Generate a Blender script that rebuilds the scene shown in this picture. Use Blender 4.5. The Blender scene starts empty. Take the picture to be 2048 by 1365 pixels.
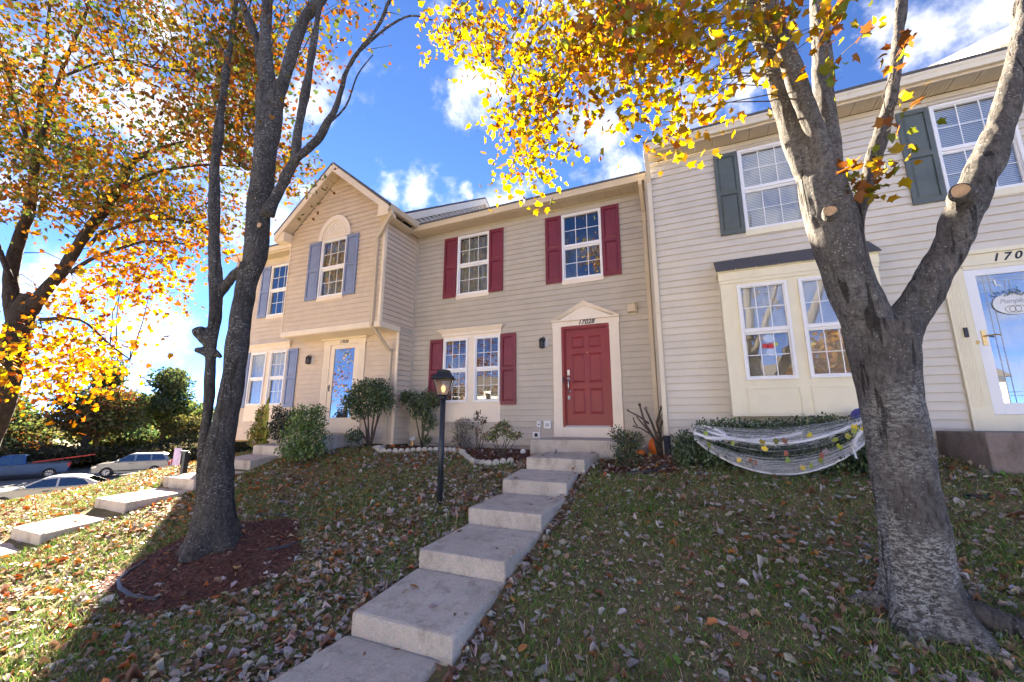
import bpy, bmesh, math, random
import numpy as np
from mathutils import Vector, Matrix, Euler

random.seed(11); RNG = np.random.default_rng(11)
S = bpy.context.scene
COL = S.collection

# ------------------------------------------------------------------ camera, sky, sun, exposure
cd = bpy.data.cameras.new("camera"); cam = bpy.data.objects.new("camera", cd); COL.objects.link(cam)
cd.sensor_width = 36.0; cd.sensor_fit = 'HORIZONTAL'; cd.lens = 14.442
cd.clip_start = 0.05; cd.clip_end = 3000
_r, _u, _f = (0.9119, 0.4105, 0.0027), (0.0771, -0.1777, 0.9810), (-0.4032, 0.8944, 0.1937)
cam.matrix_world = Matrix(((_r[0], _u[0], -_f[0], 0), (_r[1], _u[1], -_f[1], 0), (_r[2], _u[2], -_f[2], 0), (0, 0, 0, 1)))
S.camera = cam

SUN_EL = math.radians(28.0)
SUN_H = Vector((-0.798, 0.603, 0)).normalized()
SUN_DIR = Vector((SUN_H.x*math.cos(SUN_EL), SUN_H.y*math.cos(SUN_EL), math.sin(SUN_EL)))
world = bpy.data.worlds.new("World"); S.world = world; world.use_nodes = True
WN, WL = world.node_tree.nodes, world.node_tree.links
WN.clear()
w_out = WN.new("ShaderNodeOutputWorld"); w_bg = WN.new("ShaderNodeBackground")
w_sky = WN.new("ShaderNodeTexSky"); w_sky.sky_type = 'NISHITA'; w_sky.sun_disc = False
w_sky.sun_elevation = SUN_EL; w_sky.sun_rotation = math.atan2(SUN_H.x, SUN_H.y)
w_sky.air_density = 0.22; w_sky.dust_density = 0.0; w_sky.ozone_density = 6.5
w_bg.inputs[1].default_value = 0.05
sun_d = bpy.data.lights.new("sun", 'SUN'); sun_d.energy = 3.6; sun_d.angle = math.radians(0.53)
sun_d.color = (1.0, 0.87, 0.68)
sun = bpy.data.objects.new("sun", sun_d); COL.objects.link(sun)
sun.rotation_euler = (-SUN_DIR).to_track_quat('-Z', 'Y').to_euler()
S.view_settings.view_transform = 'Standard'; S.view_settings.look = 'None'
S.view_settings.exposure = 4.0; S.view_settings.gamma = 1.0; S.view_settings.use_curve_mapping = False
S.cycles.use_denoising = True
S.cycles.max_bounces = 7; S.cycles.diffuse_bounces = 4; S.cycles.glossy_bounces = 3
S.cycles.transparent_max_bounces = 12; S.cycles.transmission_bounces = 4
S.cycles.sample_clamp_indirect = 6.0

def wmath(op, a, b=None, c=None):
    n = WN.new("ShaderNodeMath"); n.operation = op; n.use_clamp = False
    for i, v in enumerate((a, b, c)):
        if v is None: continue
        if isinstance(v, (int, float)): n.inputs[i].default_value = v
        else: WL.new(v, n.inputs[i])
    return n.outputs[0]
w_tc = WN.new("ShaderNodeTexCoord")
w_nz = WN.new("ShaderNodeTexNoise"); w_nz.inputs["Scale"].default_value = 9.0; w_nz.inputs["Detail"].default_value = 6.0
w_nz.inputs["Roughness"].default_value = 0.62
WL.new(w_tc.outputs["Generated"], w_nz.inputs["Vector"])
w_nz2 = WN.new("ShaderNodeTexNoise"); w_nz2.inputs["Scale"].default_value = 24.0; w_nz2.inputs["Detail"].default_value = 7.0
w_nz2.inputs["Roughness"].default_value = 0.6
WL.new(w_tc.outputs["Generated"], w_nz2.inputs["Vector"])
w_off = WN.new("ShaderNodeVectorMath"); w_off.operation = 'MULTIPLY_ADD'
WL.new(w_nz.outputs["Color"], w_off.inputs[0]); w_off.inputs[1].default_value = (.16, .16, .12)
w_off.inputs[2].default_value = (-.08, -.08, -.06)
w_dir = WN.new("ShaderNodeVectorMath"); w_dir.operation = 'ADD'
WL.new(w_tc.outputs["Generated"], w_dir.inputs[0]); WL.new(w_off.outputs[0], w_dir.inputs[1])
CLOUDS = [(-0.379,0.637,0.671,0.07),(-0.419,0.625,0.658,0.05),(-0.335,0.642,0.689,0.05),(-0.645,0.459,0.611,0.062),(-0.663,0.467,0.585,0.05),(-0.164,0.761,0.628,0.08),(-0.132,0.782,0.609,0.055),(-0.096,0.832,0.547,0.062),(-0.118,0.835,0.537,0.05),(-0.54,0.67,0.51,0.045),(-0.519,0.677,0.521,0.038),(-0.591,0.632,0.501,0.032),(-0.372,0.784,0.497,0.048),(-0.328,0.797,0.507,0.04),(0.128,0.782,0.609,0.052),(0.116,0.774,0.623,0.035),(0.362,0.737,0.571,0.065),(0.354,0.749,0.56,0.045),(0.414,0.711,0.569,0.075),(0.312,0.733,0.604,0.04),(-0.745,0.264,0.612,0.066),(-0.754,0.277,0.596,0.04),(-0.935,0.274,0.224,0.07),(-0.947,0.254,0.195,0.06),(-0.904,0.396,0.164,0.09),(-0.119,0.674,0.729,0.09),(-0.45,0.734,0.508,0.03)]
CLOUD_SEED = (3.0, 12.7, 17.4)
acc = None
for (x, y, z, r) in CLOUDS:
    d = WN.new("ShaderNodeVectorMath"); d.operation = 'DISTANCE'
    WL.new(w_dir.outputs[0], d.inputs[0]); d.inputs[1].default_value = (x, y, z)
    v = wmath('DIVIDE', d.outputs["Value"], r)
    v = wmath('SUBTRACT', 1.25, v)
    acc = v if acc is None else wmath('SMOOTH_MAX', acc, v, .25)
# same scattered cloud over the remaining sky, cover and seed chosen for shade fill
w_nz3 = WN.new("ShaderNodeTexNoise"); w_nz3.inputs["Scale"].default_value = 3.4; w_nz3.inputs["Detail"].default_value = 5.0
w_map = WN.new("ShaderNodeVectorMath"); w_map.operation = 'MULTIPLY'; w_map.inputs[1].default_value = (1, 1, 2.2); w_map.operation = 'MULTIPLY_ADD'; w_map.inputs[2].default_value = CLOUD_SEED
WL.new(w_tc.outputs["Generated"], w_map.inputs[0]); WL.new(w_map.outputs[0], w_nz3.inputs["Vector"])
gen = wmath('MULTIPLY', wmath('SUBTRACT', w_nz3.outputs["Fac"], .46), 5.0)
cov = wmath('MAXIMUM', acc, gen)
cov = wmath('ADD', cov, wmath('MULTIPLY', wmath('SUBTRACT', w_nz2.outputs["Fac"], .55), 1.7))
w_ramp = WN.new("ShaderNodeMapRange"); w_ramp.interpolation_type = 'SMOOTHSTEP'
w_ramp.inputs["From Min"].default_value = 0.05; w_ramp.inputs["From Max"].default_value = 1.45
w_ramp.inputs["To Max"].default_value = 0.8
WL.new(cov, w_ramp.inputs["Value"])
w_mix = WN.new("ShaderNodeMix"); w_mix.data_type = 'RGBA'
WL.new(w_ramp.outputs["Result"], w_mix.inputs["Factor"]); WL.new(w_sky.outputs[0], w_mix.inputs["A"])
w_mix.inputs["B"].default_value = (2.7, 2.6, 2.5, 1)
WL.new(w_mix.outputs["Result"], w_bg.inputs[0]); WL.new(w_bg.outputs[0], w_out.inputs[0])

# ------------------------------------------------------------------ object helpers
ORG = {}
def _reg(o, parent, loc):
    base = ORG[parent] if parent is not None else Vector((0, 0, 0))
    loc = Vector(loc) if loc is not None else base
    ORG[o] = loc
    if parent is not None:
        o.parent = parent; o.location = loc - base
    else:
        o.location = loc
def tag(o, label=None, cat=None, group=None, kind=None):
    if label: o["label"] = label
    if cat: o["category"] = cat
    if group: o["group"] = group
    if kind: o["kind"] = kind
    return o
def thing(name, label, cat, loc=(0, 0, 0), group=None):
    o = bpy.data.objects.new(name, None); COL.objects.link(o); o.empty_display_size = .1
    _reg(o, None, loc)
    return tag(o, label, cat, group)
def link(name, mesh, parent=None, loc=None, rot=None):
    o = bpy.data.objects.new(name, mesh); COL.objects.link(o); _reg(o, parent, loc)
    if rot: o.rotation_euler = rot
    return o
class MB:
    """collects faces in world coordinates"""
    def __init__(s): s.v = []; s.f = []; s.m = []
    def face(s, pts, m=0):
        n = len(s.v); s.v += [tuple(p) for p in pts]; s.f.append(tuple(range(n, n+len(pts)))); s.m.append(m); return s
    def quad(s, a, b, c, d, m=0): return s.face((a, b, c, d), m)
    def box(s, a, b, m=0):
        x0, x1 = sorted((a[0], b[0])); y0, y1 = sorted((a[1], b[1])); z0, z1 = sorted((a[2], b[2]))
        n = len(s.v)
        s.v += [(x0,y0,z0),(x1,y0,z0),(x1,y1,z0),(x0,y1,z0),(x0,y0,z1),(x1,y0,z1),(x1,y1,z1),(x0,y1,z1)]
        for q in ((0,3,2,1),(4,5,6,7),(0,1,5,4),(1,2,6,5),(2,3,7,6),(3,0,4,7)):
            s.f.append(tuple(n+i for i in q)); s.m.append(m)
        return s
    def prism(s, pts, axis, a, b, m=0):
        """polygon pts (2D) extruded along axis from a to b; axis 0: pts=(y,z), 1: pts=(x,z), 2: pts=(x,y)"""
        def P(p, t):
            return ((t, p[0], p[1]), (p[0], t, p[1]), (p[0], p[1], t))[axis]
        n = len(s.v); k = len(pts)
        s.v += [P(p, a) for p in pts] + [P(p, b) for p in pts]
        s.f.append(tuple(n+i for i in range(k))); s.f.append(tuple(n+k+i for i in reversed(range(k)))); s.m += [m, m]
        for i in range(k):
            j = (i+1) % k
            s.f.append((n+i, n+k+i, n+k+j, n+j)); s.m.append(m)
        return s
    def tube(s, pts, rad, seg=8, m=0, cap=True):
        pts = [Vector(p) for p in pts]; k = len(pts)
        if not hasattr(rad, '__len__'): rad = [rad]*k
        n = len(s.v); up = None
        for i, p in enumerate(pts):
            t = (pts[min(i+1, k-1)] - pts[max(i-1, 0)]).normalized()
            if up is None:
                up = Vector((0, 0, 1)) if abs(t.z) < .9 else Vector((1, 0, 0))
            a = t.cross(up).normalized(); up = a.cross(t).normalized()
            for j in range(seg):
                w = 2*math.pi*j/seg
                s.v.append(tuple(p + (a*math.cos(w) + up*math.sin(w))*rad[i]))
        for i in range(k-1):
            for j in range(seg):
                q = (j+1) % seg
                s.f.append((n+i*seg+j, n+i*seg+q, n+(i+1)*seg+q, n+(i+1)*seg+j)); s.m.append(m)
        if cap:
            s.f.append(tuple(n+j for j in reversed(range(seg)))); s.f.append(tuple(n+(k-1)*seg+j for j in range(seg))); s.m += [m, m]
        return s
    def lathe(s, prof, c, seg=16, m=0, axis=2, ribs=0, rib=0.0):
        n = len(s.v); k = len(prof)
        for (r, h) in prof:
            for j in range(seg):
                w = 2*math.pi*j/seg
                rr = r*(1 - rib*(abs(math.sin(w*ribs/2))**.5 < .0) - rib*(1-abs(math.sin(w*ribs/2))**.6) if ribs else 1*1.0) if ribs else r
                u, v = rr*math.cos(w), rr*math.sin(w)
                p = ((h, u, v), (u, h, v), (u, v, h))[axis]
                s.v.append((c[0]+p[0], c[1]+p[1], c[2]+p[2]))
        for i in range(k-1):
            for j in range(seg):
                q = (j+1) % seg
                s.f.append((n+i*seg+j, n+i*seg+q, n+(i+1)*seg+q, n+(i+1)*seg+j)); s.m.append(m)
        s.f.append(tuple(n+j for j in reversed(range(seg)))); s.f.append(tuple(n+(k-1)*seg+j for j in range(seg))); s.m += [m, m]
        return s
    def build(s, name, mats, parent=None, loc=None, smooth=False, bevel=0, fix=True):
        if not isinstance(mats, (list, tuple)): mats = [mats]
        if loc is None and parent is None and s.v:
            loc = tuple(s.v[0])
        base = Vector(loc) if loc is not None else ORG[parent]
        me = bpy.data.meshes.new(name)
        me.from_pydata([(x-base.x, y-base.y, z-base.z) for x, y, z in s.v], [], s.f)
        for mt in mats: me.materials.append(mt)
        if len(mats) > 1: me.polygons.foreach_set("material_index", s.m)
        if bevel or fix:
            bm = bmesh.new(); bm.from_mesh(me)
            if fix: bmesh.ops.recalc_face_normals(bm, faces=bm.faces)
            if bevel:
                es = [e for e in bm.edges if len(e.link_faces) == 2 and e.calc_face_angle(0) > .5]
                bmesh.ops.bevel(bm, geom=es, offset=bevel, segments=2, affect='EDGES', profile=.6)
            bm.to_mesh(me); bm.free()
        if smooth: me.polygons.foreach_set("use_smooth", [True]*len(me.polygons))
        me.update()
        return link(name, me, parent, loc)

def np_mesh(name, verts, tris, col=None, mat=None, smooth=False):
    me = bpy.data.meshes.new(name)
    verts = np.ascontiguousarray(verts, dtype=np.float32); tris = np.ascontiguousarray(tris, dtype=np.int32)
    me.vertices.add(len(verts)); me.vertices.foreach_set("co", verts.ravel())
    k = tris.shape[1]
    me.loops.add(tris.size); me.loops.foreach_set("vertex_index", tris.ravel())
    me.polygons.add(len(tris)); me.polygons.foreach_set("loop_start", np.arange(0, tris.size, k, dtype=np.int32))
    try: me.polygons.foreach_set("loop_total", np.full(len(tris), k, dtype=np.int32))
    except Exception: pass
    if smooth: me.polygons.foreach_set("use_smooth", np.ones(len(tris), dtype=bool))
    me.update(calc_edges=True); me.validate()
    if col is not None:
        a = me.color_attributes.new("col", 'FLOAT_COLOR', 'POINT')
        c4 = np.ones((len(verts), 4), dtype=np.float32); c4[:, :3] = col
        a.data.foreach_set("color", c4.ravel())
    if mat: me.materials.append(mat)
    return me

def rot_mats(n, tilt=None):
    """n random rotations; tilt None: any direction, else up-facing with tilt (radians, sigma)"""
    yaw = RNG.uniform(0, 2*np.pi, n)
    if tilt is None:
        a = RNG.uniform(-np.pi, np.pi, n); b = RNG.normal(0, .9, n)
    else:
        a = RNG.normal(0, tilt, n); b = RNG.normal(0, tilt, n)
    cy, sy, ca, sa, cb, sb = np.cos(yaw), np.sin(yaw), np.cos(a), np.sin(a), np.cos(b), np.sin(b)
    Rz = np.zeros((n,3,3)); Rz[:,0,0]=cy; Rz[:,0,1]=-sy; Rz[:,1,0]=sy; Rz[:,1,1]=cy; Rz[:,2,2]=1
    Rx = np.zeros((n,3,3)); Rx[:,0,0]=1; Rx[:,1,1]=ca; Rx[:,1,2]=-sa; Rx[:,2,1]=sa; Rx[:,2,2]=ca
    Ry = np.zeros((n,3,3)); Ry[:,1,1]=1; Ry[:,0,0]=cb; Ry[:,0,2]=sb; Ry[:,2,0]=-sb; Ry[:,2,2]=cb
    return Rz @ Rx @ Ry
def scatter(T, F, pos, R, sc, col, name, mat, curl=None):
    T = np.asarray(T, dtype=float); F = np.asarray(F); n = len(pos); k = len(T)
    sc = np.broadcast_to(np.asarray(sc, dtype=float), (n,)) if np.ndim(sc) < 2 else sc
    Tn = np.broadcast_to(T, (n, k, 3))
    if curl is not None: Tn = Tn*np.stack([RNG.uniform(.65, 1.1, n), np.ones(n), RNG.normal(curl[0], curl[1], n)], -1)[:, None, :]
    V = np.einsum('nij,nkj->nki', R, Tn) * (sc[:, None, None]) + np.asarray(pos)[:, None, :]
    idx = (np.arange(n)[:, None, None]*k + F[None]).reshape(-1, F.shape[1])
    c = np.repeat(np.asarray(col), k, axis=0) if col is not None else None
    return np_mesh(name, V.reshape(-1, 3), idx, c, mat)

# maple leaf, simple leaf, oval leaf templates (unit length along y)
_ml = [(0,-.02),(.20,-.03),(.46,.0),(.37,.17),(.63,.50),(.37,.50),(.23,.68),(0,1.04),(-.23,.68),(-.37,.50),(-.63,.50),(-.37,.17),(-.46,.0),(-.20,-.03)]
MAPLE_T = [(0, .3, .0)] + [(x, y-.0, -.16*(abs(x)**1.2+max(0, y-.5)*.5)) for x, y in _ml]
MAPLE_F = np.array([(0, i+1, (i+1) % 14 + 1) for i in range(14)])
MAPLE_CURL = [(0, .3, .0)] + [(x*(.75), y, .32*x*x+.22*(y-.3)**2) for x, y in _ml]
LOBE_T = [(0,0,0),(.38,.1,-.03),(.5,.5,-.08),(.15,.62,0),(0,1,-.1),(-.15,.62,0),(-.5,.5,-.08),(-.38,.1,-.03)]
LOBE_F = np.array([(0,1,3),(1,2,3),(0,3,5),(3,4,5),(0,5,7),(5,6,7)])
OVAL_T = [(0,0,0),(.28,.35,.04),(.22,.75,.03),(0,1,-.04),(-.22,.75,.03),(-.28,.35,.04)]
OVAL_F = np.array([(0,1,5),(1,2,5),(2,4,5),(2,3,4)])

def palette(n, cols, w=None, jit=.18):
    c = np.asarray(cols, dtype=float); w = None if w is None else np.asarray(w)/np.sum(w)
    k = RNG.choice(len(c), n, p=w)
    return np.clip(c[k] * (1 + RNG.normal(0, jit, (n, 1))) * (1 + RNG.normal(0, jit*.4, (n, 3))), .003, .95)

# ------------------------------------------------------------------ materials
def new_mat(name):
    m = bpy.data.materials.new(name); m.use_nodes = True
    nt = m.node_tree; b = nt.nodes["Principled BSDF"]
    return m, nt.nodes, nt.links, b
def _mixc(N, L, fac, a, b):
    n = N.new("ShaderNodeMix"); n.data_type = 'RGBA'
    for key, v in (("Factor", fac), ("A", a), ("B", b)):
        if isinstance(v, (int, float)): n.inputs[key].default_value = v
        elif isinstance(v, tuple): n.inputs[key].default_value = (*v[:3], 1)
        else: L.new(v, n.inputs[key])
    return n.outputs["Result"]
def _noise(N, L, scale, detail=4, rough=.55, vec=None, stretch=None, dist=0):
    n = N.new("ShaderNodeTexNoise"); n.inputs["Scale"].default_value = scale; n.inputs["Detail"].default_value = detail
    n.inputs["Roughness"].default_value = rough; n.inputs["Distortion"].default_value = dist
    if vec is None:
        vec = N.new("ShaderNodeTexCoord").outputs["Object"]
    if stretch:
        mp = N.new("ShaderNodeMapping"); mp.inputs["Scale"].default_value = stretch; L.new(vec, mp.inputs["Vector"]); vec = mp.outputs[0]
    L.new(vec, n.inputs["Vector"]); return n.outputs["Fac"]
def _ramp(N, L, v, lo, hi, to0=0., to1=1.):
    n = N.new("ShaderNodeMapRange"); n.inputs["From Min"].default_value = lo; n.inputs["From Max"].default_value = hi
    n.inputs["To Min"].default_value = to0; n.inputs["To Max"].default_value = to1; n.interpolation_type = 'SMOOTHSTEP'
    L.new(v, n.inputs["Value"]); return n.outputs["Result"]
def _bump(N, L, b, h, strength=.3, dist=.01):
    n = N.new("ShaderNodeBump"); n.inputs["Strength"].default_value = strength; n.inputs["Distance"].default_value = dist
    L.new(h, n.inputs["Height"]); L.new(n.outputs[0], b.inputs["Normal"]); return n
def paint(name, c, rough=.5, var=.08, scale=3.0, dirt=(.25, .2, .14), dirtamt=.12, spec=.4, metal=0, worldpos=True, rand=0.0, bump=0.0):
    m, N, L, b = new_mat(name)
    geo = N.new("ShaderNodeNewGeometry").outputs["Position"]
    n1 = _noise(N, L, scale, 5, .6, geo); n2 = _noise(N, L, scale*6, 4, .6, geo, (1, 1, .25))
    col = _mixc(N, L, _ramp(N, L, n1, .3, .7), tuple(x*(1-var) for x in c), tuple(min(1, x*(1+var)) for x in c))
    col = _mixc(N, L, _ramp(N, L, n2, .5, .85, 0, dirtamt), col, dirt)
    if rand:
        oi = N.new("ShaderNodeObjectInfo"); hv = N.new("ShaderNodeHueSaturation")
        mr = N.new("ShaderNodeMapRange"); mr.inputs["To Min"].default_value = 1-rand; mr.inputs["To Max"].default_value = 1+rand
        L.new(oi.outputs["Random"], mr.inputs["Value"]); L.new(mr.outputs[0], hv.inputs["Value"]); L.new(col, hv.inputs["Color"]); col = hv.outputs[0]
    L.new(col, b.inputs["Base Color"]); b.inputs["Roughness"].default_value = rough
    b.inputs["Specular IOR Level"].default_value = spec; b.inputs["Metallic"].default_value = metal
    if bump:
        _bump(N, L, b, _noise(N, L, 60, 4, .6, geo, (.15, .15, 1)), bump, .004)
    return m
def leafmat(name, trans=.45, gloss=.06, gain=.8):
    m = bpy.data.materials.new(name); m.use_nodes = True; N, L = m.node_tree.nodes, m.node_tree.links; N.clear()
    at = N.new("ShaderNodeAttribute"); at.attribute_name = "col"
    nz = _noise(N, L, 55, 3, .6)
    col = _mixc(N, L, _ramp(N, L, nz, .35, .75, 0, .35), at.outputs["Color"], (0.10, 0.06, 0.02))
    d = N.new("ShaderNodeBsdfDiffuse"); t = N.new("ShaderNodeBsdfTranslucent"); g = N.new("ShaderNodeBsdfGlossy")
    g.inputs["Roughness"].default_value = .45; g.inputs["Color"].default_value = (.8, .8, .8, 1)
    L.new(col, d.inputs["Color"])
    hs = N.new("ShaderNodeHueSaturation"); hs.inputs["Saturation"].default_value = 1.08; hs.inputs["Value"].default_value = gain
    L.new(at.outputs["Color"], hs.inputs["Color"]); L.new(hs.outputs[0], t.inputs["Color"])
    m1 = N.new("ShaderNodeMixShader"); m1.inputs[0].default_value = trans
    L.new(d.outputs[0], m1.inputs[1]); L.new(t.outputs[0], m1.inputs[2])
    m2 = N.new("ShaderNodeMixShader"); m2.inputs[0].default_value = gloss
    L.new(m1.outputs[0], m2.inputs[1]); L.new(g.outputs[0], m2.inputs[2])
    o = N.new("ShaderNodeOutputMaterial"); L.new(m2.outputs[0], o.inputs[0]); return m
def glassmat(name, base=.12, tint=(.93, .96, .95), wav=.02, rough=0.0, ior=1.6):
    m = bpy.data.materials.new(name); m.use_nodes = True; N, L = m.node_tree.nodes, m.node_tree.links; N.clear()
    fr = N.new("ShaderNodeFresnel"); fr.inputs["IOR"].default_value = ior
    ad = N.new("ShaderNodeMath"); ad.operation = 'ADD'; ad.use_clamp = True; ad.inputs[1].default_value = base; L.new(fr.outputs[0], ad.inputs[0])
    t = N.new("ShaderNodeBsdfTransparent"); t.inputs[0].default_value = (*tint, 1)
    g = N.new("ShaderNodeBsdfGlossy"); g.inputs["Roughness"].default_value = rough
    if wav:
        bp = N.new("ShaderNodeBump"); bp.inputs["Strength"].default_value = wav; bp.inputs["Distance"].default_value = .05
        L.new(_noise(N, L, 2.2, 2, .5, N.new("ShaderNodeNewGeometry").outputs["Position"]), bp.inputs["Height"]); L.new(bp.outputs[0], g.inputs["Normal"])
    mx = N.new("ShaderNodeMixShader"); L.new(ad.outputs[0], mx.inputs[0]); L.new(t.outputs[0], mx.inputs[1]); L.new(g.outputs[0], mx.inputs[2])
    o = N.new("ShaderNodeOutputMaterial"); L.new(mx.outputs[0], o.inputs[0]); return m

M = {}
M['siding28'] = paint('tan_siding', (.495, .44, .36), .55, .05, 2.5, dirtamt=.10, rand=.035, bump=.06)
M['siding30'] = paint('warm_tan_siding', (.62, .51, .385), .55, .05, 2.5, dirtamt=.10, rand=.035, bump=.06)
M['siding26'] = paint('cream_siding', (.63, .575, .485), .55, .04, 2.5, dirtamt=.08, rand=.03, bump=.06)
M['siding_white'] = paint('white_siding', (.78, .76, .70), .55, .04, 2.5, dirtamt=.04, rand=.03)
M['trim28'] = paint('cream_trim', (.80, .70, .57), .45, .04, 2, dirtamt=.08)
M['trim26'] = paint('yellow_cream_trim', (.80, .73, .53), .45, .04, 2, dirtamt=.08)
M['trim30'] = paint('pale_trim', (.80, .68, .51), .45, .04, 2, dirtamt=.08)
M['gutter'] = paint('beige_gutter', (.60, .49, .34), .4, .05, 2, dirtamt=.25)
M['gutter26'] = paint('light_beige_gutter', (.68, .60, .46), .4, .05, 2, dirtamt=.2)
M['soffit'] = paint('beige_soffit', (.62, .52, .38), .5, .05, 2, dirtamt=.12)
M['vinyl'] = paint('white_vinyl', (.82, .81, .80), .35, .02, 2, dirtamt=.05)
M['burgundy'] = paint('burgundy_shutter', (.18, .026, .042), .42, .1, 3, dirt=(.2, .08, .08), dirtamt=.12)
M['red_door'] = paint('red_door_paint', (.25, .030, .032), .38, .08, 2, dirt=(.12, .03, .03), dirtamt=.15)
M['blue'] = paint('blue_shutter', (.19, .23, .36), .45, .1, 3, dirtamt=.12)
M['slate'] = paint('slate_green_shutter', (.10, .118, .108), .45, .1, 3, dirtamt=.12)
M['black'] = paint('black_metal', (.018, .018, .02), .4, .1, 8, dirt=(.08, .07, .06), dirtamt=.1)
M['post'] = paint('black_post', (.022, .026, .034), .38, .15, 6, dirt=(.12, .11, .1), dirtamt=.25)
M['brass'] = paint('brass', (.65, .42, .16), .3, .05, 3, dirtamt=.05, metal=1)
M['chrome'] = paint('satin_nickel', (.62, .60, .56), .28, .05, 3, dirtamt=.05, metal=1)
M['grey_plastic'] = paint('grey_plastic', (.42, .43, .44), .5, .05, 5)
M['white_plastic'] = paint('white_plastic', (.75, .75, .73), .4, .03, 5)
M['dark_plastic'] = paint('dark_plastic', (.03, .033, .04), .45, .05, 5)
M['recess'] = paint('dark_room', (.018, .017, .016), .9, .2, 1, dirtamt=0)  # near-black colour stands in for the dimness of the room behind
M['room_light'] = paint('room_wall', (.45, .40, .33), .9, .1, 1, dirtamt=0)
M['wood_blind'] = paint('wooden_blind', (.20, .13, .075), .5, .2, 6)
M['white_blind'] = paint('white_blind', (.80, .82, .84), .5, .03, 6, dirtamt=.03)
M['curtain'] = paint('curtain_cloth', (.55, .50, .40), .9, .1, 4)
M['blind_grey'] = paint('grey_cloth', (.30, .31, .27), .9, .25, 9)
M['foundation'] = paint('parged_foundation', (.42, .38, .32), .9, .2, 4, dirt=(.15, .12, .09), dirtamt=.5)
M['glass'] = glassmat('window_glass', .15, (.92, .95, .96), .012)
M['glass_door'] = glassmat('storm_glass', .30, (.75, .82, .86), .008)
M['clear'] = glassmat('lantern_glass', .03, (.95, .93, .9), 0)
_n, _l = M['clear'].node_tree.nodes, M['clear'].node_tree.links
_t = _n.new('ShaderNodeBsdfTranslucent'); _t.inputs[0].default_value = (.9, .82, .76, 1); _x = _n.new('ShaderNodeMixShader'); _x.inputs[0].default_value = .38
_o = [q for q in _n if q.type == 'OUTPUT_MATERIAL'][0]; _s = _o.inputs[0].links[0].from_socket; _l.new(_s, _x.inputs[1]); _l.new(_t.outputs[0], _x.inputs[2]); _l.new(_x.outputs[0], _o.inputs[0])
def emitmat(name, c, s):
    m, N, L, b = new_mat(name); b.inputs["Base Color"].default_value = (*c, 1)
    b.inputs["Emission Color"].default_value = (*c, 1); b.inputs["Emission Strength"].default_value = s; return m
M['bulb'] = emitmat('lit_bulb', (1, .62, .28), .16)
def shinglemat():
    m, N, L, b = new_mat('asphalt_shingle')
    geo = N.new("ShaderNodeNewGeometry").outputs["Position"]
    c = _mixc(N, L, _noise(N, L, 40, 4, .7, geo), (.055, .052, .055), (.15, .14, .135))
    L.new(c, b.inputs["Base Color"]); b.inputs["Roughness"].default_value = .95
    _bump(N, L, b, _noise(N, L, 300, 2, .6, geo), .6, .004); return m
M['shingle'] = shinglemat()
def concretemat(name, c0, c1, stain=.4):
    m, N, L, b = new_mat(name)
    geo = N.new("ShaderNodeNewGeometry").outputs["Position"]
    big = _noise(N, L, 2.2, 6, .65, geo); fine = _noise(N, L, 160, 3, .7, geo)
    vor = N.new("ShaderNodeTexVoronoi"); vor.inputs["Scale"].default_value = 95; L.new(geo, vor.inputs["Vector"])
    c = _mixc(N, L, _ramp(N, L, big, .3, .7), c0, c1)
    c = _mixc(N, L, _ramp(N, L, fine, .45, .75, 0, .55), c, (.20, .165, .125))
    peb = N.new("ShaderNodeMix"); peb.data_type = 'RGBA'; peb.blend_type = 'OVERLAY'; peb.inputs["Factor"].default_value = .16
    L.new(c, peb.inputs["A"]); L.new(vor.outputs["Color"], peb.inputs["B"])
    bw = N.new("ShaderNodeHueSaturation"); bw.inputs["Saturation"].default_value = .55; L.new(peb.outputs["Result"], bw.inputs["Color"])
    st = _noise(N, L, 5.5, 7, .7, geo, (1, 1, .5))
    c2 = _mixc(N, L, _ramp(N, L, st, .47, .70, 0, stain), bw.outputs[0], (.11, .085, .055))
    L.new(c2, b.inputs["Base Color"]); b.inputs["Roughness"].default_value = .92
    _bump(N, L, b, fine, .5, .006); return m
M['concrete'] = concretemat('exposed_aggregate_concrete', (.44, .345, .235), (.56, .45, .315), .42)
M['concrete_old'] = concretemat('stained_concrete', (.19, .11, .075), (.27, .165, .115), .7)
M['bounce_paving'] = concretemat('pale_bounce_concrete', (.34, .32, .29), (.42, .40, .36), .2)  # pale tone chosen for the sunlight it bounces
M['asphalt'] = concretemat('asphalt', (.07, .07, .07), (.10, .10, .10), .2)
def groundmat():
    m, N, L, b = new_mat('lawn_soil')
    geo = N.new("ShaderNodeNewGeometry").outputs["Position"]
    a = _noise(N, L, 1.1, 5, .6, geo); f = _noise(N, L, 22, 6, .7, geo); g2 = _noise(N, L, 70, 3, .7, geo)
    c = _mixc(N, L, _ramp(N, L, a, .35, .65), (.14, .145, .06), (.24, .19, .105))
    c = _mixc(N, L, _ramp(N, L, f, .42, .68), c, (.13, .10, .06))
    c = _mixc(N, L, _ramp(N, L, g2, .5, .8, 0, .6), c, (.27, .21, .13))
    L.new(c, b.inputs["Base Color"]); b.inputs["Roughness"].default_value = 1.0; b.inputs["Specular IOR Level"].default_value = .1
    _bump(N, L, b, f, .8, .03); return m
M['ground'] = groundmat()
def mulchmat():
    m, N, L, b = new_mat('red_mulch')
    geo = N.new("ShaderNodeNewGeometry").outputs["Position"]
    f = _noise(N, L, 45, 5, .7, geo, (1, .4, 1))
    c = _mixc(N, L, _ramp(N, L, f, .3, .7), (.05, .022, .016), (.18, .075, .052))
    L.new(c, b.inputs["Base Color"]); b.inputs["Roughness"].default_value = 1.0
    _bump(N, L, b, f, 1.0, .03); return m
M['mulch'] = mulchmat()
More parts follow.
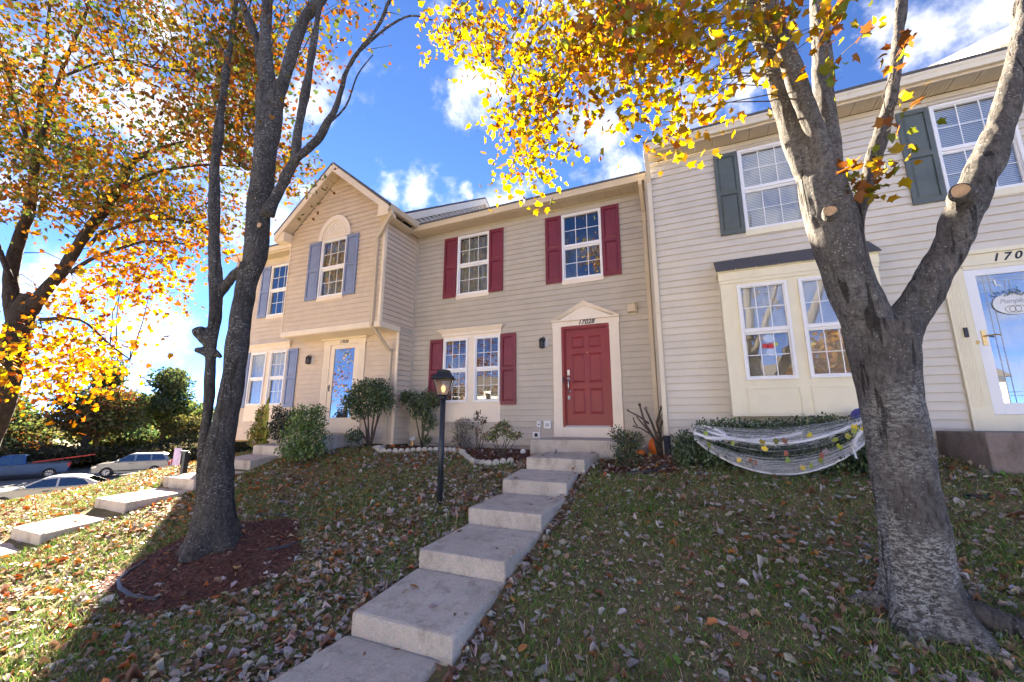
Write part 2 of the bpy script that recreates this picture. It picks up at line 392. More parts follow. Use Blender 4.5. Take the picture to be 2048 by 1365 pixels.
def barkmat(name, dark, mid, lichen, amount=.35, cracks=.6, moss=.2, speck=.5, zfade=None):
    m, N, L, b = new_mat(name)
    geo = N.new("ShaderNodeNewGeometry").outputs["Position"]
    fib = _noise(N, L, 34, 8, .74, geo, (1, 1, .42), .6)
    hor = _noise(N, L, 42, 8, .78, geo, (.6, .6, 1.35), .4)
    big = _noise(N, L, 3.0, 4, .6, geo)
    c = _mixc(N, L, _ramp(N, L, fib, .3, .7), dark, mid)
    c = _mixc(N, L, _ramp(N, L, big, .40, .68, 0, .32), c, tuple(x*.5 for x in dark))
    lm = N.new("ShaderNodeMath"); lm.operation = 'MULTIPLY'
    lowf = 1.0
    l0 = _ramp(N, L, hor, .62-.18*amount, .72-.18*amount)
    l1 = _ramp(N, L, _noise(N, L, 2.0, 3, .5, geo), .36, .62)
    L.new(l0, lm.inputs[0]); L.new(l1, lm.inputs[1])
    fac = lm.outputs[0]
    if zfade:
        sx = N.new("ShaderNodeSeparateXYZ"); L.new(geo, sx.inputs[0])
        zf = _ramp(N, L, sx.outputs[2], zfade[0], zfade[1], 1, zfade[2])
        l2 = N.new("ShaderNodeMath"); l2.operation = 'MULTIPLY'; L.new(fac, l2.inputs[0]); L.new(zf, l2.inputs[1]); fac = l2.outputs[0]
    c = _mixc(N, L, fac, c, lichen)
    sp = N.new("ShaderNodeTexVoronoi"); sp.inputs["Scale"].default_value = 38; sp.feature = 'F1'; sp.inputs["Randomness"].default_value = 1
    L.new(geo, sp.inputs["Vector"])
    sm = N.new("ShaderNodeMath"); sm.operation = 'MULTIPLY'
    L.new(_ramp(N, L, sp.outputs["Distance"], .16, .30, speck, 0), sm.inputs[0]); L.new(_ramp(N, L, _noise(N, L, 9, 3, .6, geo), .45, .6), sm.inputs[1])
    c = _mixc(N, L, sm.outputs[0], c, tuple(min(1, x*1.1) for x in lichen))
    c = _mixc(N, L, _ramp(N, L, _noise(N, L, 3.3, 5, .65, geo, (1.4, 1.4, .6)), .60, .72, 0, moss), c, (.045, .055, .015))
    cr = _noise(N, L, 11, 3, .6, geo, (1, 1, .10), .3)
    crk = _ramp(N, L, cr, .60, .66, 0, cracks)
    c = _mixc(N, L, crk, c, (.012, .010, .008))
    L.new(c, b.inputs["Base Color"]); b.inputs["Roughness"].default_value = .95; b.inputs["Specular IOR Level"].default_value = .2
    ht = N.new("ShaderNodeMath"); ht.operation = 'SUBTRACT'; L.new(fib, ht.inputs[0]); L.new(crk, ht.inputs[1])
    _bump(N, L, b, ht.outputs[0], 1.0, .035); return m
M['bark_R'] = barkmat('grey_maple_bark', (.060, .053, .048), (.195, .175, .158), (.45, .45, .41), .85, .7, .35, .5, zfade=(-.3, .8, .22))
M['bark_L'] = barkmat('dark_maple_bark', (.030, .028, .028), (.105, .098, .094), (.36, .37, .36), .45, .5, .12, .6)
M['bark_D'] = barkmat('dark_brown_bark', (.022, .017, .014), (.07, .055, .045), (.2, .2, .18), .15, .5, .1, .2)  # darkest bark colour, for the leafy maple and the background trunks
M['cut_wood'] = paint('sawn_wood', (.42, .27, .15), .8, .25, 14, dirt=(.1, .06, .03), dirtamt=.5)
M['leaf'] = leafmat('autumn_leaf', .60, .02, .95)
M['leaf_olive'] = leafmat('olive_autumn_leaf', .45, .02, .42)
M['litter'] = leafmat('fallen_leaf_skin', .15, .05)
M['evergreen'] = leafmat('evergreen_leaf', .25, .07)
M['far_leaf'] = leafmat('far_tree_leaf', .55, .02)
M['grass'] = leafmat('grass_blade', .30, .015)
M['stone'] = paint('white_edging_stone', (.46, .43, .375), .9, .12, 12, dirt=(.22, .18, .13), dirtamt=.5)
M['pumpkin'] = paint('pumpkin_skin', (.70, .155, .012), .42, .15, 8, dirt=(.35, .08, .01), dirtamt=.3)
M['stemgreen'] = paint('dry_stem', (.20, .16, .07), .8, .2, 20)
M['twig'] = paint('twig_bark', (.085, .065, .05), .9, .3, 20)
M['web'] = leafmat('web_fibre', .5, .02)
M['tyre'] = paint('tyre_rubber', (.018, .018, .018), .8, .2, 10)
M['rim'] = paint('alloy_rim', (.5, .5, .52), .35, .05, 5, metal=.8)
M['carglass'] = glassmat('car_glass', .12, (.25, .32, .34), 0)
# ------------------------------------------------------------------ ground
GY = [-60, -30, -18, -9, -2.2, 0, 1.5, 2.8, 3.66, 4.62, 5.6, 6.3, 7.3, 8.5, 30, 200]
GZ = [-2.6, -2.5, -2.4, -2.3, -2.25, -2.05, -1.90, -1.685, -1.44, -1.23, -1.01, -.765, -.61, -.60, -.5, -.5]
LT_C, LT_R = (-5.20, 3.22), .95         # mulch ring round the left maple
RT_C = (1.34, 4.09)
def gz(X, Y):
    X = np.asarray(X, dtype=float); Y = np.asarray(Y, dtype=float)
    z = np.interp(Y, GY, GZ)
    k = np.interp(Y, [3.5, 7], [.07, .16])
    e = np.clip(-9.5 - X, 0, 4)
    z = z - k*e
    t = np.clip((-13.5 - X)/12.5, 0, 1)
    lot = -3.95 - .02*np.clip(-26-X, 0, 20) + .02*np.clip(Y-15.5, -12, 25)
    z = z + .15*np.clip((X-1.8)/1.2, 0, 1)*np.clip((Y-5.0)/1.5, 0, 1)*np.clip((9-Y)/.5, 0, 1)
    z = z*(1-t) + lot*t - .55*np.sin(np.pi*t)**2*0
    z = z + .13*np.exp(-(((X-LT_C[0]+.1)**2+(Y-LT_C[1])**2)/.55))
    z = z + .05*np.exp(-(((X-RT_C[0])**2+(Y-RT_C[1])**2)/.5))
    near = np.exp(-((X+4)**2+(Y-4)**2)/400.)
    z = z + near*(.018*np.sin(2.3*X+1.1*Y)*np.cos(1.7*Y-.6*X)+.010*np.sin(5.1*X-2.2*Y+1)*np.cos(4.3*Y+1.3*X))
    return z
def gzs(x, y): return float(gz(x, y))

def axis_pts(lo, hi, step, far, n):
    core = np.arange(lo, hi+1e-6, step)
    g = np.geomspace(step*1.5, far, n).cumsum(); g = g[g < far]
    return np.concatenate([(lo-g)[::-1], core, hi+g])
gx = axis_pts(-16, 7, .11, 700, 60); gy = axis_pts(-3, 9, .11, 700, 60)
XX, YY = np.meshgrid(gx, gy); ZZ = gz(XX, YY)
nx_, ny_ = len(gx), len(gy)
idx = np.arange(nx_*ny_).reshape(ny_, nx_)
quads = np.stack([idx[:-1, :-1], idx[:-1, 1:], idx[1:, 1:], idx[1:, :-1]], -1).reshape(-1, 4)
tag(link('ground', np_mesh('ground', np.stack([XX, YY, ZZ], -1).reshape(-1, 3), quads, None, M['ground'], True)), kind='structure')

def sheet(name, mat, x0, x1, y0, y1, step, lift, shape=None):
    xs = np.linspace(x0, x1, max(2, int((x1-x0)/step)+1)); ys = np.linspace(y0, y1, max(2, int((y1-y0)/step)+1))
    A, B = np.meshgrid(xs, ys); i = np.arange(A.size).reshape(A.shape)
    q = np.stack([i[:-1, :-1], i[:-1, 1:], i[1:, 1:], i[1:, :-1]], -1).reshape(-1, 4)
    V = np.stack([A, B, gz(A, B)+lift], -1).reshape(-1, 3)
    if shape is not None:
        cx, cy = V[q].mean(1)[:, 0], V[q].mean(1)[:, 1]; q = q[shape(cx, cy)]
    return tag(link(name, np_mesh(name, V, q, None, mat, True)), kind='structure')
sheet('parking_lot', M['asphalt'], -54, -25.5, -4, 34, 1.5, .02)
sheet('street', M['bounce_paving'], -60, 60, -19, -2.2, .8, .02)  # unseen; made pale and brought close to bounce sun onto the facades

# mulch areas
def in_ring(x, y): return ((x-LT_C[0])/1.05)**2+((y-LT_C[1])/.85)**2 < 1+.18*np.sin(5*np.arctan2(y-LT_C[1], x-LT_C[0])+1)
def bed_front(x):   # front edge (Y) of the white-edged bed along the middle house
    return np.interp(x, [-6.5, -6.15, -5.6, -5.0, -4.45, -4.15, -3.75, -3.35, -2.95, -2.75], [7.15, 6.95, 7.25, 7.42, 7.30, 7.0, 6.62, 6.52, 6.70, 6.95])
def in_bed(x, y): return (x > -6.5) & (x < -2.78) & (y > bed_front(x)) & (y < 8.5)
def in_bedR(x, y): return (x > -1.45) & (x < -.35) & (y > 6.35+.45*(x+1.3)**2*.6) & (y < 8.45)
sheet('tree_mulch_ring', M['mulch'], -6.6, -3.7, 2.0, 4.5, .06, .012, in_ring)
sheet('mulch_bed', M['mulch'], -6.5, -2.75, 6.4, 8.5, .06, .012, in_bed)
sheet('mulch_bed', M['mulch'], -1.5, -.3, 6.2, 8.5, .06, .012, in_bedR)

# ------------------------------------------------------------------ concrete walks
def step_walk(name, x0, x1, steps, start, label):
    """steps: list of (front Y, front top Z, back Z); each slab is one solid with worn edges"""
    t = thing(name, label, 'walkway', ((x0+x1)/2, start, gzs((x0+x1)/2, start)))
    for i, (ya, yb, za, zb, w0, w1) in enumerate(steps):
        mb = MB(); base = min(za, zb)-.42
        mb.prism([(ya, base), (ya, za), (yb, zb), (yb, base)], 0, x0+w0, x1+w1)
        o = mb.build('step_slab', M['concrete'], t, bevel=.028)
    return t
S28 = [(-1.6, 2.80, -1.69, -1.655, -.03, -.10), (2.80, 3.662, -1.493, -1.412, 0, 0), (3.66, 4.622, -1.246, -1.203, -.0, 0), (4.62, 5.602, -1.022, -.985, .0, 0), (5.60, 6.292, -.806, -.725, -.01, 0), (6.29, 7.32, -.546, -.52, .08, .08)]
step_walk('front_walk', -2.665, -1.715, S28, 2.8, 'stepped concrete walk climbing the lawn to the red front door')
S30 = [(-1.6, 2.86, -1.80, -1.70, 0, 0), (2.86, 3.752, -1.530, -1.445, 0, 0), (3.75, 4.702, -1.262, -1.215, 0, 0), (4.70, 5.702, -1.025, -.985, 0, 0), (5.70, 6.302, -.78, -.72, 0, 0), (6.30, 6.78, -.52, -.50, .1, .1)]
step_walk('front_walk', -9.33, -8.38, S30, 2.86, 'stepped concrete walk with sunlit slabs on the left lawn')
def porch(x0, x1, y0, y1, z, label, mat):
    mb = MB().box((x0, y0, z-.75), (x1, y1, z))
    tag(mb.build('porch_slab', mat, None, ((x0+x1)/2, y0, z-.6), bevel=.02), label, 'porch')
porch(-2.92, -1.30, 7.30, 8.497, -.31, 'concrete porch slab below the red front door', M['concrete'])
porch(-9.35, -7.62, 6.76, 7.957, -.30, 'low concrete porch slab behind the round green bush on the left', M['concrete'])
porch(3.02, 5.55, 6.75, 7.897, -.10, 'brown stained concrete porch under the glass storm door at right', M['concrete_old'])

# ------------------------------------------------------------------ house kit
BOARD = {}
EXPO = .127
def board_mesh(L, H, a, b, mat, name):
    key = (round(L, 3), round(H, 3), round(a, 3), round(b, 3), mat.name)
    if key not in BOARD:
        lo, hi = .026, .026 - .022*H/EXPO; gp = min(.015, H*.3)
        v = [(a*gp/H, -lo, gp), (L-b*gp/H, -lo, gp), (L-b, -hi, H), (a, -hi, H), (a*gp/H, 0, gp+.006), (L-b*gp/H, 0, gp+.006)]
        f = [(0, 1, 2, 3), (4, 5, 1, 0), (0, 3, 4), (1, 5, 2)]
        me = bpy.data.meshes.new(name); me.from_pydata(v, [], f); me.materials.append(mat); BOARD[key] = me
    return BOARD[key]
def siding(wall, axis, plane, u0, u1, z0, z1, holes, mat, gable=None, zstart=None):
    """clapboards as separate boards, cut round the openings. axis 'F' faces -Y, 'R' faces +X, 'L' faces -X. gable(z)->(u0,u1)"""
    z = z0 if zstart is None else zstart
    while z < z1-.01:
        za, zb = max(z, z0), min(z+EXPO, z1)
        if zb-za > .012:
            rects = [h for h in holes if h[2] < zb-.004 and h[3] > za+.004]
            cuts = sorted({u0, u1, *[min(max(c, u0), u1) for h in rects for c in h[:2]]})
            segs = []
            for a, b in zip(cuts[:-1], cuts[1:]):
                if b-a < .004: continue
                zz = [(za, zb)]
                for h in rects:
                    if h[0] < b-.002 and h[1] > a+.002:
                        nz = []
                        for p, q in zz:
                            if h[2] > p+.004: nz.append((p, min(q, h[2])))
                            if h[3] < q-.004: nz.append((max(p, h[3]), q))
                        zz = [t for t in nz if t[1]-t[0] > .006]
                for p, q in zz:
                    if segs and abs(segs[-1][1]-a) < .002 and segs[-1][2] == p and segs[-1][3] == q: segs[-1][1] = b
                    else: segs.append([a, b, p, q])
            for a, b, p, q in segs:
                ia = ib = 0.0
                if gable:
                    g0, g1 = gable(p); h0, h1 = gable(q)
                    na, nb = max(a, g0), min(b, g1)
                    if nb-na < .03: continue
                    ia = max(0, h0-na); ib = max(0, nb-h1); a, b = na, nb
                    if ia+ib > b-a: k = (b-a)/(ia+ib+1e-6); ia *= k; ib *= k
                me = board_mesh(b-a, q-p, ia, ib, mat, 'siding_board')
                if axis == 'F': link('siding_board', me, wall, (a, plane, p))
                elif axis == 'R': link('siding_board', me, wall, (plane, a, p), (0, 0, math.pi/2))
                else:
                    me = board_mesh(b-a, q-p, ib, ia, mat, 'siding_board')
                    link('siding_board', me, wall, (plane, b, p), (0, 0, -math.pi/2))
        z += EXPO
def wall_sheet(mb, axis, plane, thick, u0, u1, z0, z1, holes, m=0):
    us = sorted({u0, u1, *[min(max(c, u0), u1) for h in holes for c in h[:2]]})
    for a, b in zip(us[:-1], us[1:]):
        if b-a < .002: continue
        zz = [(z0, z1)]
        for h in holes:
            if h[0] < b-.001 and h[1] > a+.001:
                nz = []
                for p, q in zz:
                    if h[2] > p: nz.append((p, min(q, h[2])))
                    if h[3] < q: nz.append((max(p, h[3]), q))
                zz = [t for t in nz if t[1]-t[0] > .002]
        for p, q in zz:
            if axis == 'F': mb.box((a, plane, p), (b, plane+thick, q), m)
            elif axis == 'R': mb.box((plane-thick, a, p), (plane, b, q), m)
            else: mb.box((plane, a, p), (plane+thick, b, q), m)

PANE = {}
def pane_mesh(w, h, mat):
    key = (round(w, 3), round(h, 3), mat.name)
    if key not in PANE:
        me = bpy.data.meshes.new('pane'); t = .002
        me.from_pydata([(0,0,0),(w,0,0),(w,0,h),(0,0,h)], [], [(0,1,2,3)]); me.materials.append(mat); PANE[key] = me
    return PANE[key]
def window(house, Y, x0, x1, z0, z1, grid=(3, 2), sill=None, fill='dark', blind_to=0.0, label=None, sill_mat=None, glass=None, room=None):
    """white double-hung window: frame, two sashes with grilles, one pane per light, blind or curtain behind"""
    fr, d = .040, .030
    mb = MB()
    mb.box((x0, Y-d, z0), (x0+fr, Y+.07, z1)); mb.box((x1-fr, Y-d, z0), (x1, Y+.07, z1))
    mb.box((x0+fr, Y-d, z1-fr), (x1-fr, Y+.07, z1)); mb.box((x0+fr, Y-d, z0), (x1-fr, Y+.07, z0+fr))
    zm = (z0+z1)/2; ix0, ix1 = x0+fr, x1-fr
    mb.box((ix0, Y-.012, zm-.012), (ix1, Y+.025, zm+.028)); mb.box((ix0, Y+.012, zm-.040), (ix1, Y+.052, zm-.0125))
    s = .021
    for (za, zb, ya, yb) in ((zm+.028, z1-fr, Y-.008, Y+.022), (z0+fr, zm-.040, Y+.018, Y+.05)):
        mb.box((ix0, ya, za), (ix0+s, yb, zb)); mb.box((ix1-s, ya, za), (ix1, yb, zb))
        mb.box((ix0+s, ya, zb-s*.7), (ix1-s, yb, zb)); mb.box((ix0+s, ya, za), (ix1-s, yb, za+s))
    panes = []
    g = .0065
    for k, (za, zb, yg) in enumerate(((zm+.028+s, z1-fr-s*.7, Y+.010), (z0+fr+s, zm-.040-s*.7, Y+.036))):
        xa, xb = ix0+s, ix1-s; nx, nz = grid
        for i in range(1, nx):
            x = xa+(xb-xa)*i/nx; mb.box((x-g, yg-.006, za), (x+g, yg+.008, zb))
        for j in range(1, nz):
            z = za+(zb-za)*j/nz; mb.box((xa, yg-.0045, z-g), (xb, yg+.0065, z+g))
        w, h = (xb-xa)/nx, (zb-za)/nz
        for i in range(nx):
            for j in range(nz): panes.append((xa+w*i+g, yg, za+h*j+g, w-2*g, h-2*g))
    # reveal and room behind
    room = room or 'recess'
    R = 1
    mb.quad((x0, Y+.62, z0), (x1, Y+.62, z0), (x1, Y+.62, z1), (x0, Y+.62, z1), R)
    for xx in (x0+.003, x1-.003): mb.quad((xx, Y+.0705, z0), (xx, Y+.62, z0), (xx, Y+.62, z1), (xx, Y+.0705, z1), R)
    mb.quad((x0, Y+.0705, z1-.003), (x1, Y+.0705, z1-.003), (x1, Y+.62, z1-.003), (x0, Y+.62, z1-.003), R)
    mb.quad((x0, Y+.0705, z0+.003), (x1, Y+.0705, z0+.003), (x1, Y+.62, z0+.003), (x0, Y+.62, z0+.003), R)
    w = mb.build('window', [M['vinyl'], M[room]], house, ((x0+x1)/2, Y, z0), fix=False)
    if label: w["label"] = label
    gm = glass or M['glass']
    for (px, py, pz, pw, ph) in panes:
        o = link('pane', pane_mesh(pw, ph, gm), w, (px, py, pz), (random.gauss(0, .0035), 0, random.gauss(0, .0035)))
    if sill: 
        MB().box((x0-.01, Y-.035, z0-sill), (x1+.01, Y+.02, z0-.002)).build('sill', sill_mat or M['trim28'], w)
    if fill in ('wood', 'white'):
        b = MB(); zt = z1-fr; zb_ = z0+fr+(zm-z0)*blind_to
        n = int((zt-zb_)/ (.045 if fill == 'wood' else .03)); tilt = .018 if fill == 'wood' else .0155
        for i in range(n):
            z = zt-(i+.5)*(zt-zb_)/n
            dy = .012 if fill == 'wood' else .004; b.quad((ix0, Y+.085-dy, z-tilt), (ix1, Y+.085-dy, z-tilt), (ix1, Y+.085+dy, z+tilt*.8), (ix0, Y+.085+dy, z+tilt*.8))
        b.box((ix0, Y+.072, zb_-.012), (ix1, Y+.1, zb_+.008))
        b.build('blind', M['wood_blind'] if fill == 'wood' else M['white_blind'], w, fix=False)
    if fill in ('curtain', 'grey'):
        b = MB(); n = 28
        for i in range(n):
            xa = ix0+(ix1-ix0)*i/n; xb = ix0+(ix1-ix0)*(i+1)/n
            ya = Y+.12+.018*math.sin(i*1.9); yb = Y+.12+.018*math.sin((i+1)*1.9)
            b.quad((xa, ya, z0+.02), (xb, yb, z0+.02), (xb, yb, z1-.05), (xa, ya, z1-.05))
        b.build('curtain', M['curtain'] if fill == 'curtain' else M['blind_grey'], w, fix=False)
    return w
SHUT = {}
def shutter(house, Y, x0, x1, z0, z1, mat):
    """raised two-panel shutter"""
    key = (round(x1-x0, 2), round(z1-z0, 2), mat.name)
    if key not in SHUT:
        w, h = x1-x0, z1-z0; t = .034; mb = MB(); st = .058; zm = h*.5
        mb.box((0, -t, 0), (st, 0, h)); mb.box((w-st, -t, 0), (w, 0, h))
        for za, zb in ((0, .085), (zm-.03, zm+.045), (h-.075, h)): mb.box((st, -t, za), (w-st, 0, zb))
        for za, zb in ((.085, zm-.03), (zm+.045, h-.075)):
            xa, xb = st, w-st; i = .035
            mb.quad((xa, -.012, za), (xb, -.012, za), (xb-i, -.027, za+i), (xa+i, -.027, za+i)); mb.quad((xb, -.012, zb), (xa, -.012, zb), (xa+i, -.027, zb-i), (xb-i, -.027, zb-i))
            mb.quad((xa, -.012, zb), (xa, -.012, za), (xa+i, -.027, za+i), (xa+i, -.027, zb-i)); mb.quad((xb, -.012, za), (xb, -.012, zb), (xb-i, -.027, zb-i), (xb-i, -.027, za+i))
            mb.quad((xa+i, -.027, za+i), (xb-i, -.027, za+i), (xb-i, -.027, zb-i), (xa+i, -.027, zb-i))
        o = mb.build('shutter', mat, house, (x0, Y-.018, z0), fix=False)
        # re-centre mesh: built in local coordinates
        me = o.data
        for v in me.vertices: v.co += Vector((x0, Y-.018, z0))
        SHUT[key] = me
    else:
        o = link('shutter', SHUT[key], house, (x0, Y-.018, z0))
    return o
def text(name, s, size, center, parent, mat, shear=.25, extrude=.004, spacing=1.0):
    cu = bpy.data.curves.new(name, 'FONT'); cu.body = s; cu.size = size; cu.shear = shear; cu.extrude = extrude; cu.offset = size*.022
    cu.align_x = 'CENTER'; cu.align_y = 'CENTER'; cu.space_character = spacing; cu.resolution_u = 4
    tmp = bpy.data.objects.new('tmp_text', cu); COL.objects.link(tmp)
    me = bpy.data.meshes.new_from_object(tmp.evaluated_get(bpy.context.evaluated_depsgraph_get()))
    bpy.data.objects.remove(tmp); me.materials.clear(); me.materials.append(mat)
    return link(name, me, parent, center, (math.pi/2, 0, 0))
def downspout(house, x, Ywall, ztop, zgut, ygut, zbot, mat, w=.078, straps=()):
    mb = MB(); d = .058; y1 = Ywall-.020; y0 = y1-d
    def seg(p, q, w=w, d=d):
        p, q = Vector(p), Vector(q); t = (q-p).normalized(); n = Vector((1, 0, 0)).cross(t).normalized()
        c = []
        for b in (p, q):
            c += [b+Vector((s1*w/2, 0, 0))+n*(s2*d/2) for s1, s2 in ((-1,-1),(1,-1),(1,1),(-1,1))]
        k = len(mb.v); mb.v += [tuple(v) for v in c]
        for f in ((0,1,2,3),(7,6,5,4),(0,4,5,1),(1,5,6,2),(2,6,7,3),(3,7,4,0)): mb.f.append(tuple(k+i for i in f)); mb.m.append(0)
    yc = (y0+y1)/2
    seg((x, ygut, zgut+.02), (x, ygut+.01, zgut-.08)); seg((x, ygut+.005, zgut-.06), (x, yc, ztop)); seg((x, yc, ztop+.03), (x, yc, zbot))
    seg((x, yc, ztop-.02), (x, yc, ztop-.09), w+.012, d+.01); seg((x, yc, ztop-2.6), (x, yc, ztop-2.66), w+.01, d+.008)
    for z in straps: mb.box((x-w/2-.03, y0-.006, z-.012), (x+w/2+.03, Ywall-.0205, z+.012))
    return mb.build('downspout', mat, house, bevel=.004)
def gutter(house, x0, x1, y, ztop, mat, h=.125, d=.11):
    prof = [(y, ztop), (y-.012, ztop-.01), (y-.006, ztop-.035), (y+.012, ztop-.06), (y+.03, ztop-h), (y+d, ztop-h), (y+d, ztop-h+.006), (y+.036, ztop-h+.006), (y+.02, ztop-.058), (y+.004, ztop-.034), (y, ztop-.012), (y+.006, ztop)]
    MB().prism(prof, 0, x0, x1).build('gutter', mat, house)
def soffit(house, x0, x1, y0, y1, z, mat, ztop, step=.30):
    """vented soffit panels, one by one, and the fascia board in front"""
    x = x0; i = 0
    while x < x1-.01:
        xe = min(x+step, x1); mb = MB()
        mb.box((x+.002, y0, z), (xe-.006, y1, z+.012))
        n = 6
        for k in range(n):
            xa = x+.006+(xe-x-.014)*k/n; mb.box((xa, y0+.004, z-.005), (xa+(xe-x)/n*.55, y1-.004, z-.0005))
        mb.build('soffit_panel', mat, house, (x, y0, z)); x = xe
    MB().box((x0, y0-.022, z-.03), (x1, y0-.001, ztop)).build('fascia', mat, house)
def roof_plane(house, pts, thick, mat=None):
    """pts: 4 corners; solid slab"""
    mb = MB(); n = (Vector(pts[1])-Vector(pts[0])).cross(Vector(pts[3])-Vector(pts[0])).normalized()
    if n.z < 0: n = -n
    a = [Vector(p) for p in pts]; b = [p+n*thick for p in a]
    mb.quad(*a); mb.quad(*b)
    for i in range(4): j = (i+1) % 4; mb.quad(a[i], a[j], b[j], b[i])
    return mb.build('roof', mat or M['shingle'], house)
def wall_lantern(house, x, Y, z, s=1.0):
    mb = MB(); r = .06*s
    mb.box((x+.03, Y-.03, z-.08), (x+.11, Y-.018, z+.09), 1)
    y = Y-.11*s
    mb.lathe([(.001, z+.13*s), (r*.5, z+.115*s), (r*1.25, z+.075*s), (r*1.3, z+.06*s), (r, z+.055*s)], (x, y, 0), 10)
    mb.lathe([(r*.95, z-.12*s), (r*1.05, z-.105*s), (r*.5, z-.13*s)], (x, y, 0), 10)
    for k in range(8):
        w = 2*math.pi*k/8; mb.box((x+r*math.cos(w)-.006, y+r*math.sin(w)-.006, z-.115*s), (x+r*math.cos(w)+.006, y+r*math.sin(w)+.006, z+.06*s))
    for zz in (-.06, 0, .03): mb.lathe([(r*1.03, z+zz*s-.004), (r*1.03, z+zz*s+.004)], (x, y, 0), 10)
    mb.tube([(x, y, z+.12*s), (x+.03, y+.03, z+.15*s), (x+.06, Y-.03, z+.06*s)], .010, 6)
    o = mb.build('wall_lantern', [M['black'], M['white_plastic']], house)
    MB().lathe([(r*.88, z-.11*s), (r*.88, z+.05*s)], (x, y, 0), 10).build('lantern_glass', M['clear'], o)
    return o
def pilaster(mb, x0, x1, Y, z0, z1, d=.045):
    mb.box((x0, Y-d, z0+.26), (x1, Y, z1)); mb.box((x0-.006, Y-d-.008, z0), (x1+.006, Y, z0+.26)); mb.box((x0-.005, Y-d-.012, z1-.012), (x1+.005, Y, z1+.035))
    n = 5; w = (x1-x0)
    for i in range(n):
        xa = x0+w*(.16+.7*i/n); mb.box((xa, Y-d-.005, z0+.32), (xa+w*.075, Y-d, z1-.14))
    mb.box((x0-.003, Y-d-.007, z1-.10), (x1+.003, Y-d+.001, z1-.075))
def panel_door(house, Y, x0, x1, z0, z1, mat):
    mb = MB(); w = x1-x0; h = z1-z0
    xs = [0, .135*w, .46*w, .555*w, .875*w, w]; zs = [0, .115*h, .375*h, .435*h, .745*h, .80*h, .93*h, h]
    cols = [(xs[1], xs[2]), (xs[3], xs[4])]; rows = [(zs[1], zs[2]), (zs[3], zs[4]), (zs[5], zs[6])]
    holes = [(x0+a, x0+b, z0+c, z0+d) for a, b in cols for c, d in rows]
    wall_sheet(mb, 'F', Y, .04, x0, x1, z0, z1, holes)
    for (a, b, c, d) in holes:
        i, j = .028, .05
        for s0, s1, y0, y1 in ((0, i, 0, .014), (i, j, .014, .004)):
            A = (a+s0, b-s0, c+s0, d-s0); B = (a+s1, b-s1, c+s1, d-s1)
            mb.quad((A[0], Y+y0, A[2]), (A[1], Y+y0, A[2]), (B[1], Y+y1, B[2]), (B[0], Y+y1, B[2])); mb.quad((A[1], Y+y0, A[3]), (A[0], Y+y0, A[3]), (B[0], Y+y1, B[3]), (B[1], Y+y1, B[3]))
            mb.quad((A[0], Y+y0, A[3]), (A[0], Y+y0, A[2]), (B[0], Y+y1, B[2]), (B[0], Y+y1, B[3])); mb.quad((A[1], Y+y0, A[2]), (A[1], Y+y0, A[3]), (B[1], Y+y1, B[3]), (B[1], Y+y1, B[2]))
        mb.quad((a+j, Y+.004, c+j), (b-j, Y+.004, c+j), (b-j, Y+.004, d-j), (a+j, Y+.004, d-j))
    return mb.build('door', mat, house, (x0, Y, z0), fix=False)
def crown(house, x0, x1, Y, z0, z1, mat, d=.06):
    h = z1-z0; mb = MB()
    for k, (zz0, zz1, dd) in enumerate(((0, .45, .030), (.45, .58, .05), (.58, .72, .075), (.72, .86, .10), (.86, 1, .12))):
        e = dd-.03
        mb.box((x0+.08-e, Y-dd, z0+h*zz0), (x1-.08+e, Y, z0+h*zz1-.001))
    return mb.build('window_crown', mat, house)
# ------------------------------------------------------------------ middle townhouse (17028)
H28 = thing('townhouse', 'tan sided middle townhouse with a red front door and burgundy shutters', 'townhouse', (-3.6, 8.5, -.6))
Y = 8.5
holes = [(-5.36, -4.45, 3.02, 4.70), (-2.58, -1.67, 3.02, 4.70), (-5.70, -4.105, 0.0, 2.08), (-2.83, -1.385, -.30, 2.19)]
wh = [(-5.34, -4.47, 3.14, 4.68), (-2.56, -1.69, 3.14, 4.68), (-5.655, -4.995, .47, 1.99), (-4.785, -4.13, .47, 1.99), (-2.575, -1.645, -.10, 1.985)]
mb = MB(); wall_sheet(mb, 'F', Y, .06, -6.664, -.60, -.50, 4.90, wh)
mb.box((-6.6, 16.5, -.6), (-.66, 16.6, 4.9)); mb.box((-.66, 7.95, -.6), (-.605, 16.6, 4.9))
W28 = mb.build('wall', M['siding28'], H28)
MB().box((-6.66, Y+.004, -1.0), (-.61, Y+.05, -.5)).build('foundation', M['foundation'], H28)
siding(W28, 'F', Y, -6.64, -.61, -.50, 4.90, holes, M['siding28'], zstart=-.503)
MB().box((-6.66, Y-.03, -.5), (-6.625, Y-.001, 4.88)).build('corner_trim', M['siding28'], H28)
MB().box((-.645, Y-.03, -.5), (-.602, Y-.001, 4.88)).build('corner_trim', M['gutter26'], H28)
soffit(H28, -6.61, -.61, 8.13, 8.478, 4.895, M['soffit'], 5.0)
gutter(H28, -6.62, -.635, 8.0, 4.995, M['gutter'])
roof_plane(H28, [(-6.63, 8.02, 5.0), (-.62, 8.02, 5.0), (-.62, 12.3, 6.9), (-6.63, 12.3, 6.9)], .05)
roof_plane(H28, [(-6.63, 16.6, 5.0), (-.62, 16.6, 5.0), (-.62, 12.3, 6.9), (-6.63, 12.3, 6.9)], .05)
window(H28, Y, -5.36, -4.45, 3.12, 4.70, sill=.105, fill='grey')
window(H28, Y, -2.58, -1.67, 3.12, 4.70, sill=.105, fill='dark')
for x0, x1 in ((-5.755, -5.372), (-4.443, -4.06), (-2.97, -2.592), (-1.658, -1.282)): shutter(H28, Y, x0, x1, 3.08, 4.70, M['burgundy'])
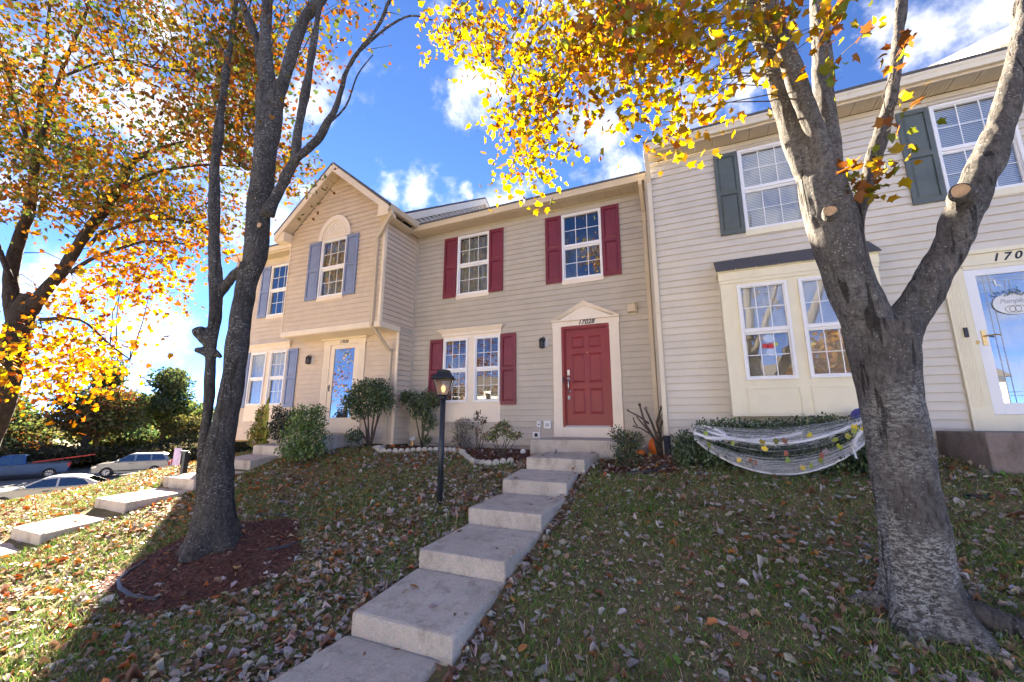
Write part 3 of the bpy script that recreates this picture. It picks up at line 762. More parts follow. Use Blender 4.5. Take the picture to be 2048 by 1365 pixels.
# ground-floor double window with panelled apron
mb = MB(); wall_sheet(mb, 'F', Y-.026, .022, -5.70, -4.105, 0.0, 2.08, [(-5.655, -4.995, .47, 1.99), (-4.785, -4.13, .47, 1.99)])
for a, b in ((-5.62, -4.19),):
    mb.box((a, Y-.036, .10), (b, Y-.027, .115)); mb.box((a, Y-.036, .33), (b, Y-.027, .345)); mb.box((a, Y-.036, .116), (a+.015, Y-.027, .329)); mb.box((b-.015, Y-.036, .116), (b, Y-.027, .329))
mb.build('window_surround', M['trim28'], H28)
crown(H28, -5.815, -4.015, Y-.026, 2.082, 2.245, M['trim28'])
window(H28, Y-.03, -5.67, -4.98, .455, 2.005, fill='wood'); window(H28, Y-.03, -4.80, -4.115, .455, 2.005, fill='wood')
shutter(H28, Y, -4.102, -3.717, .385, 2.025, M['burgundy']); shutter(H28, Y, -6.085, -5.703, .385, 2.025, M['burgundy'])
# door and its surround
mb = MB(); pilaster(mb, -2.825, -2.634, Y-.004, -.30, 2.02); pilaster(mb, -1.588, -1.39, Y-.004, -.30, 2.02)
mb.box((-2.84, Y-.045, 2.056), (-1.375, Y-.004, 2.165)); mb.box((-2.632, Y-.040, -.30), (-1.59, Y-.004, -.10))
mb.box((-2.855, Y-.09, 2.166), (-1.36, Y-.004, 2.195))
a, b, c = (-2.86, 2.197), (-1.355, 2.197), (-2.107, 2.58)
mb.prism([(-2.70, 2.197), (-1.52, 2.197), (-2.107, 2.50)], 1, Y-.03, Y-.004)
for p, q in ((a, c), (b, c)):
    v = Vector((q[0]-p[0], q[1]-p[1])); n = Vector((-v.y, v.x)).normalized(); n = n if n.y < 0 else -n
    for d0, d1, t in ((0, .028, .10), (.028, .05, .075), (.05, .085, .055)):
        mb.prism([(p[0]+n.x*d0, max(2.197, p[1]+n.y*d0)), (q[0], q[1]-d0/.89), (q[0], q[1]-d1/.89), (p[0]+n.x*d1+v.x*.02*d1*20, 2.197)], 1, Y-t-.0005*(p is a), Y-.0045)
mb.build('door_surround', M['trim28'], H28)
mb = MB()
mb.box((-2.63, Y-.055, -.098), (-2.575, Y+.05, 2.04)); mb.box((-1.645, Y-.055, -.098), (-1.59, Y+.05, 2.04)); mb.box((-2.575, Y-.055, 1.985), (-1.645, Y+.05, 2.04))
mb.box((-2.575, Y-.01, -.098), (-2.553, Y+.03, 1.985)); mb.box((-1.667, Y-.01, -.098), (-1.645, Y+.03, 1.985)); mb.box((-2.553, Y-.01, 1.963), (-1.667, Y+.03, 1.985))
mb.build('door_frame', M['red_door'], H28)
D28 = panel_door(H28, Y+.012, -2.553, -1.667, -.065, 1.963, M['red_door'])
MB().box((-2.575, Y-.05, -.098), (-1.645, Y+.05, -.066)).build('threshold', M['grey_plastic'], H28)
hx = -2.50
mb = MB(); yy = Y+.010
mb.box((hx-.027, yy-.022, .985), (hx+.027, yy, 1.105)); mb.lathe([(.001, -.05), (.02, -.045), (.022, -.022)], (hx, yy, 1.02), 10, axis=1)
mb.build('keypad_lock', M['chrome'], D28, bevel=.004)
mb = MB(); mb.lathe([(.036, -.012), (.036, 0)], (hx, yy, .90), 14, axis=1); mb.lathe([(.03, -.012), (.03, 0)], (hx+.01, yy, .645), 14, axis=1)
mb.tube([(hx, yy-.012, .90), (hx+.003, yy-.05, .86), (hx+.006, yy-.06, .78), (hx+.008, yy-.05, .70), (hx+.01, yy-.012, .645)], .013, 8)
mb.lathe([(.001, -.075), (.03, -.065), (.034, -.045), (.02, -.02)], (hx, yy, .915), 12, axis=1)
mb.build('door_handle', M['chrome'], D28, smooth=True)
MB().box((hx-.02, yy-.04, .47), (hx+.03, yy, .555)).build('lock_box', M['grey_plastic'], D28, bevel=.006)
MB().lathe([(.001, -.006), (.012, -.004), (.012, 0)], (-2.08, yy, 1.46), 10, axis=1).build('peephole', M['brass'], D28)
MB().box((-2.612, Y-.075, .82), (-2.585, Y-.0555, .95)).build('doorbell', M['dark_plastic'], H28, bevel=.004)
text('house_number', '17028', .135, (-2.075, Y-.047, 2.112), H28, M['black'], .3, .003, 1.05)
wall_lantern(H28, -3.06, Y, 1.72, .95)
# vent hood, outlet, meter and tap
mb = MB(); mb.box((-1.185, Y-.13, 2.22), (-1.035, Y-.018, 2.40)); mb.box((-1.19, Y-.15, 2.385), (-1.03, Y-.018, 2.405)); mb.box((-1.03, Y-.10, 2.20), (-1.005, Y-.02, 2.39)); mb.lathe([(.045, -.004), (.04, -.006), (.001, -.006)], (-1.11, Y-.13, 2.30), 14, axis=1)
mb.build('vent_hood', M['gutter'], H28, bevel=.006)
mb = MB(); mb.box((-3.21, Y-.07, -.10), (-3.128, Y-.018, .02)); mb.box((-3.185, Y-.076, -.06), (-3.15, Y-.0705, -.035), 1); mb.tube([(-3.155, Y-.04, -.1), (-3.155, Y-.04, -.5)], .012, 6)
mb.build('outlet_box', [M['white_plastic'], M['dark_plastic']], H28)
mb = MB(); mb.box((-3.055, Y-.06, -.13), (-2.90, Y-.018, .03)); mb.box((-3.02, Y-.064, -.09), (-2.935, Y-.0605, -.02), 1)
mb.build('meter_box', [M['white_plastic'], M['grey_plastic']], H28)
mb = MB(); mb.box((-3.325, Y-.03, -.335), (-3.165, Y-.0175, -.21)); mb.lathe([(.04, -.012), (.04, 0)], (-3.245, Y-.03, -.27), 12, m=1, axis=1); mb.tube([(-3.245, Y-.04, -.26), (-3.245, Y-.09, -.265), (-3.245, Y-.10, -.30)], .012, 6, 1)
mb.build('water_tap', [M['white_plastic'], M['dark_plastic']], H28)
downspout(H28, -.757, Y, 4.38, 4.87, 8.055, -.58, M['gutter'], straps=(4.18, 2.05))

# ------------------------------------------------------------------ right townhouse (17026)
H26 = thing('townhouse', 'cream sided townhouse at right with a boxed bay window and glass storm door', 'townhouse', (2.5, 7.9, -.6))
Y = 7.9
X0, X1 = -.60, 5.60
holes = [(.998, 1.90, 3.245, 4.95), (3.675, 4.58, 3.245, 4.93), (.50, 2.66, .10, 2.80), (3.40, 4.90, -.12, 2.46)]
wh = [(1.02, 1.88, 3.37, 4.90), (3.70, 4.56, 3.37, 4.90), (3.64, 4.66, -.1, 2.21)]
mb = MB(); wall_sheet(mb, 'F', Y, .06, X0, X1, -.22, 5.10, wh)
mb.box((X0, Y+.06, -.6), (X0+.05, 16.4, 5.1)); mb.box((X0, 16.4, -.6), (X1, 16.5, 5.1))
W26 = mb.build('wall', M['siding26'], H26)
MB().box((X0+.01, Y+.004, -1.0), (X1, Y+.05, -.22)).build('foundation', M['foundation'], H26)
siding(W26, 'F', Y, X0+.03, X1, -.21, 5.10, holes, M['siding26'], zstart=-.215)
MB().box((X0-.004, Y-.034, -.22), (X0+.03, Y-.001, 5.09)).build('corner_trim', M['gutter26'], H26)
soffit(H26, X0, X1, 7.52, 7.878, 5.105, M['soffit'], 5.24)
gutter(H26, -.565, X1+.2, 7.40, 5.235, M['gutter26'])
roof_plane(H26, [(X0, 7.42, 5.24), (X1, 7.42, 5.24), (X1, 12.2, 7.7), (X0, 12.2, 7.7)], .05)
roof_plane(H26, [(X0, 16.6, 5.24), (X1, 16.6, 5.24), (X1, 12.2, 7.7), (X0, 12.2, 7.7)], .05)
window(H26, Y, .998, 1.90, 3.35, 4.92, sill=.105, fill='white', blind_to=.0, sill_mat=M['trim26'])
window(H26, Y, 3.675, 4.58, 3.35, 4.92, sill=.105, fill='white', blind_to=0, sill_mat=M['trim26'])
for x0, x1 in ((.598, .990), (1.912, 2.30), (3.265, 3.655)): shutter(H26, Y, x0, x1, 3.31, 4.92, M['slate'])
downspout(H26, -.562, Y, 4.66, 5.11, 7.46, -.22, M['gutter26'], straps=())
mb = MB(); pr = []
for k in range(26):
    pr.append((.052+(.008 if k % 2 else 0), -.225-.46*k/25))
mb.lathe(pr, (-.555, Y-.055, 0), 12); mb.build('corrugated_pipe', M['dark_plastic'], H26)
# boxed bay
BY = 7.55; bx0, bx1 = .485, 2.60
bh = [(.735, 1.415, .68, 2.235), (1.592, 2.265, .68, 2.235)]
mb = MB(); wall_sheet(mb, 'F', BY, .03, bx0, bx1, .10, 2.46, bh)
mb.box((bx0, BY+.03, .10), (bx0+.03, Y-.018, 2.46)); mb.box((bx1-.03, BY+.03, .10), (bx1, Y-.018, 2.46)); mb.box((bx0+.03, BY+.03, .10), (bx1-.03, Y-.018, .14))
mb.box((bx0-.02, BY-.03, 2.36), (bx1+.02, BY-.0005, 2.50)); mb.box((bx0-.012, BY-.02, 2.30), (bx1+.012, BY-.0005, 2.359))
for a, b in ((.72, 1.44), (1.57, 2.30)):
    mb.box((a, BY-.012, .53), (b, BY-.0005, .548)); mb.box((a, BY-.012, .14), (b, BY-.0005, .158)); mb.box((a, BY-.012, .159), (a+.018, BY-.0005, .529)); mb.box((b-.018, BY-.012, .159), (b, BY-.0005, .529))
BAY = mb.build('bay_window', M['trim26'], H26)
for a, b in ((.723, 1.428), (1.58, 2.278)): window(H26, BY-.004, a, b, .668, 2.25, fill='white', blind_to=1.0, room='room_light')
# the bay's little shed roof: courses of shingles
mb = MB().prism([(BY-.06, 2.50), (BY-.06, 2.53), (Y-.02, 2.80), (Y-.02, 2.50)], 0, bx0-.04, bx1+.04); BR = mb.build('bay_roof', M['trim26'], H26)
for k in range(5):
    x = bx0-.05 - (.12 if k % 2 else 0)
    while x < bx1+.05:
        xa, xb = max(x, bx0-.05), min(x+.295, bx1+.05); x += .305
        if xb-xa < .03: continue
        ya = BY-.085+.066*k*1.08; za = 2.512+.049*k*1.1; j = random.uniform(-.003, .003)
        MB().prism([(ya, za+j), (ya, za+.018+j), (ya+.13, za+.115+j), (ya+.13, za+.098+j)], 0, xa, xb).build('shingle', M['shingle'], BR)
# gel stickers on the bay pane
mb = MB(); cy = BY+.028
for (x, z, r, m) in ((1.10, 1.33, .075, 0), (1.045, 1.21, .045, 1), (1.115, 1.205, .05, 1), (1.185, 1.23, .035, 2), (1.115, 1.10, .07, 0)):
    n = 14; mb.face([(x+r*math.cos(2*math.pi*i/n), cy-.0005*m, z+r*.9*math.sin(2*math.pi*i/n)) for i in range(n)], m)
mb.build('window_sticker', [paint('pale_blue_gel', (.45, .55, .72), .3), paint('red_gel', (.55, .04, .05), .3), paint('lime_gel', (.5, .5, .08), .3)], H26, fix=False)
# string of garland behind the bay glass
mb = MB()
for a, b in ((.76, 1.40), (1.62, 2.25)):
    mb.tube([(b-.02, BY+.10, 1.45), (b-.06, BY+.10, 1.2), (b-.03, BY+.10, .95), (b-.16, BY+.10, .76), ((a+b)/2, BY+.10, .72), (a+.05, BY+.10, .92)], .006, 5)
    mb.tube([(a+.02, BY+.11, 1.0), (a+.2, BY+.11, .75), (a+.34, BY+.11, .72)], .006, 5)
mb.build('garland', M['web'] if False else M['white_plastic'], H26)
# storm door
mb = MB(); pilaster(mb, 3.42, 3.625, Y-.004, -.10, 2.205); pilaster(mb, 4.68, 4.88, Y-.004, -.10, 2.205)
mb.box((3.40, Y-.045, 2.241), (4.90, Y-.004, 2.40)); mb.box((3.38, Y-.08, 2.401), (4.92, Y-.004, 2.46)); mb.box((3.627, Y-.035, -.10), (4.678, Y-.004, .115))
mb.box((3.626, Y-.03, .116), (3.655, Y+.03, 2.205)); mb.box((4.65, Y-.03, .116), (4.678, Y+.03, 2.205)); mb.box((3.656, Y-.03, 2.18), (4.649, Y+.03, 2.24))
mb.build('door_surround', M['trim26'], H26)
mb = MB(); sx0, sx1, sz0, sz1 = 3.657, 4.648, .118, 2.178; gx0_, gx1_, gz0_, gz1_ = 3.775, 4.53, .27, 2.085
wall_sheet(mb, 'F', Y-.028, .035, sx0, sx1, sz0, sz1, [(gx0_, gx1_, gz0_, gz1_)])
SD = mb.build('storm_door', M['vinyl'], H26, bevel=.003)
link('pane', pane_mesh(gx1_-gx0_, gz1_-gz0_, M['glass_door']), SD, (gx0_, Y-.008, gz0_))
mb = MB(); lead = .0035
for x in (gx0_+.075, gx0_+.135, gx1_-.135, gx1_-.075): mb.box((x-lead, Y-.0125, gz0_), (x+lead, Y-.0095, gz1_))
for z in (gz1_-.055, gz1_-.10, gz0_+.10, gz0_+.15): mb.box((gx0_, Y-.0145, z-lead), (gx1_, Y-.0127, z+lead))
for x in (gx0_+.29, gx0_+.335): mb.box((x-lead, Y-.0125, gz1_-.24), (x+lead, Y-.0095, gz1_-.102))
mb.box((gx0_, Y-.0145, gz1_-.245), (gx0_+.29, Y-.0127, gz1_-.238)); mb.box((gx0_, Y-.0145, gz1_-.42), (gx0_+.13, Y-.0127, gz1_-.413))
mb.build('leaded_line', M['grey_plastic'], SD)
panel_door(H26, Y+.14, 3.69, 4.61, .12, 2.17, M['grey_plastic'])
mb = MB(); mb.box((3.70, Y-.042, 1.07), (3.742, Y-.0285, 1.285)); mb.tube([(3.722, Y-.042, 1.20), (3.722, Y-.075, 1.20), (3.76, Y-.085, 1.20), (3.83, Y-.08, 1.212), (3.872, Y-.08, 1.198)], .010, 8)
mb.lathe([(.001, -.004), (.008, 0)], (3.722, Y-.043, 1.12), 8, axis=1); mb.build('door_handle', M['brass'], SD, smooth=False)
mb = MB(); mb.lathe([(.001, -.03), (.022, -.024), (.027, 0)], (3.64, Y-.031, 1.12), 12, axis=1); mb.build('strike_knob', M['brass'], H26)
MB().box((3.51, Y-.085, 1.195), (3.552, Y-.054, 1.335)).build('doorbell', M['dark_plastic'], H26, bevel=.008)
text('house_number', '17026', .155, (4.235, Y-.047, 2.318), H26, M['black'], .3, .003, 1.45)
text('door_letter', 'L', .13, (3.985, Y-.016, 1.955), SD, M['white_plastic'], -.1, .002)
# oval welcome plaque hanging in the door glass
mb = MB(); n = 28; cx, cz = 4.10, 1.64
mb.prism([(cx+.215*math.cos(2*math.pi*i/n), cz+.155*math.sin(2*math.pi*i/n)) for i in range(n)], 1, Y-.030, Y-.018)
SIGN = mb.build('door_plaque', M['white_plastic'], None, (cx, Y-.018, cz))
tag(SIGN, 'oval white plaque reading Pumpkin hung on the storm door glass', 'plaque')
text('lettering', 'Pumpkin', .085, (cx, Y-.032, cz+.035), SIGN, M['grey_plastic'], .35, .001)
mb = MB()
for dx, r in ((-.05, .045), (.05, .045), (0, .05)):
    mb.tube([(cx+dx+r*1.2*math.cos(t), Y-.031, cz-.08+r*math.sin(t)) for t in np.linspace(0, 2*math.pi, 16)], .003, 4)
mb.build('pumpkin_outline', M['stemgreen'], SIGN)
pos = np.stack([cx+RNG.normal(0, .10, 70), np.full(70, Y-.034)-RNG.uniform(0, .02, 70), cz+.15+RNG.normal(0, .025, 70)], -1)
tag(link('sprig', scatter(OVAL_T, OVAL_F, pos-np.array(ORG[SIGN]), rot_mats(70), np.full(70, .035), palette(70, [(.12, .2, .42), (.2, .3, .5), (.14, .3, .2)]), 'sprig', M['evergreen']), SIGN), kind='stuff')

# ------------------------------------------------------------------ left townhouse (17030)
H30 = thing('townhouse', 'warm tan townhouse at left with a jutting front gable and blue shutters', 'townhouse', (-9.7, 7.96, -.6))
YL, YO = 7.96, 7.25; XR = -6.664; XLo = -10.02; XE = -12.85
# lower and main front wall
lh = [(-9.16, -7.70, -.30, 2.20), (-12.22, -10.57, 0, 2.08), (-11.74, -10.83, 3.02, 4.72)]
lw = [(-8.90, -7.95, -.25, 2.03), (-12.155, -11.495, .47, 1.99), (-11.285, -10.635, .47, 1.99), (-11.72, -10.85, 3.14, 4.70)]
mb = MB(); wall_sheet(mb, 'F', YL, .06, XE, XR, -.53, 2.20, lw); wall_sheet(mb, 'F', YL, .06, XE, XLo, 2.20, 4.98, lw)
mb.box((XE, YL+.06, -.6), (XE+.06, 16.5, 5.0)); mb.box((XE, 16.5, -.6), (XR, 16.6, 5.0))
mb.prism([(8.1, 4.9), (16.4, 4.9), (12.23, 8.0)], 0, XE, XE+.06)
W30 = mb.build('wall', M['siding30'], H30)
siding(W30, 'F', YL, XE, XR-.05, -.53, 2.19, lh, M['siding30'], zstart=-.53)
siding(W30, 'F', YL, XE, XLo, 2.19, 4.96, lh, M['siding30'], zstart=-.53+EXPO*21)
# side wall towards the middle house with the roof gable above it
mb = MB(); mb.box((XR-.06, YO+.06, 2.205), (XR, YL+.03, 4.98)); mb.box((XR-.06, YL+.03, -.53), (XR, 16.5, 4.98))
mb.prism([(7.9, 4.98), (16.45, 4.98), (12.23, 8.0)], 0, XR-.06, XR)
WR = mb.build('wall', M['siding28'], H30)
siding(WR, 'R', XR, YL+.001, 8.48, -.53, 2.20, [], M['siding30'], zstart=-.53)
siding(WR, 'R', XR, YO+.05, 8.48, 2.32, 4.98, [], M['siding30'], zstart=-.53+EXPO*21)
siding(WR, 'R', XR, 8.2, 16.3, 4.98, 8.0, [], M['siding30'], gable=lambda z: (12.23-(8.06-z)/.64*.94, 12.23+(8.06-z)/.64*.94), zstart=-.53+EXPO*43)
# jutting gable front
gh = [(-8.79, -7.905, 3.03, 4.69)]
cx = -8.342; sl = .83; apx = 6.50
mb = MB(); wall_sheet(mb, 'F', YO, .06, XLo, XR, 2.205, 5.05, [(-8.77, -7.925, 3.15, 4.67)])
mb.prism([(XLo, 5.05), (XR, 5.05), (cx+.06, apx), (cx-.06, apx)], 1, YO, YO+.06)
mb.box((XLo, YO+.06, 2.205), (XLo+.06, YL-.001, 5.0))
WG = mb.build('wall', M['siding30'], H30)
siding(WG, 'F', YO, XLo+.03, XR-.05, 2.32, apx, gh, M['siding30'], gable=lambda z: (cx-(apx-z)/sl, cx+(apx-z)/sl), zstart=2.32)
mb = MB(); mb.box((XLo-.01, YO-.03, 2.20), (XR+.012, YO-.001, 2.325)); mb.box((XR+.001, YO-.0005, 2.20), (XR+.025, YL-.001, 2.325)); mb.box((XLo-.01, YO, 2.185), (XR+.01, YL-.001, 2.204))
mb.build('overhang_band', M['trim30'], H30)
mb = MB(); mb.box((XR-.05, YO-.03, 2.326), (XR+.012, YO-.001, 4.96)); mb.box((XR+.0005, YO-.001, 2.326), (XR+.026, YO+.05, 4.96)); mb.build('corner_trim', M['trim30'], H30)
MB().box((XLo-.006, YO-.03, 2.326), (XLo+.03, YO-.001, 4.96)).build('corner_trim', M['trim30'], H30)
mb = MB(); mb.box((XR-.055, YL-.03, -.55), (XR+.012, YL-.001, 2.184)); mb.build('corner_trim', M['trim30'], H30)
MB().box((XR-.02, 8.455, -.5), (XR+.03, 8.498, 4.9)).build('corner_trim', M['siding28'], H30)
# gable roof with rake boards, eave returns
for s in (-1, 1):
    e = cx+s*2.0; ze = 6.70-.83*2.0
    pts = [(e, 6.93, ze), (cx, 6.93, 6.70), (cx, 10.6, 6.70), (e, 10.6, ze)]
    roof_plane(H30, pts, .045)
    n = Vector((s*.83, 0, 1)).normalized()
    mb = MB()   # rake fascia
    A, B = Vector((e, 0, ze)), Vector((cx, 0, 6.70)); dn = Vector((0, 0, -.21))
    mb.prism([(A.x, A.z-.002), (B.x, B.z-.002), (B.x, B.z-.21), (A.x-s*.02, A.z-.17)], 1, 6.935, 6.965)
    mb.build('rake_board', M['trim30'], H30)
    k = 9
    for i in range(k):   # soffit under the rake, panel by panel
        t0, t1 = i/k+.003, (i+1)/k-.003; P = lambda t: (A.x+(B.x-A.x)*t, A.z+(B.z-A.z)*t-.14)
        p, q = P(t0), P(t1)
        if i == 0: continue
        mb = MB(); mb.prism([p, q, (q[0], q[1]-.015), (p[0], p[1]-.015)], 1, 6.967, YO-.0006); mb.build('soffit_panel', M['soffit'], H30)
    mb = MB(); xa, xb = sorted((e-s*.02, e-s*.36))
    mb.box((xa, 6.967, ze-.20), (xb, YO-.019, ze+.06)); mb.build('eave_return', M['trim30'], H30)
gy0, gy1 = 6.93, 8.35
mb = MB(); xg = cx+2.0; zg = 6.70-.83*2.0
mb.prism([(xg-.03, zg-.10), (xg+.06, zg-.10), (xg+.10, zg+.01), (xg+.085, zg+.01), (xg+.05, zg-.085), (xg-.03, zg-.085)], 1, gy0, 8.0)
mb.build('gutter', M['gutter'], H30)
MB().box((XR+.03, YO, zg-.20), (xg-.031, 8.0, zg-.19)).build('soffit_panel', M['soffit'], H30)
# downspout that steps back under the overhang
mb = MB()
def dseg(p, q, w=.075, d=.058):
    p, q = Vector(p), Vector(q); t = (q-p).normalized(); a = t.cross(Vector((0, 1, 0))); a = a.normalized() if a.length > .1 else Vector((1, 0, 0)); n = a.cross(t).normalized()
    k = len(mb.v)
    for b in (p, q): mb.v.extend(tuple(b+a*(s1*w/2)+n*(s2*d/2)) for s1, s2 in ((-1,-1),(1,-1),(1,1),(-1,1)))
    for f in ((0,1,2,3),(7,6,5,4),(0,4,5,1),(1,5,6,2),(2,6,7,3),(3,7,4,0)): mb.f.append(tuple(k+i for i in f)); mb.m.append(0)
xd = XR-.20
for p, q in (((xg+.03, 7.02, zg-.08), (xg+.03, 7.02, zg-.22)), ((xg+.03, 7.02, zg-.19), (xd, YO-.055, zg-.62)), ((xd, YO-.055, zg-.58), (xd, YO-.055, 2.22)), ((xd, YO-.055, 2.25), (xd+.0, YL-.09, 1.72)), ((xd, YL-.055, 1.76), (xd, YL-.055, -.55))): dseg(p, q)
mb.build('downspout', M['gutter'], H30)
# main roof and eave
gutter(H30, XE-.25, XLo-.02, 7.50, 5.10, M['gutter']); soffit(H30, XE-.2, XLo-.02, 7.62, 7.94, 4.965, M['soffit'], 5.10)
MB().box((XE, YL-.03, 4.80), (XLo, YL-.001, 4.964)).build('frieze', M['soffit'], H30)
roof_plane(H30, [(XE-.25, 7.52, 5.11), (XR+.07, 7.52, 5.11), (XR+.07, 12.23, 8.10), (XE-.25, 12.23, 8.10)], .05)
roof_plane(H30, [(XE-.25, 16.9, 5.11), (XR+.07, 16.9, 5.11), (XR+.07, 12.23, 8.10), (XE-.25, 12.23, 8.10)], .05)
for ye, s in ((7.52, 1), (16.9, -1)):
    MB().prism([(ye, 5.105), (12.23, 8.095), (12.23, 7.86), (ye, 4.90)], 0, XR+.029, XR+.069).build('rake_board', M['trim30'], H30)
window(H30, YO, -8.79, -7.905, 3.13, 4.69, sill=.10, fill='grey', sill_mat=M['trim30'])
shutter(H30, YO, -9.225, -8.803, 3.09, 4.69, M['blue']); shutter(H30, YO, -7.893, -7.50, 3.09, 4.69, M['blue'])
# sunburst arch
mb = MB(); ac, az = -8.345, 4.70; n = 18
def arc(r, zz=1.0): return [(ac+r*math.cos(math.pi*i/n), az+r*1.14*math.sin(math.pi*i/n)) for i in range(n+1)]
o_, i_ = arc(.56), arc(.44)
mb.prism(o_+i_[::-1], 1, YO-.06, YO-.017); mb.prism(arc(.47), 1, YO-.03, YO-.018)
mb.prism(arc(.40)+arc(.37)[::-1], 1, YO-.045, YO-.031)
for i in range(9):
    a0 = math.pi*(i+.5)/9; c_, s_ = math.cos(a0), math.sin(a0); w = .016
    mb.prism([(ac+.10*c_-w*.4*s_, az+.10*s_+w*.4*c_), (ac+.10*c_+w*.4*s_, az+.10*s_-w*.4*c_), (ac+.355*c_+w*1.8*s_, az+.355*s_*1.14-w*1.8*c_), (ac+.355*c_-w*1.8*s_, az+.355*s_*1.14+w*1.8*c_)], 1, YO-.042, YO-.031)
mb.build('sunburst_arch', M['trim28'], H30)
window(H30, YL, -11.74, -10.83, 3.12, 4.72, sill=.10, fill='dark', sill_mat=M['trim30']); shutter(H30, YL, -12.145, -11.752, 3.09, 4.72, M['blue'])
mb = MB(); wall_sheet(mb, 'F', YL-.026, .022, -12.22, -10.57, 0, 2.08, lw[1:3]); mb.box((-12.1, YL-.036, .10), (-10.7, YL-.027, .115)); mb.box((-12.1, YL-.036, .33), (-10.7, YL-.027, .345)); mb.build('window_surround', M['trim30'], H30)
crown(H30, -12.35, -10.44, YL-.026, 2.082, 2.245, M['trim30'])
window(H30, YL-.03, -12.17, -11.48, .455, 2.005, grid=(1, 1), fill='curtain', room='room_light'); window(H30, YL-.03, -11.30, -10.62, .455, 2.005, fill='curtain')
shutter(H30, YL, -10.562, -10.17, .385, 2.025, M['blue']); shutter(H30, YL, -12.63, -12.228, .385, 2.025, M['blue'])
mb = MB(); pilaster(mb, -9.15, -8.925, YL-.004, -.28, 1.98); pilaster(mb, -7.925, -7.705, YL-.004, -.28, 1.98); mb.box((-9.17, YL-.045, 2.016), (-7.69, YL-.004, 2.14)); mb.box((-9.21, YL-.10, 2.141), (-7.65, YL-.004, 2.183)); mb.box((-8.923, YL-.04, -.28), (-7.927, YL-.004, -.20))
mb.build('door_surround', M['trim30'], H30)
mb = MB(); wall_sheet(mb, 'F', YL-.028, .035, -8.92, -7.93, -.198, 2.012, [(-8.78, -8.07, .10, 1.90)]); SD3 = mb.build('storm_door', M['trim30'], H30, bevel=.003)
link('pane', pane_mesh(.71, 1.80, M['glass_door']), SD3, (-8.78, YL-.008, .10))
panel_door(H30, YL+.14, -8.9, -7.95, -.2, 2.0, M['blue'])
mb = MB(); mb.box((-8.88, YL-.042, .78), (-8.85, YL-.0285, .95)); mb.tube([(-8.865, YL-.042, .88), (-8.865, YL-.08, .88), (-8.80, YL-.085, .88)], .009, 6); mb.build('door_handle', M['black'], SD3)
text('house_number', '17030', .115, (-8.45, YL-.047, 2.078), H30, M['black'], .25, .003, 1.05)
wall_lantern(H30, -9.66, YL, 1.66, .95)

# ------------------------------------------------------------------ next taller townhouse to the right, its gable end showing over the eave
H24 = thing('townhouse', 'white sided townhouse end whose sunlit gable shows above the right eave', 'townhouse', (8.6, 7.5, -.5))
mb = MB(); mb.box((5.62, 7.3, -.6), (11.5, 16.6, 5.7)); mb.prism([(7.1, 5.7), (17.9, 5.7), (12.5, 8.62)], 0, 5.62, 11.5)
W24 = mb.build('wall', M['siding_white'], H24)
siding(W24, 'L', 5.62, 7.2, 17.8, 5.3, 8.6, [], M['siding_white'], gable=lambda z: (12.5-(8.64-z)/.56, 12.5+(8.64-z)/.56))
roof_plane(H24, [(5.45, 6.8, 5.52), (11.7, 6.8, 5.52), (11.7, 12.5, 8.70), (5.45, 12.5, 8.70)], .05)
roof_plane(H24, [(5.45, 18.2, 5.52), (11.7, 18.2, 5.52), (11.7, 12.5, 8.70), (5.45, 12.5, 8.70)], .05)
MB().prism([(6.8, 5.515), (12.5, 8.695), (12.5, 8.48), (6.8, 5.30)], 0, 5.46, 5.50).build('rake_board', M['siding_white'], H24)
MB().prism([(18.2, 5.515), (12.5, 8.695), (12.5, 8.48), (18.2, 5.30)], 0, 5.46, 5.50).build('rake_board', M['siding_white'], H24)
# ------------------------------------------------------------------ trees: limb skeletons (x, y, z in cm, radius in cm)
RT=dict(
  trunk=[(135,409,-136,29.2),(134,409,-120,23.5),(134,409,-102,21.2),(134,409,-55,19.8),(135,409,-20,19.7),(134,409,18,20.2),(134,409,51,21.8),(135,409,77,25.2)],
  stem=[(134,409,51,18.9),(124,404,89,17.1),(118,402,118,16.7),(114,400,149,17.2),(111,398,176,18.0),(109,397,202,17.1)],
  limb_a=[(108,398,195,13.6),(100,394,218,12.3),(94,394,256,11.3),(89,396,318,10.9),(82,399,377,10.3),(76,402,450,9.9),(63,402,563,9.1)],
  limb_b=[(112,396,184,11.6),(108,383,223,9.3),(100,374,265,8.6),(90,364,310,7.8),(83,356,357,7.3),(74,346,432,6.5)],
  limb_c=[(120,411,190,11.9),(125,419,242,10.3),(129,422,304,9.7),(135,428,361,9.3),(140,431,413,9.2),(152,441,522,8.5)],
  limb_d=[(119,405,115,11.1),(132,411,164,7.4),(155,421,225,6.9),(176,430,280,6.1),(192,437,338,5.4),(205,443,395,5.0),(226,453,486,4.5)],
  limb_e=[(136,407,48,15.7),(153,414,78,15.0),(169,416,101,13.3),(186,418,129,12.2),(200,419,158,13.1),(216,424,187,12.2),(243,433,240,10.5),(264,437,297,8.7),(284,446,358,7.8),(305,456,424,6.9)],
)
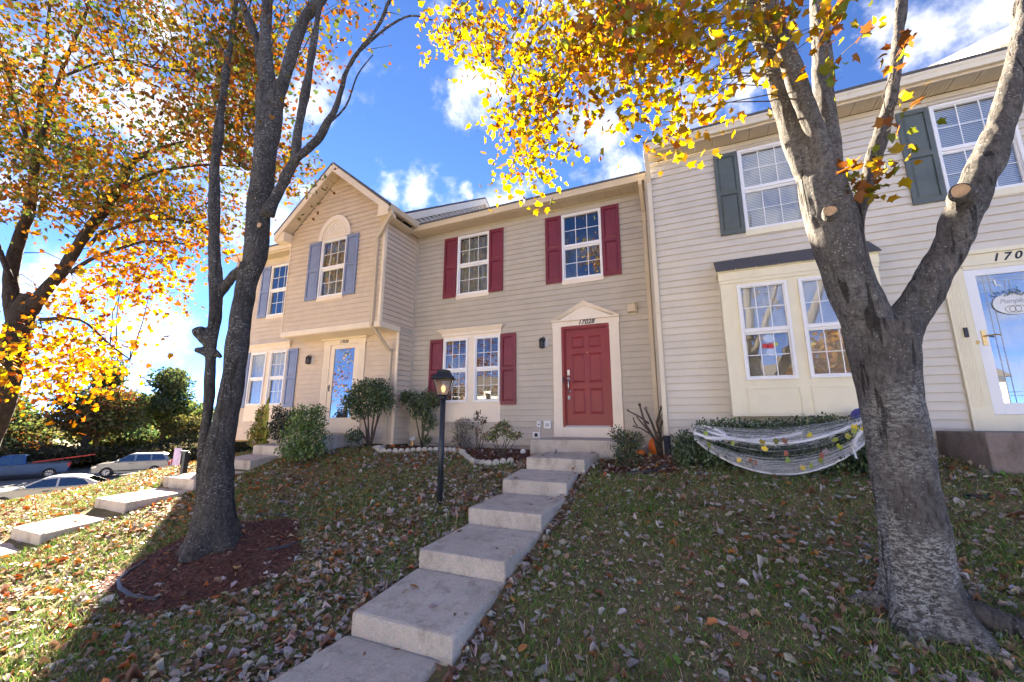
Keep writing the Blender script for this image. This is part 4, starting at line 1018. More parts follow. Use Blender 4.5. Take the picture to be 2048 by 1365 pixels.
LT=dict(
  trunk=[(-531,333,-151,31.0),(-535,331,-126,23.6),(-539,330,-98,20.4),(-541,329,-70,18.7),(-542,328,-34,15.5),(-540,329,2,13.8),(-538,330,33,13.5),(-538,330,91,13.4),(-538,330,158,12.7),(-536,331,189,12.9),(-530,334,219,14.3),(-534,332,295,15.3),(-535,331,358,14.5),(-536,331,424,17.4),(-541,329,484,17.2)],
  limb_a=[(-543,331,473,10.2),(-564,322,543,7.1),(-581,314,593,5.8),(-602,305,644,4.9),(-632,291,732,3.9)],
  limb_b=[(-535,329,460,10.7),(-548,323,529,8.6),(-556,320,583,7.8),(-560,318,638,7.3),(-568,314,755,6.2)],
  limb_c=[(-525,328,444,10.0),(-518,331,473,8.2),(-511,335,536,8.2),(-500,340,595,8.1),(-480,348,632,7.6),(-444,365,709,6.5)],
  limb_d=[(-510,329,273,8.7),(-505,332,295,7.0),(-492,338,334,6.6),(-484,341,359,6.4),(-484,341,414,5.3),(-480,343,482,5.2),(-478,344,552,4.7),(-476,345,608,4.1),(-477,344,683,3.5)],
  limb_e=[(-481,337,351,5.5),(-460,347,376,5.3),(-446,353,403,4.8),(-433,359,443,4.2),(-426,362,493,4.0),(-413,368,527,3.4),(-387,380,580,2.8),(-370,387,648,2.2)],
  twig_a=[(-413,368,527,2.0),(-379,383,568,1.8),(-347,398,592,1.4),(-316,411,583,0.9)],
  twig_b=[(-452,350,398,1.6),(-423,363,435,1.3),(-411,369,489,1.0),(-393,377,523,0.7)],
  stem=[(-551,333,-117,9.8),(-563,328,-82,8.3),(-568,325,-35,6.5),(-571,324,27,6.2),(-577,321,92,6.6),(-578,321,139,7.6),(-581,319,174,8.8),(-592,315,231,7.2),(-598,312,284,7.1),(-605,309,331,6.9),(-609,307,396,6.5),(-611,306,465,5.5),(-612,305,537,4.7),(-613,305,593,4.2),(-615,304,660,3.6),(-616,304,770,3.1)],
  arm=[(-578,321,167,6.6),(-561,323,186,6.1),(-544,327,203,6.2)],
  knob_a=[(-579,320,99,7.4),(-586,312,111,6.8),(-586,306,118,6.7)],
  knob_b=[(-577,321,84,6.3),(-584,312,90,4.6),(-585,307,90,3.6)],
  knob_c=[(-573,323,89,4.2),(-558,324,81,2.6)],
  twig_c=[(-612,305,537,1.9),(-627,299,566,1.6),(-652,288,594,1.2)],
)
MT=dict(
  trunk=[(-1122,284,-97,22.7),(-1117,286,-48,21.3),(-1106,291,36,20.6),(-1104,292,106,19.6),(-1103,293,170,18.5),(-1097,295,226,13.6)],
  limb_a=[(-1105,292,160,12.6),(-1126,282,216,11.6),(-1141,276,274,10.5),(-1139,276,341,9.6),(-1135,278,405,8.7),(-1148,272,514,7.0),(-1165,265,630,5.3),(-1176,260,731,4.1),(-1197,250,882,3.2)],
  limb_b=[(-1080,292,190,12.7),(-1060,301,232,10.1),(-1041,310,266,9.2),(-1018,320,329,8.9),(-978,338,420,8.5),(-961,346,486,6.4),(-924,362,516,4.0),(-865,389,538,2.7)],
  limb_c=[(-1129,270,483,4.4),(-1125,272,679,3.7),(-1116,276,758,3.5),(-1104,281,845,2.9),(-1108,279,949,2.3)],
  limb_d=[(-997,308,258,3.6),(-962,323,286,3.1),(-919,342,305,2.6),(-877,361,317,2.4),(-811,391,311,1.4)],
  limb_e=[(-960,313,306,3.4),(-940,322,330,2.8),(-882,349,354,2.7),(-813,379,351,2.1),(-753,406,325,1.4)],
  limb_f=[(-1105,270,247,4.5),(-1163,244,353,4.0),(-1233,212,508,3.5),(-1291,186,675,2.7)],
  limb_g=[(-1077,260,463,3.6),(-1127,238,557,2.7),(-1172,217,668,2.4),(-1221,196,784,1.9)],
  limb_h=[(-983,281,164,3.3),(-923,308,164,2.0),(-870,332,122,1.5),(-836,347,98,0.9)],
  limb_j=[(-964,333,415,4.0),(-911,357,456,2.8),(-828,395,477,2.3),(-760,425,473,1.2)],
  limb_k=[(-1109,268,669,2.7),(-1016,310,711,2.5),(-921,353,688,1.9),(-810,403,677,1.6),(-743,433,643,1.3)],
)
# leaf-cluster centres in cm
ML = [(-1382,225,897),(-949,478,879),(-1012,478,790),(-983,164,673),(-1211,244,673),(-929,248,597),(-1242,347,565),(-755,326,448),(-858,198,556),(-816,289,642),(-685,382,630),(-891,424,770),(-1057,402,550),(-688,381,649),(-938,231,518),(-934,395,668),(-733,382,625),(-1142,282,517),(-1240,312,613),(-597,341,479),(-797,210,659),(-1024,312,816),(-831,282,576),(-1018,397,784),(-714,377,702),(-1332,294,644),(-962,467,657),(-1208,377,851),(-943,398,651),(-1056,431,876),(-1097,205,647),(-843,273,529),(-959,185,717),(-771,446,633),(-1216,267,654),(-903,312,761),(-607,340,484),(-1090,148,556),(-1123,269,910),(-981,292,715),(-803,362,489),(-1548,212,725),(-833,386,694),(-954,240,728),(-1072,251,601),(-789,456,733),(-983,180,548),(-1275,368,603),(-1376,279,622),(-1246,267,919),(-1090,223,503),(-1418,202,721),(-1211,318,539),(-1090,293,703),(-1035,323,517),(-1059,365,928),(-1319,290,617),(-1099,373,899),(-1050,437,966),(-840,394,725),(-1098,469,639),(-1420,214,722),(-1185,317,853),(-1202,185,724),(-1296,208,843),(-882,246,597),(-1104,182,542),(-884,185,641),(-937,191,525),(-795,312,512),(-1006,311,635),(-1270,252,602),(-793,264,386),(-1126,242,597),(-794,390,533),(-660,333,525),(-1250,229,734),(-745,396,695),(-879,299,767),(-930,399,583),(-789,442,764),(-937,193,412),(-917,418,622),(-1060,461,667),(-1036,222,517),(-1067,282,473),(-791,438,754),(-1070,326,493),(-1457,300,765),(-1188,228,665),(-854,386,562),(-1293,343,598),(-736,360,597),(-697,352,656),(-1298,379,742),(-1100,295,532),(-1306,241,881),(-776,370,516),(-1094,200,634),(-1159,193,656),(-813,214,645),(-1256,385,659),(-669,280,595),(-1030,306,826),(-1081,245,814),(-832,344,702),(-865,295,674),(-1155,359,832),(-989,225,714),(-810,246,711),(-1260,205,658),(-1146,299,639),(-880,268,633),(-984,350,891),(-965,512,798),(-623,328,538),(-1022,345,802),(-659,334,602),(-946,250,424),(-996,186,636),(-910,250,415),(-893,245,375),(-1456,285,627),(-909,341,402),(-1439,315,645),(-1220,339,517),(-993,380,424),(-999,395,565),(-975,294,365),(-892,257,473),(-1192,378,473),(-1085,399,439),(-760,322,363),(-854,338,381),(-894,331,500),(-1181,358,563),(-1217,435,579),(-920,243,442),(-1048,455,583),(-915,356,398),(-1132,357,453),(-966,248,364),(-1133,395,648),(-1271,253,455),(-1345,283,596),(-889,238,369),(-1264,392,557),(-971,187,369),(-1348,252,499),(-988,220,374),(-977,330,430),(-1036,225,356),(-918,280,367),(-1100,319,437),(-832,390,443),(-992,420,569),(-1056,194,389),(-1224,312,586),(-938,267,461),(-791,297,390),(-1175,242,403),(-1026,280,381),(-923,251,492),(-1298,413,486),(-1416,336,668),(-1163,391,555),(-1145,315,490),(-866,363,463),(-1228,411,564),(-1019,185,385),(-1030,312,446),(-942,355,452),(-627,335,473),(-748,441,656),(-689,331,457),(-820,435,598),(-833,515,821),(-801,436,628),(-815,369,592),(-1000,449,888),(-944,498,609),(-718,398,530),(-826,541,642),(-650,345,468),(-765,419,569),(-660,316,542),(-681,356,582),(-659,355,435),(-939,457,661),(-934,399,747),(-752,390,752),(-901,502,932),(-703,349,701),(-627,344,614),(-670,396,543),(-642,317,577),(-602,314,602),(-705,413,579),(-752,449,812),(-739,419,492),(-826,440,647),(-599,339,628),(-908,441,717),(-1004,446,662),(-896,541,683),(-831,389,595),(-775,403,821),(-579,370,543),(-598,329,590),(-797,446,667),(-839,365,590),(-675,383,473),(-885,502,568),(-666,420,414),(-798,579,584),(-656,376,433),(-571,373,415),(-818,525,533),(-826,545,581),(-915,542,539),(-752,418,498),(-730,513,516),(-675,442,430),(-675,462,467),(-1021,331,379),(-961,557,490),(-1001,384,449),(-952,430,451),(-889,339,392),(-843,395,371),(-1164,382,467),(-894,348,322),(-1062,445,466),(-1199,431,528),(-1103,414,495),(-1004,380,422),(-1075,523,511),(-797,278,317),(-1065,411,419),(-865,477,455),(-1068,423,428),(-1003,326,393),(-808,388,381),(-1136,480,433),(-994,492,416),(-966,422,404),(-947,495,425),(-869,396,294),(-698,368,288),(-810,350,317),(-821,427,313),(-707,330,271),(-1023,451,394),(-812,397,318),(-782,411,353),(-1025,539,448),(-1054,455,245),(-786,308,212),(-735,317,197),(-1045,412,299),(-1047,420,348),(-1132,442,374),(-767,274,232),(-756,328,209),(-1033,396,248),(-860,354,256),(-768,284,211),(-1033,387,297),(-1209,416,308),(-935,455,259),(-1004,333,203),(-1266,395,233),(-1034,328,204),(-1064,336,257),(-1200,395,232),(-981,317,209),(-822,279,37),(-1044,343,71),(-930,353,86),(-951,330,86),(-1190,393,103),(-925,300,72),(-1113,327,80),(-1256,452,99),(-875,255,59),(-1172,380,44),(-1013,319,83),(-1087,361,125),(-1060,393,118),(-1180,400,97),(-1308,371,73),(-1257,456,129),(-858,279,110),(-1286,428,147),(-1055,301,131),(-1002,275,100),(-936,250,122),(-1061,283,126),(-839,304,128),(-1216,451,165),(-905,292,123),(-753,276,114),(-898,312,106),(-739,505,901),(-772,581,875),(-545,368,637),(-644,410,742),(-870,525,912),(-589,415,628),(-597,353,642),(-464,363,625),(-551,491,826),(-471,375,653),(-1277,144,688),(-1214,149,621),(-1697,166,766),(-1534,186,598),(-1494,224,1048),(-1622,215,712),(-1410,233,687),(-1664,149,915),(-1580,224,557),(-1294,208,570),(-1338,127,772),(-1205,168,639),(-1141,213,411),(-1519,232,474),(-1438,227,439),(-1241,144,486),(-1322,209,395),(-1068,135,676),(-1281,225,650),(-1500,198,830),(-1125,93,562),(-1492,150,869),(-1201,88,783),(-1029,136,608),(-1065,110,657),(-1675,160,777),(-1413,152,869),(-1451,171,923),(-1034,149,415),(-1546,141,1153),(-1191,128,605),(-1176,188,340),(-1030,166,498),(-1512,159,646),(-1312,190,610),(-1384,114,969),(-1148,147,709),(-1669,151,849),(-1351,103,790),(-1159,105,934),(-775,318,873),(-873,346,1072),(-978,124,872),(-766,219,848),(-1236,158,1091),(-598,406,887),(-1038,145,931),(-934,160,760),(-662,387,895),(-824,266,902),(-940,403,986),(-621,288,836),(-877,161,737),(-940,150,815),(-1594,132,1181),(-1221,246,1084),(-625,298,739),(-683,376,951),(-1238,326,1080),(-1130,207,954),(-820,372,1071),(-900,394,1150),(-876,164,777),(-719,357,976),(-728,369,1017),(-927,228,774),(-1346,138,998),(-943,354,1017),(-1210,314,1242),(-708,259,758),(-1450,178,1096),(-670,290,726),(-1053,179,933),(-562,335,776),(-987,276,1084),(-1325,216,1214),(-738,313,925),(-841,295,965),(-1063,116,755),(-1263,192,1168)]
MR = [(19,325,332),(-32,349,409),(-39,346,410),(-127,409,526),(-213,366,515),(-123,419,497),(-77,337,429),(-213,366,492),(-71,414,422),(-104,408,431),(-207,380,468),(-116,407,476),(-245,393,552),(-210,419,526),(-218,424,515),(-231,364,476),(-113,370,398),(-96,410,473),(-30,355,369),(-71,376,458),(11,374,381),(-230,401,565),(-144,401,536),(18,396,401),(-93,374,425),(-32,323,341),(-106,385,451),(-154,395,445),(-41,405,404),(-135,386,490),(-198,361,462),(-276,413,548),(-30,379,441),(-13,373,428),(-246,413,525),(-16,342,389),(-72,360,388),(-159,366,499),(-268,383,539),(-16,338,346),(-51,328,351),(-45,334,351),(-5,393,414),(-68,410,487),(-49,326,358),(-8,375,386),(-272,393,533),(-11,350,387),(-60,371,392),(-70,358,427),(-91,387,461),(-88,397,419),(-9,342,344),(-192,428,492),(-151,372,423),(-163,410,508),(-8,301,333),(-230,392,523),(-61,371,399),(-5,324,329),(-118,380,440),(-30,321,360),(-38,329,329),(-20,372,377),(-25,391,409),(-30,358,355),(8,319,328),(-11,384,381),(-44,367,397),(25,337,353),(-29,348,393),(-24,350,365),(22,329,339),(-41,334,377),(-55,333,357),(42,387,359),(14,360,358),(-13,307,298),(-27,342,360),(-18,383,427),(28,377,397),(15,330,313),(-19,388,416),(-52,414,421),(37,379,380),(22,371,370),(-6,324,356),(17,393,375),(-32,372,386),(-54,369,392),(-6,382,387),(-19,351,383),(-240,438,517),(-159,390,446),(-214,442,506),(-118,384,392),(-179,384,427),(-101,373,385),(-172,376,413),(-144,396,383),(-160,376,399),(-120,437,451),(-131,380,433),(-141,372,380),(-147,411,404),(-143,438,458),(-141,422,476),(-122,391,425),(-190,368,425),(-165,379,387),(-138,397,410),(-133,433,459),(-167,387,456),(-215,422,457),(-111,388,362),(-148,426,371),(-142,401,349),(-152,436,362),(-181,438,407),(-126,387,299),(-194,437,420),(-205,432,394),(-143,388,355),(-172,385,344),(-147,412,390),(-190,402,375),(-193,431,407),(-160,420,350),(-168,384,369),(-176,395,348),(-96,366,288),(-160,378,341),(-149,412,346),(-131,402,356),(-160,382,313),(-187,469,327),(-186,429,317),(-191,445,334),(-176,429,347),(-171,433,360),(-159,445,318),(-181,422,291),(-195,442,356),(-175,454,300),(-178,445,297),(-52,399,387),(-32,371,323),(-45,366,379),(0,360,332),(-3,377,342),(-21,385,358),(-70,408,420),(-21,356,339),(-90,430,447),(-15,310,310),(-113,441,424),(-37,391,389),(-99,407,413),(-3,400,384),(-92,407,403),(-57,420,405),(-52,338,305),(-16,338,283),(-54,358,315),(-68,416,429),(-74,366,356),(-34,332,312),(5,388,300),(11,330,269),(-9,361,276),(9,335,256),(9,318,238),(-25,370,300),(9,403,335),(19,348,269),(-30,421,308),(10,395,286),(56,335,302),(55,296,283),(56,316,287),(56,343,298),(43,393,358),(41,374,344),(40,302,255),(48,360,290),(35,362,344),(33,306,288),(51,330,298),(58,320,285),(-277,400,516),(-271,401,502),(-289,428,567),(-309,410,573),(-265,435,556),(-279,390,535),(-246,372,517),(-279,400,529),(-290,432,551),(34,358,458),(45,371,427),(-313,356,636),(34,374,467),(24,351,470),(16,350,435),(42,279,349),(-145,358,526),(-47,349,451),(-98,415,563),(-279,406,714),(65,278,317),(-17,368,454),(-210,395,656),(-160,360,550),(-46,396,532)]
MS = [(144,388,203),(141,389,199),(166,408,218),(135,383,181),(129,381,186),(150,396,186),(146,393,189),(131,392,201),(169,395,241),(135,383,177),(122,346,303),(126,351,314),(153,374,316),(115,357,316),(122,348,317),(123,357,320),(83,346,327),(77,326,312),(86,341,322),(82,331,315),(90,344,320),(88,342,326),(160,371,277),(186,408,267),(177,395,307),(119,361,282),(119,365,276)]
def smooth_path(nodes, sub=4):
    P = np.array(nodes, dtype=float)/100.
    n = len(P); out = []
    for i in range(n-1):
        p0, p1, p2, p3 = P[max(i-1, 0)], P[i], P[i+1], P[min(i+2, n-1)]
        for t in np.linspace(0, 1, sub, endpoint=False):
            out.append(.5*((2*p1)+(-p0+p2)*t+(2*p0-5*p1+4*p2-p3)*t*t+(-p0+3*p1-3*p2+p3)*t**3))
    out.append(P[-1]); out = np.array(out); out[:, 3] = np.clip(out[:, 3], .003, None); return out
from mathutils import noise as mnoise
def limb_mesh(paths, voxel, base, bumps=(), flare=None, rough=.012):
    """all limbs of one tree fused into one skin: tubes, voxel-remeshed, then roughened"""
    mb = MB()
    for P in paths: mb.tube([tuple(p[:3]) for p in P], [p[3] for p in P], 12)
    for (c, r) in bumps:
        mb.lathe([(.001, -r), (r*.7, -r*.7), (r, 0), (r*.7, r*.7), (.001, r)], c, 10)
    me = bpy.data.meshes.new('tmp'); me.from_pydata([(x-base[0], y-base[1], z-base[2]) for x, y, z in mb.v], [], mb.f)
    o = bpy.data.objects.new('tmp', me); COL.objects.link(o)
    r = o.modifiers.new('r', 'REMESH'); r.mode = 'VOXEL'; r.voxel_size = voxel
    sm = o.modifiers.new('s', 'SMOOTH'); sm.iterations = 3; sm.factor = .5
    me2 = bpy.data.meshes.new_from_object(o.evaluated_get(bpy.context.evaluated_depsgraph_get()))
    bpy.data.objects.remove(o)
    n = len(me2.vertices); co = np.empty(n*3); me2.vertices.foreach_get("co", co); co = co.reshape(-1, 3)
    no = np.empty(n*3); me2.vertex_normals.foreach_get("vector", no); no = no.reshape(-1, 3)
    d = np.array([mnoise.noise((p[0]*7, p[1]*7, p[2]*2.2))*1.3 + mnoise.noise((p[0]*22, p[1]*22, p[2]*6))*.6 for p in co])*rough
    co = co + no*d[:, None]
    if flare is not None:
        h = np.clip((flare[0]-co[:, 2])/flare[0], 0, 1)**2
        ang = np.arctan2(co[:, 1], co[:, 0]); k = 1+h*flare[1]*(.55+.45*np.sin(ang*5+flare[2])+.25*np.sin(ang*3+1))
        co[:, 0] *= k; co[:, 1] *= k
    me2.vertices.foreach_set("co", co.ravel()); me2.polygons.foreach_set("use_smooth", np.ones(len(me2.polygons), dtype=bool)); me2.update()
    return me2
def cut_stub(tree, p, d, r, length=.10, name='cut_stub', mat='bark_R'):
    d = Vector(d).normalized(); p = Vector(p); a = d.orthogonal().normalized(); b = d.cross(a); mb = MB(); n = 20
    ring = lambda t, rr: [tuple(p+d*t+(a*math.cos(2*math.pi*i/n)+b*math.sin(2*math.pi*i/n))*rr*(1+.05*math.sin(3*2*math.pi*i/n+.7))) for i in range(n)]
    k = [ring(-length*1.3, r*1.75), ring(-length*.5, r*1.38), ring(length*.15, r*1.16), ring(length*.30, r*1.0)]
    for u in range(3):
        for i in range(n): j = (i+1) % n; mb.quad(k[u][i], k[u][j], k[u+1][j], k[u+1][i], 0)
    mb.face(ring(length*.24, r*.92), 1)
    for i in range(n):
        j = (i+1) % n; q = ring(length*.24, r*.92); mb.quad(k[3][i], k[3][j], q[j], q[i], 0)
    return mb.build(name, [M[mat], M['cut_wood']], tree, fix=True, smooth=False)
def twigs(name, tree, clusters, paths, mat, r0=.006, frac=1.0, sag=.0):
    """a thin branch from the nearest limb out to each leaf cluster"""
    A = np.concatenate(paths); mb = MB()
    for c in clusters:
        if random.random() > frac: continue
        c = np.array(c); d = np.linalg.norm(A[:, :3]-c, axis=1) + .6*np.clip(A[:, 2]-c[2]-.2, 0, 9)*0; i = int(np.argmin(d+.35*np.clip(c[2]-A[:, 2], -9, 0)*0))
        s = A[i, :3]; L = d[i]
        if L < .12 or L > 7: continue
        m1 = s+(c-s)*.35+np.array([random.gauss(0, .08*L), random.gauss(0, .08*L), .14*L]); m2 = s+(c-s)*.75+np.array([random.gauss(0, .06*L), random.gauss(0, .06*L), .08*L])
        k = r0*(.6+.35*min(L, 3)); mb.tube([s, m1, m2, c], [k*1.5, k, k*.6, k*.25], 5, cap=False)
    return tag(mb.build(name, mat, tree, fix=False), kind='stuff')
def crown(tree, clusters, per, rad, size, cols, wts, name='crown', singles=300, T=MAPLE_T, F=MAPLE_F, mat=None, flat=.75, tone=.22):
    """leaves round the cluster centres; the nearest `singles` become parts of their own, the rest one crown part"""
    C = np.array(clusters); n = len(C)*per; base = np.array(ORG[tree])
    pos = np.repeat(C, per, axis=0) + RNG.normal(0, 1, (n, 3))*np.array([1, 1, flat])*rad*.55
    ck = palette(len(C), cols, wts, tone*.6); mix = palette(n, cols, wts, tone); pick = RNG.random(n) < .6
    col = np.where(pick[:, None], np.repeat(ck, per, axis=0)*(1+RNG.normal(0, tone*.7, (n, 1))), mix); col = np.clip(col, .004, .95)
    R = rot_mats(n); sc = size*RNG.uniform(.55, 1.15, n)
    d = np.linalg.norm(pos, axis=1)
    fwd = pos @ np.array([-.4032, .8944, .1937]); rt = (pos @ np.array([.9119, .4105, .0027]))/np.maximum(fwd, .1); up = (pos @ np.array([.0771, -.1777, .981]))/np.maximum(fwd, .1)
    seen = (fwd > .5) & (abs(rt) < 1.26) & (abs(up) < .84)
    order = np.argsort(np.where(seen, d/sc*size, 1e3+d)); near, far = order[:singles], order[singles:]
    mat = mat or M['leaf']
    if len(far): tag(link(name, scatter(T, F, pos[far]-base, R[far], sc[far], col[far], name, mat, (1.2, 1.6)), tree), kind='stuff')
    if singles:
        vars_ = []
        for k in near[:24]:
            vars_.append(np_mesh('leaf', np.array(T)*size*[random.uniform(.7, 1.05), 1, random.gauss(1.2, 1.6)], F, np.repeat(col[k][None], len(T), 0), mat))
        for i, k in enumerate(near):
            m4 = Matrix(R[k].tolist()).to_euler()
            o = link('leaf', vars_[i % len(vars_)], tree, pos[k], m4); s_ = sc[k]/size; o.scale = (s_, s_, s_)
def V3(L): return [np.array(p)/100. for p in L]
YEL = [(.42, .27, .014), (.38, .19, .012), (.32, .11, .010), (.26, .24, .02), (.15, .17, .022), (.28, .075, .012), (.17, .075, .018)]

# right-hand maple with the forked trunk
TR = thing('maple_tree', 'forked grey barked maple standing close in front of the cream townhouse', 'tree', (1.34, 4.09, gzs(1.34, 4.09)-.05))
rp = [smooth_path(v) for v in RT.values()]
for P in rp[2:]: P[:, 3] *= .90
bumps = [((1.44, 3.90, .72), .13), ((1.88, 3.78, 1.62), .15), ((1.20, 3.98, 1.88), .12), ((1.12, 3.97, .95), .09), ((1.55, 4.0, .4), .12), ((1.55, 4.01, 3.3), .05)]
me = limb_mesh(rp, .017, ORG[TR], [], (.40, .42, .6), .013); me.materials.append(M['bark_R']); link('trunk', me, TR)
# roots running out over the lawn
mb = MB()
for a, L, r in ((-.35, .95, .10), (-1.3, .6, .085), (-2.3, .55, .08), (2.9, .6, .08), (.5, .7, .09)):
    P = []
    for t in np.linspace(.12, 1, 7):
        x, y = 1.34+math.cos(a+.25*t)*L*t, 4.09+math.sin(a+.25*t)*L*t; P.append((x, y, gzs(x, y)+.10*(1-t)**1.5-.035*t))
    mb.tube(P, [r*(1-.75*t) for t in np.linspace(0, 1, 7)], 9)
mb.build('root', M['bark_R'], TR, smooth=True)
cut_stub(TR, (1.875, 3.86, 1.67), (-.45, -.88, .05), .054, .10)
cut_stub(TR, (1.075, 3.80, 1.655), (-.25, -.95, .12), .046, .09)
MRv, MSv = V3(MR), V3(MS)
hang = [smooth_path(l) for l in ([(63,402,563,5),(10,420,560,3),(-80,450,520,2.2),(-150,470,430,1.6)], [(63,402,563,4),(-60,440,600,3),(-170,470,560,2),(-260,500,470,1)], [(74,346,432,4),(20,350,450,2.5),(-60,370,420,1.6)], [(74,346,432,3),(20,320,470,2),(-40,310,480,1.4),(-120,330,470,.8)])]
mb = MB()
for P in hang: mb.tube([tuple(p[:3]) for p in P], [p[3] for p in P], 6)
mb.build('limb', M['twig'], TR, smooth=True)
twigs('branchlet', TR, MRv+MSv, rp[2:]+hang, M['twig'], .005, .85)
crown(TR, MRv, 19, .40, .090, YEL, [7.5, 4.6, 2.2, 2.2, 1.0, .6, .3], singles=190)
crown(TR, MSv, 8, .14, .088, [(.34, .19, .025), (.30, .12, .02), (.38, .25, .02), (.20, .22, .03), (.24, .09, .03)], None, name='spray', singles=105)
# left maple with the bare twin stems
TL = thing('maple_tree', 'dark twin stemmed bare maple in the mulch ring on the left lawn', 'tree', (-5.30, 3.30, gzs(-5.3, 3.3)-.05))
lp = [smooth_path(v) for v in LT.values()]
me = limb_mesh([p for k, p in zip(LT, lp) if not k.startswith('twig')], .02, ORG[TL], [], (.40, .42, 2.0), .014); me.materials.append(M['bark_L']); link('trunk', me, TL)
mb = MB()
for k, P in zip(LT, lp):
    if k.startswith('twig'): mb.tube([tuple(p[:3]) for p in P], [p[3] for p in P], 6)
for k in range(26):   # bare fine twigs high up
    P = random.choice(lp[1:6]); i = random.randrange(len(P)//2, len(P)); s = P[i, :3]; v = np.array([random.gauss(.25, .5), random.gauss(0, .4), random.uniform(.2, .9)]); L = random.uniform(.4, 1.3)
    mb.tube([s, s+v*L*.4+RNG.normal(0, .04, 3), s+v*L*.8+RNG.normal(0, .08, 3)], [.010, .006, .002], 5)
tag(mb.build('branchlet', M['bark_L'], TL, smooth=True), kind='stuff')
for (p, d, r) in (((-5.284, 3.20, 2.96), (.15, -.98, -.1), .040), ((-5.172, 3.25, 2.573), (.2, -.97, -.1), .036), ((-5.355, 3.169, 2.014), (-.2, -.97, 0), .038)):
    cut_stub(TL, p, d, r, .035, mat='bark_L')
# leafy maple at the far left
TM = thing('maple_tree', 'large maple at the far left edge full of yellow and orange leaves', 'tree', (-10.6, 2.4, gzs(-10.6, 2.4)))
mp = [smooth_path(v) for v in MT.values()]
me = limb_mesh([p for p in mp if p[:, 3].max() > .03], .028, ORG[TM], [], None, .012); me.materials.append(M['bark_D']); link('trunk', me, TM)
mb = MB()
for P in mp: 
    if P[:, 3].max() <= .09: mb.tube([tuple(p[:3]) for p in P], [p[3] for p in P], 7)
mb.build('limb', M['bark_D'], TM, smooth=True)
MLv = V3(ML); twigs('branchlet', TM, MLv, mp, M['bark_D'], .006, .75)
up = [p for p in MLv if p[2] > 3.4]; lo = [p for p in MLv if p[2] <= 3.4]
crown(TM, up, 74, .60, .088, [(.34, .22, .025), (.34, .15, .018), (.28, .09, .014), (.15, .17, .03), (.085, .12, .03), (.22, .07, .018), (.16, .09, .03)], [2.6, 2.6, 2.4, 2.8, 2.2, 1.2, 1.4], singles=150, mat=M['leaf_olive'])
crown(TM, lo, 48, .52, .095, [(0.429, 0.232, 0.012), (0.383, 0.151, 0.009), (0.336, 0.087, 0.009), (0.174, 0.162, 0.017), (0.267, 0.058, 0.012)], [3, 3, 3, 1.2, 1], name='spray', singles=150)

# ------------------------------------------------------------------ shrubs
def shrub(name, label, cat, base, blobs, n, size, cols, stems=(), tmpl='oval', mat='evergreen', group=None, dense=.85, wts=None, stem_r=.012):
    """blobs: (dx, dy, dz, rx, ry, rz) leafy volumes above the base point"""
    bx, by = base; bz = gzs(bx, by); t = thing(name, label, cat, (bx, by, bz), group)
    vol = np.array([b[3]*b[4]*b[5] for b in blobs])**.75; k = RNG.choice(len(blobs), n, p=vol/vol.sum()); B = np.array(blobs)[k]
    v = RNG.normal(0, 1, (n, 3)); v /= np.linalg.norm(v, axis=1)[:, None]; r = RNG.uniform(0, 1, n)**(1/3.)*dense+RNG.normal(0, .10, n)
    pos = B[:, :3]+v*B[:, 3:]*r[:, None]
    ok = (pos[:, 2] > .02); pos = pos[ok]; n = len(pos)
    T, F = {'oval': (OVAL_T, OVAL_F), 'maple': (LOBE_T, LOBE_F)}[tmpl]
    col = palette(n, cols, wts, .22)
    tag(link('foliage', scatter(T, F, pos, rot_mats(n), size*RNG.uniform(.6, 1.25, n), col, 'foliage', M[mat]), t), kind='stuff')
    for i, (dx, dy, h) in enumerate(stems):
        mb = MB(); w = [(bx+random.gauss(0, .03), by+random.gauss(0, .03), bz-.03)]
        for s in (.35, .7, 1): w.append((bx+dx*s+random.gauss(0, .02), by+dy*s, bz+h*s))
        mb.tube(w, [stem_r*1.3, stem_r, stem_r*.7, stem_r*.3], 6); mb.build('stem', M['twig'], t, smooth=True)
    return t
G1 = [(0.109, 0.217, 0.041), (0.080, 0.160, 0.035), (0.160, 0.275, 0.051), (0.058, 0.109, 0.029)]
G2 = [(0.065, 0.130, 0.039), (0.047, 0.098, 0.031), (0.104, 0.169, 0.049), (0.034, 0.065, 0.023)]
shrub('shrub', 'round bright green bush beside the left porch', 'shrub', (-7.45, 6.15), [(0, 0, .50, .60, .5, .42), (.1, 0, .85, .42, .4, .32), (-.25, 0, .95, .22, .2, .28), (-.05, 0, .25, .62, .5, .22), (.3, .0, 1.05, .2, .2, .15)], 5200, .050, G1, [(.2, 0, .9), (-.2, 0, .9), (0, .1, 1.1), (-.3, .1, 1.15), (.3, 0, .6)])
shrub('shrub', 'tall dark green holly with bare stems at the corner of the left townhouse', 'shrub', (-6.95, 7.52), [(-.35, -.1, 1.18, .42, .38, .36), (.22, -.1, 1.25, .40, .38, .36), (-.05, -.1, 1.40, .5, .4, .25), (-.55, -.1, 1.0, .30, .3, .28), (.45, -.1, 1.05, .26, .3, .28), (-.30, -.1, .80, .26, .25, .22), (.12, -.1, .9, .28, .25, .22), (-.25, -.25, .28, .26, .22, .2)], 6200, .050, G2, [(-.45, 0, 1.2), (.1, 0, 1.35), (.35, 0, 1.2), (-.2, 0, 1.1), (.2, 0, .9), (-.3, -.1, .5)], stem_r=.022)
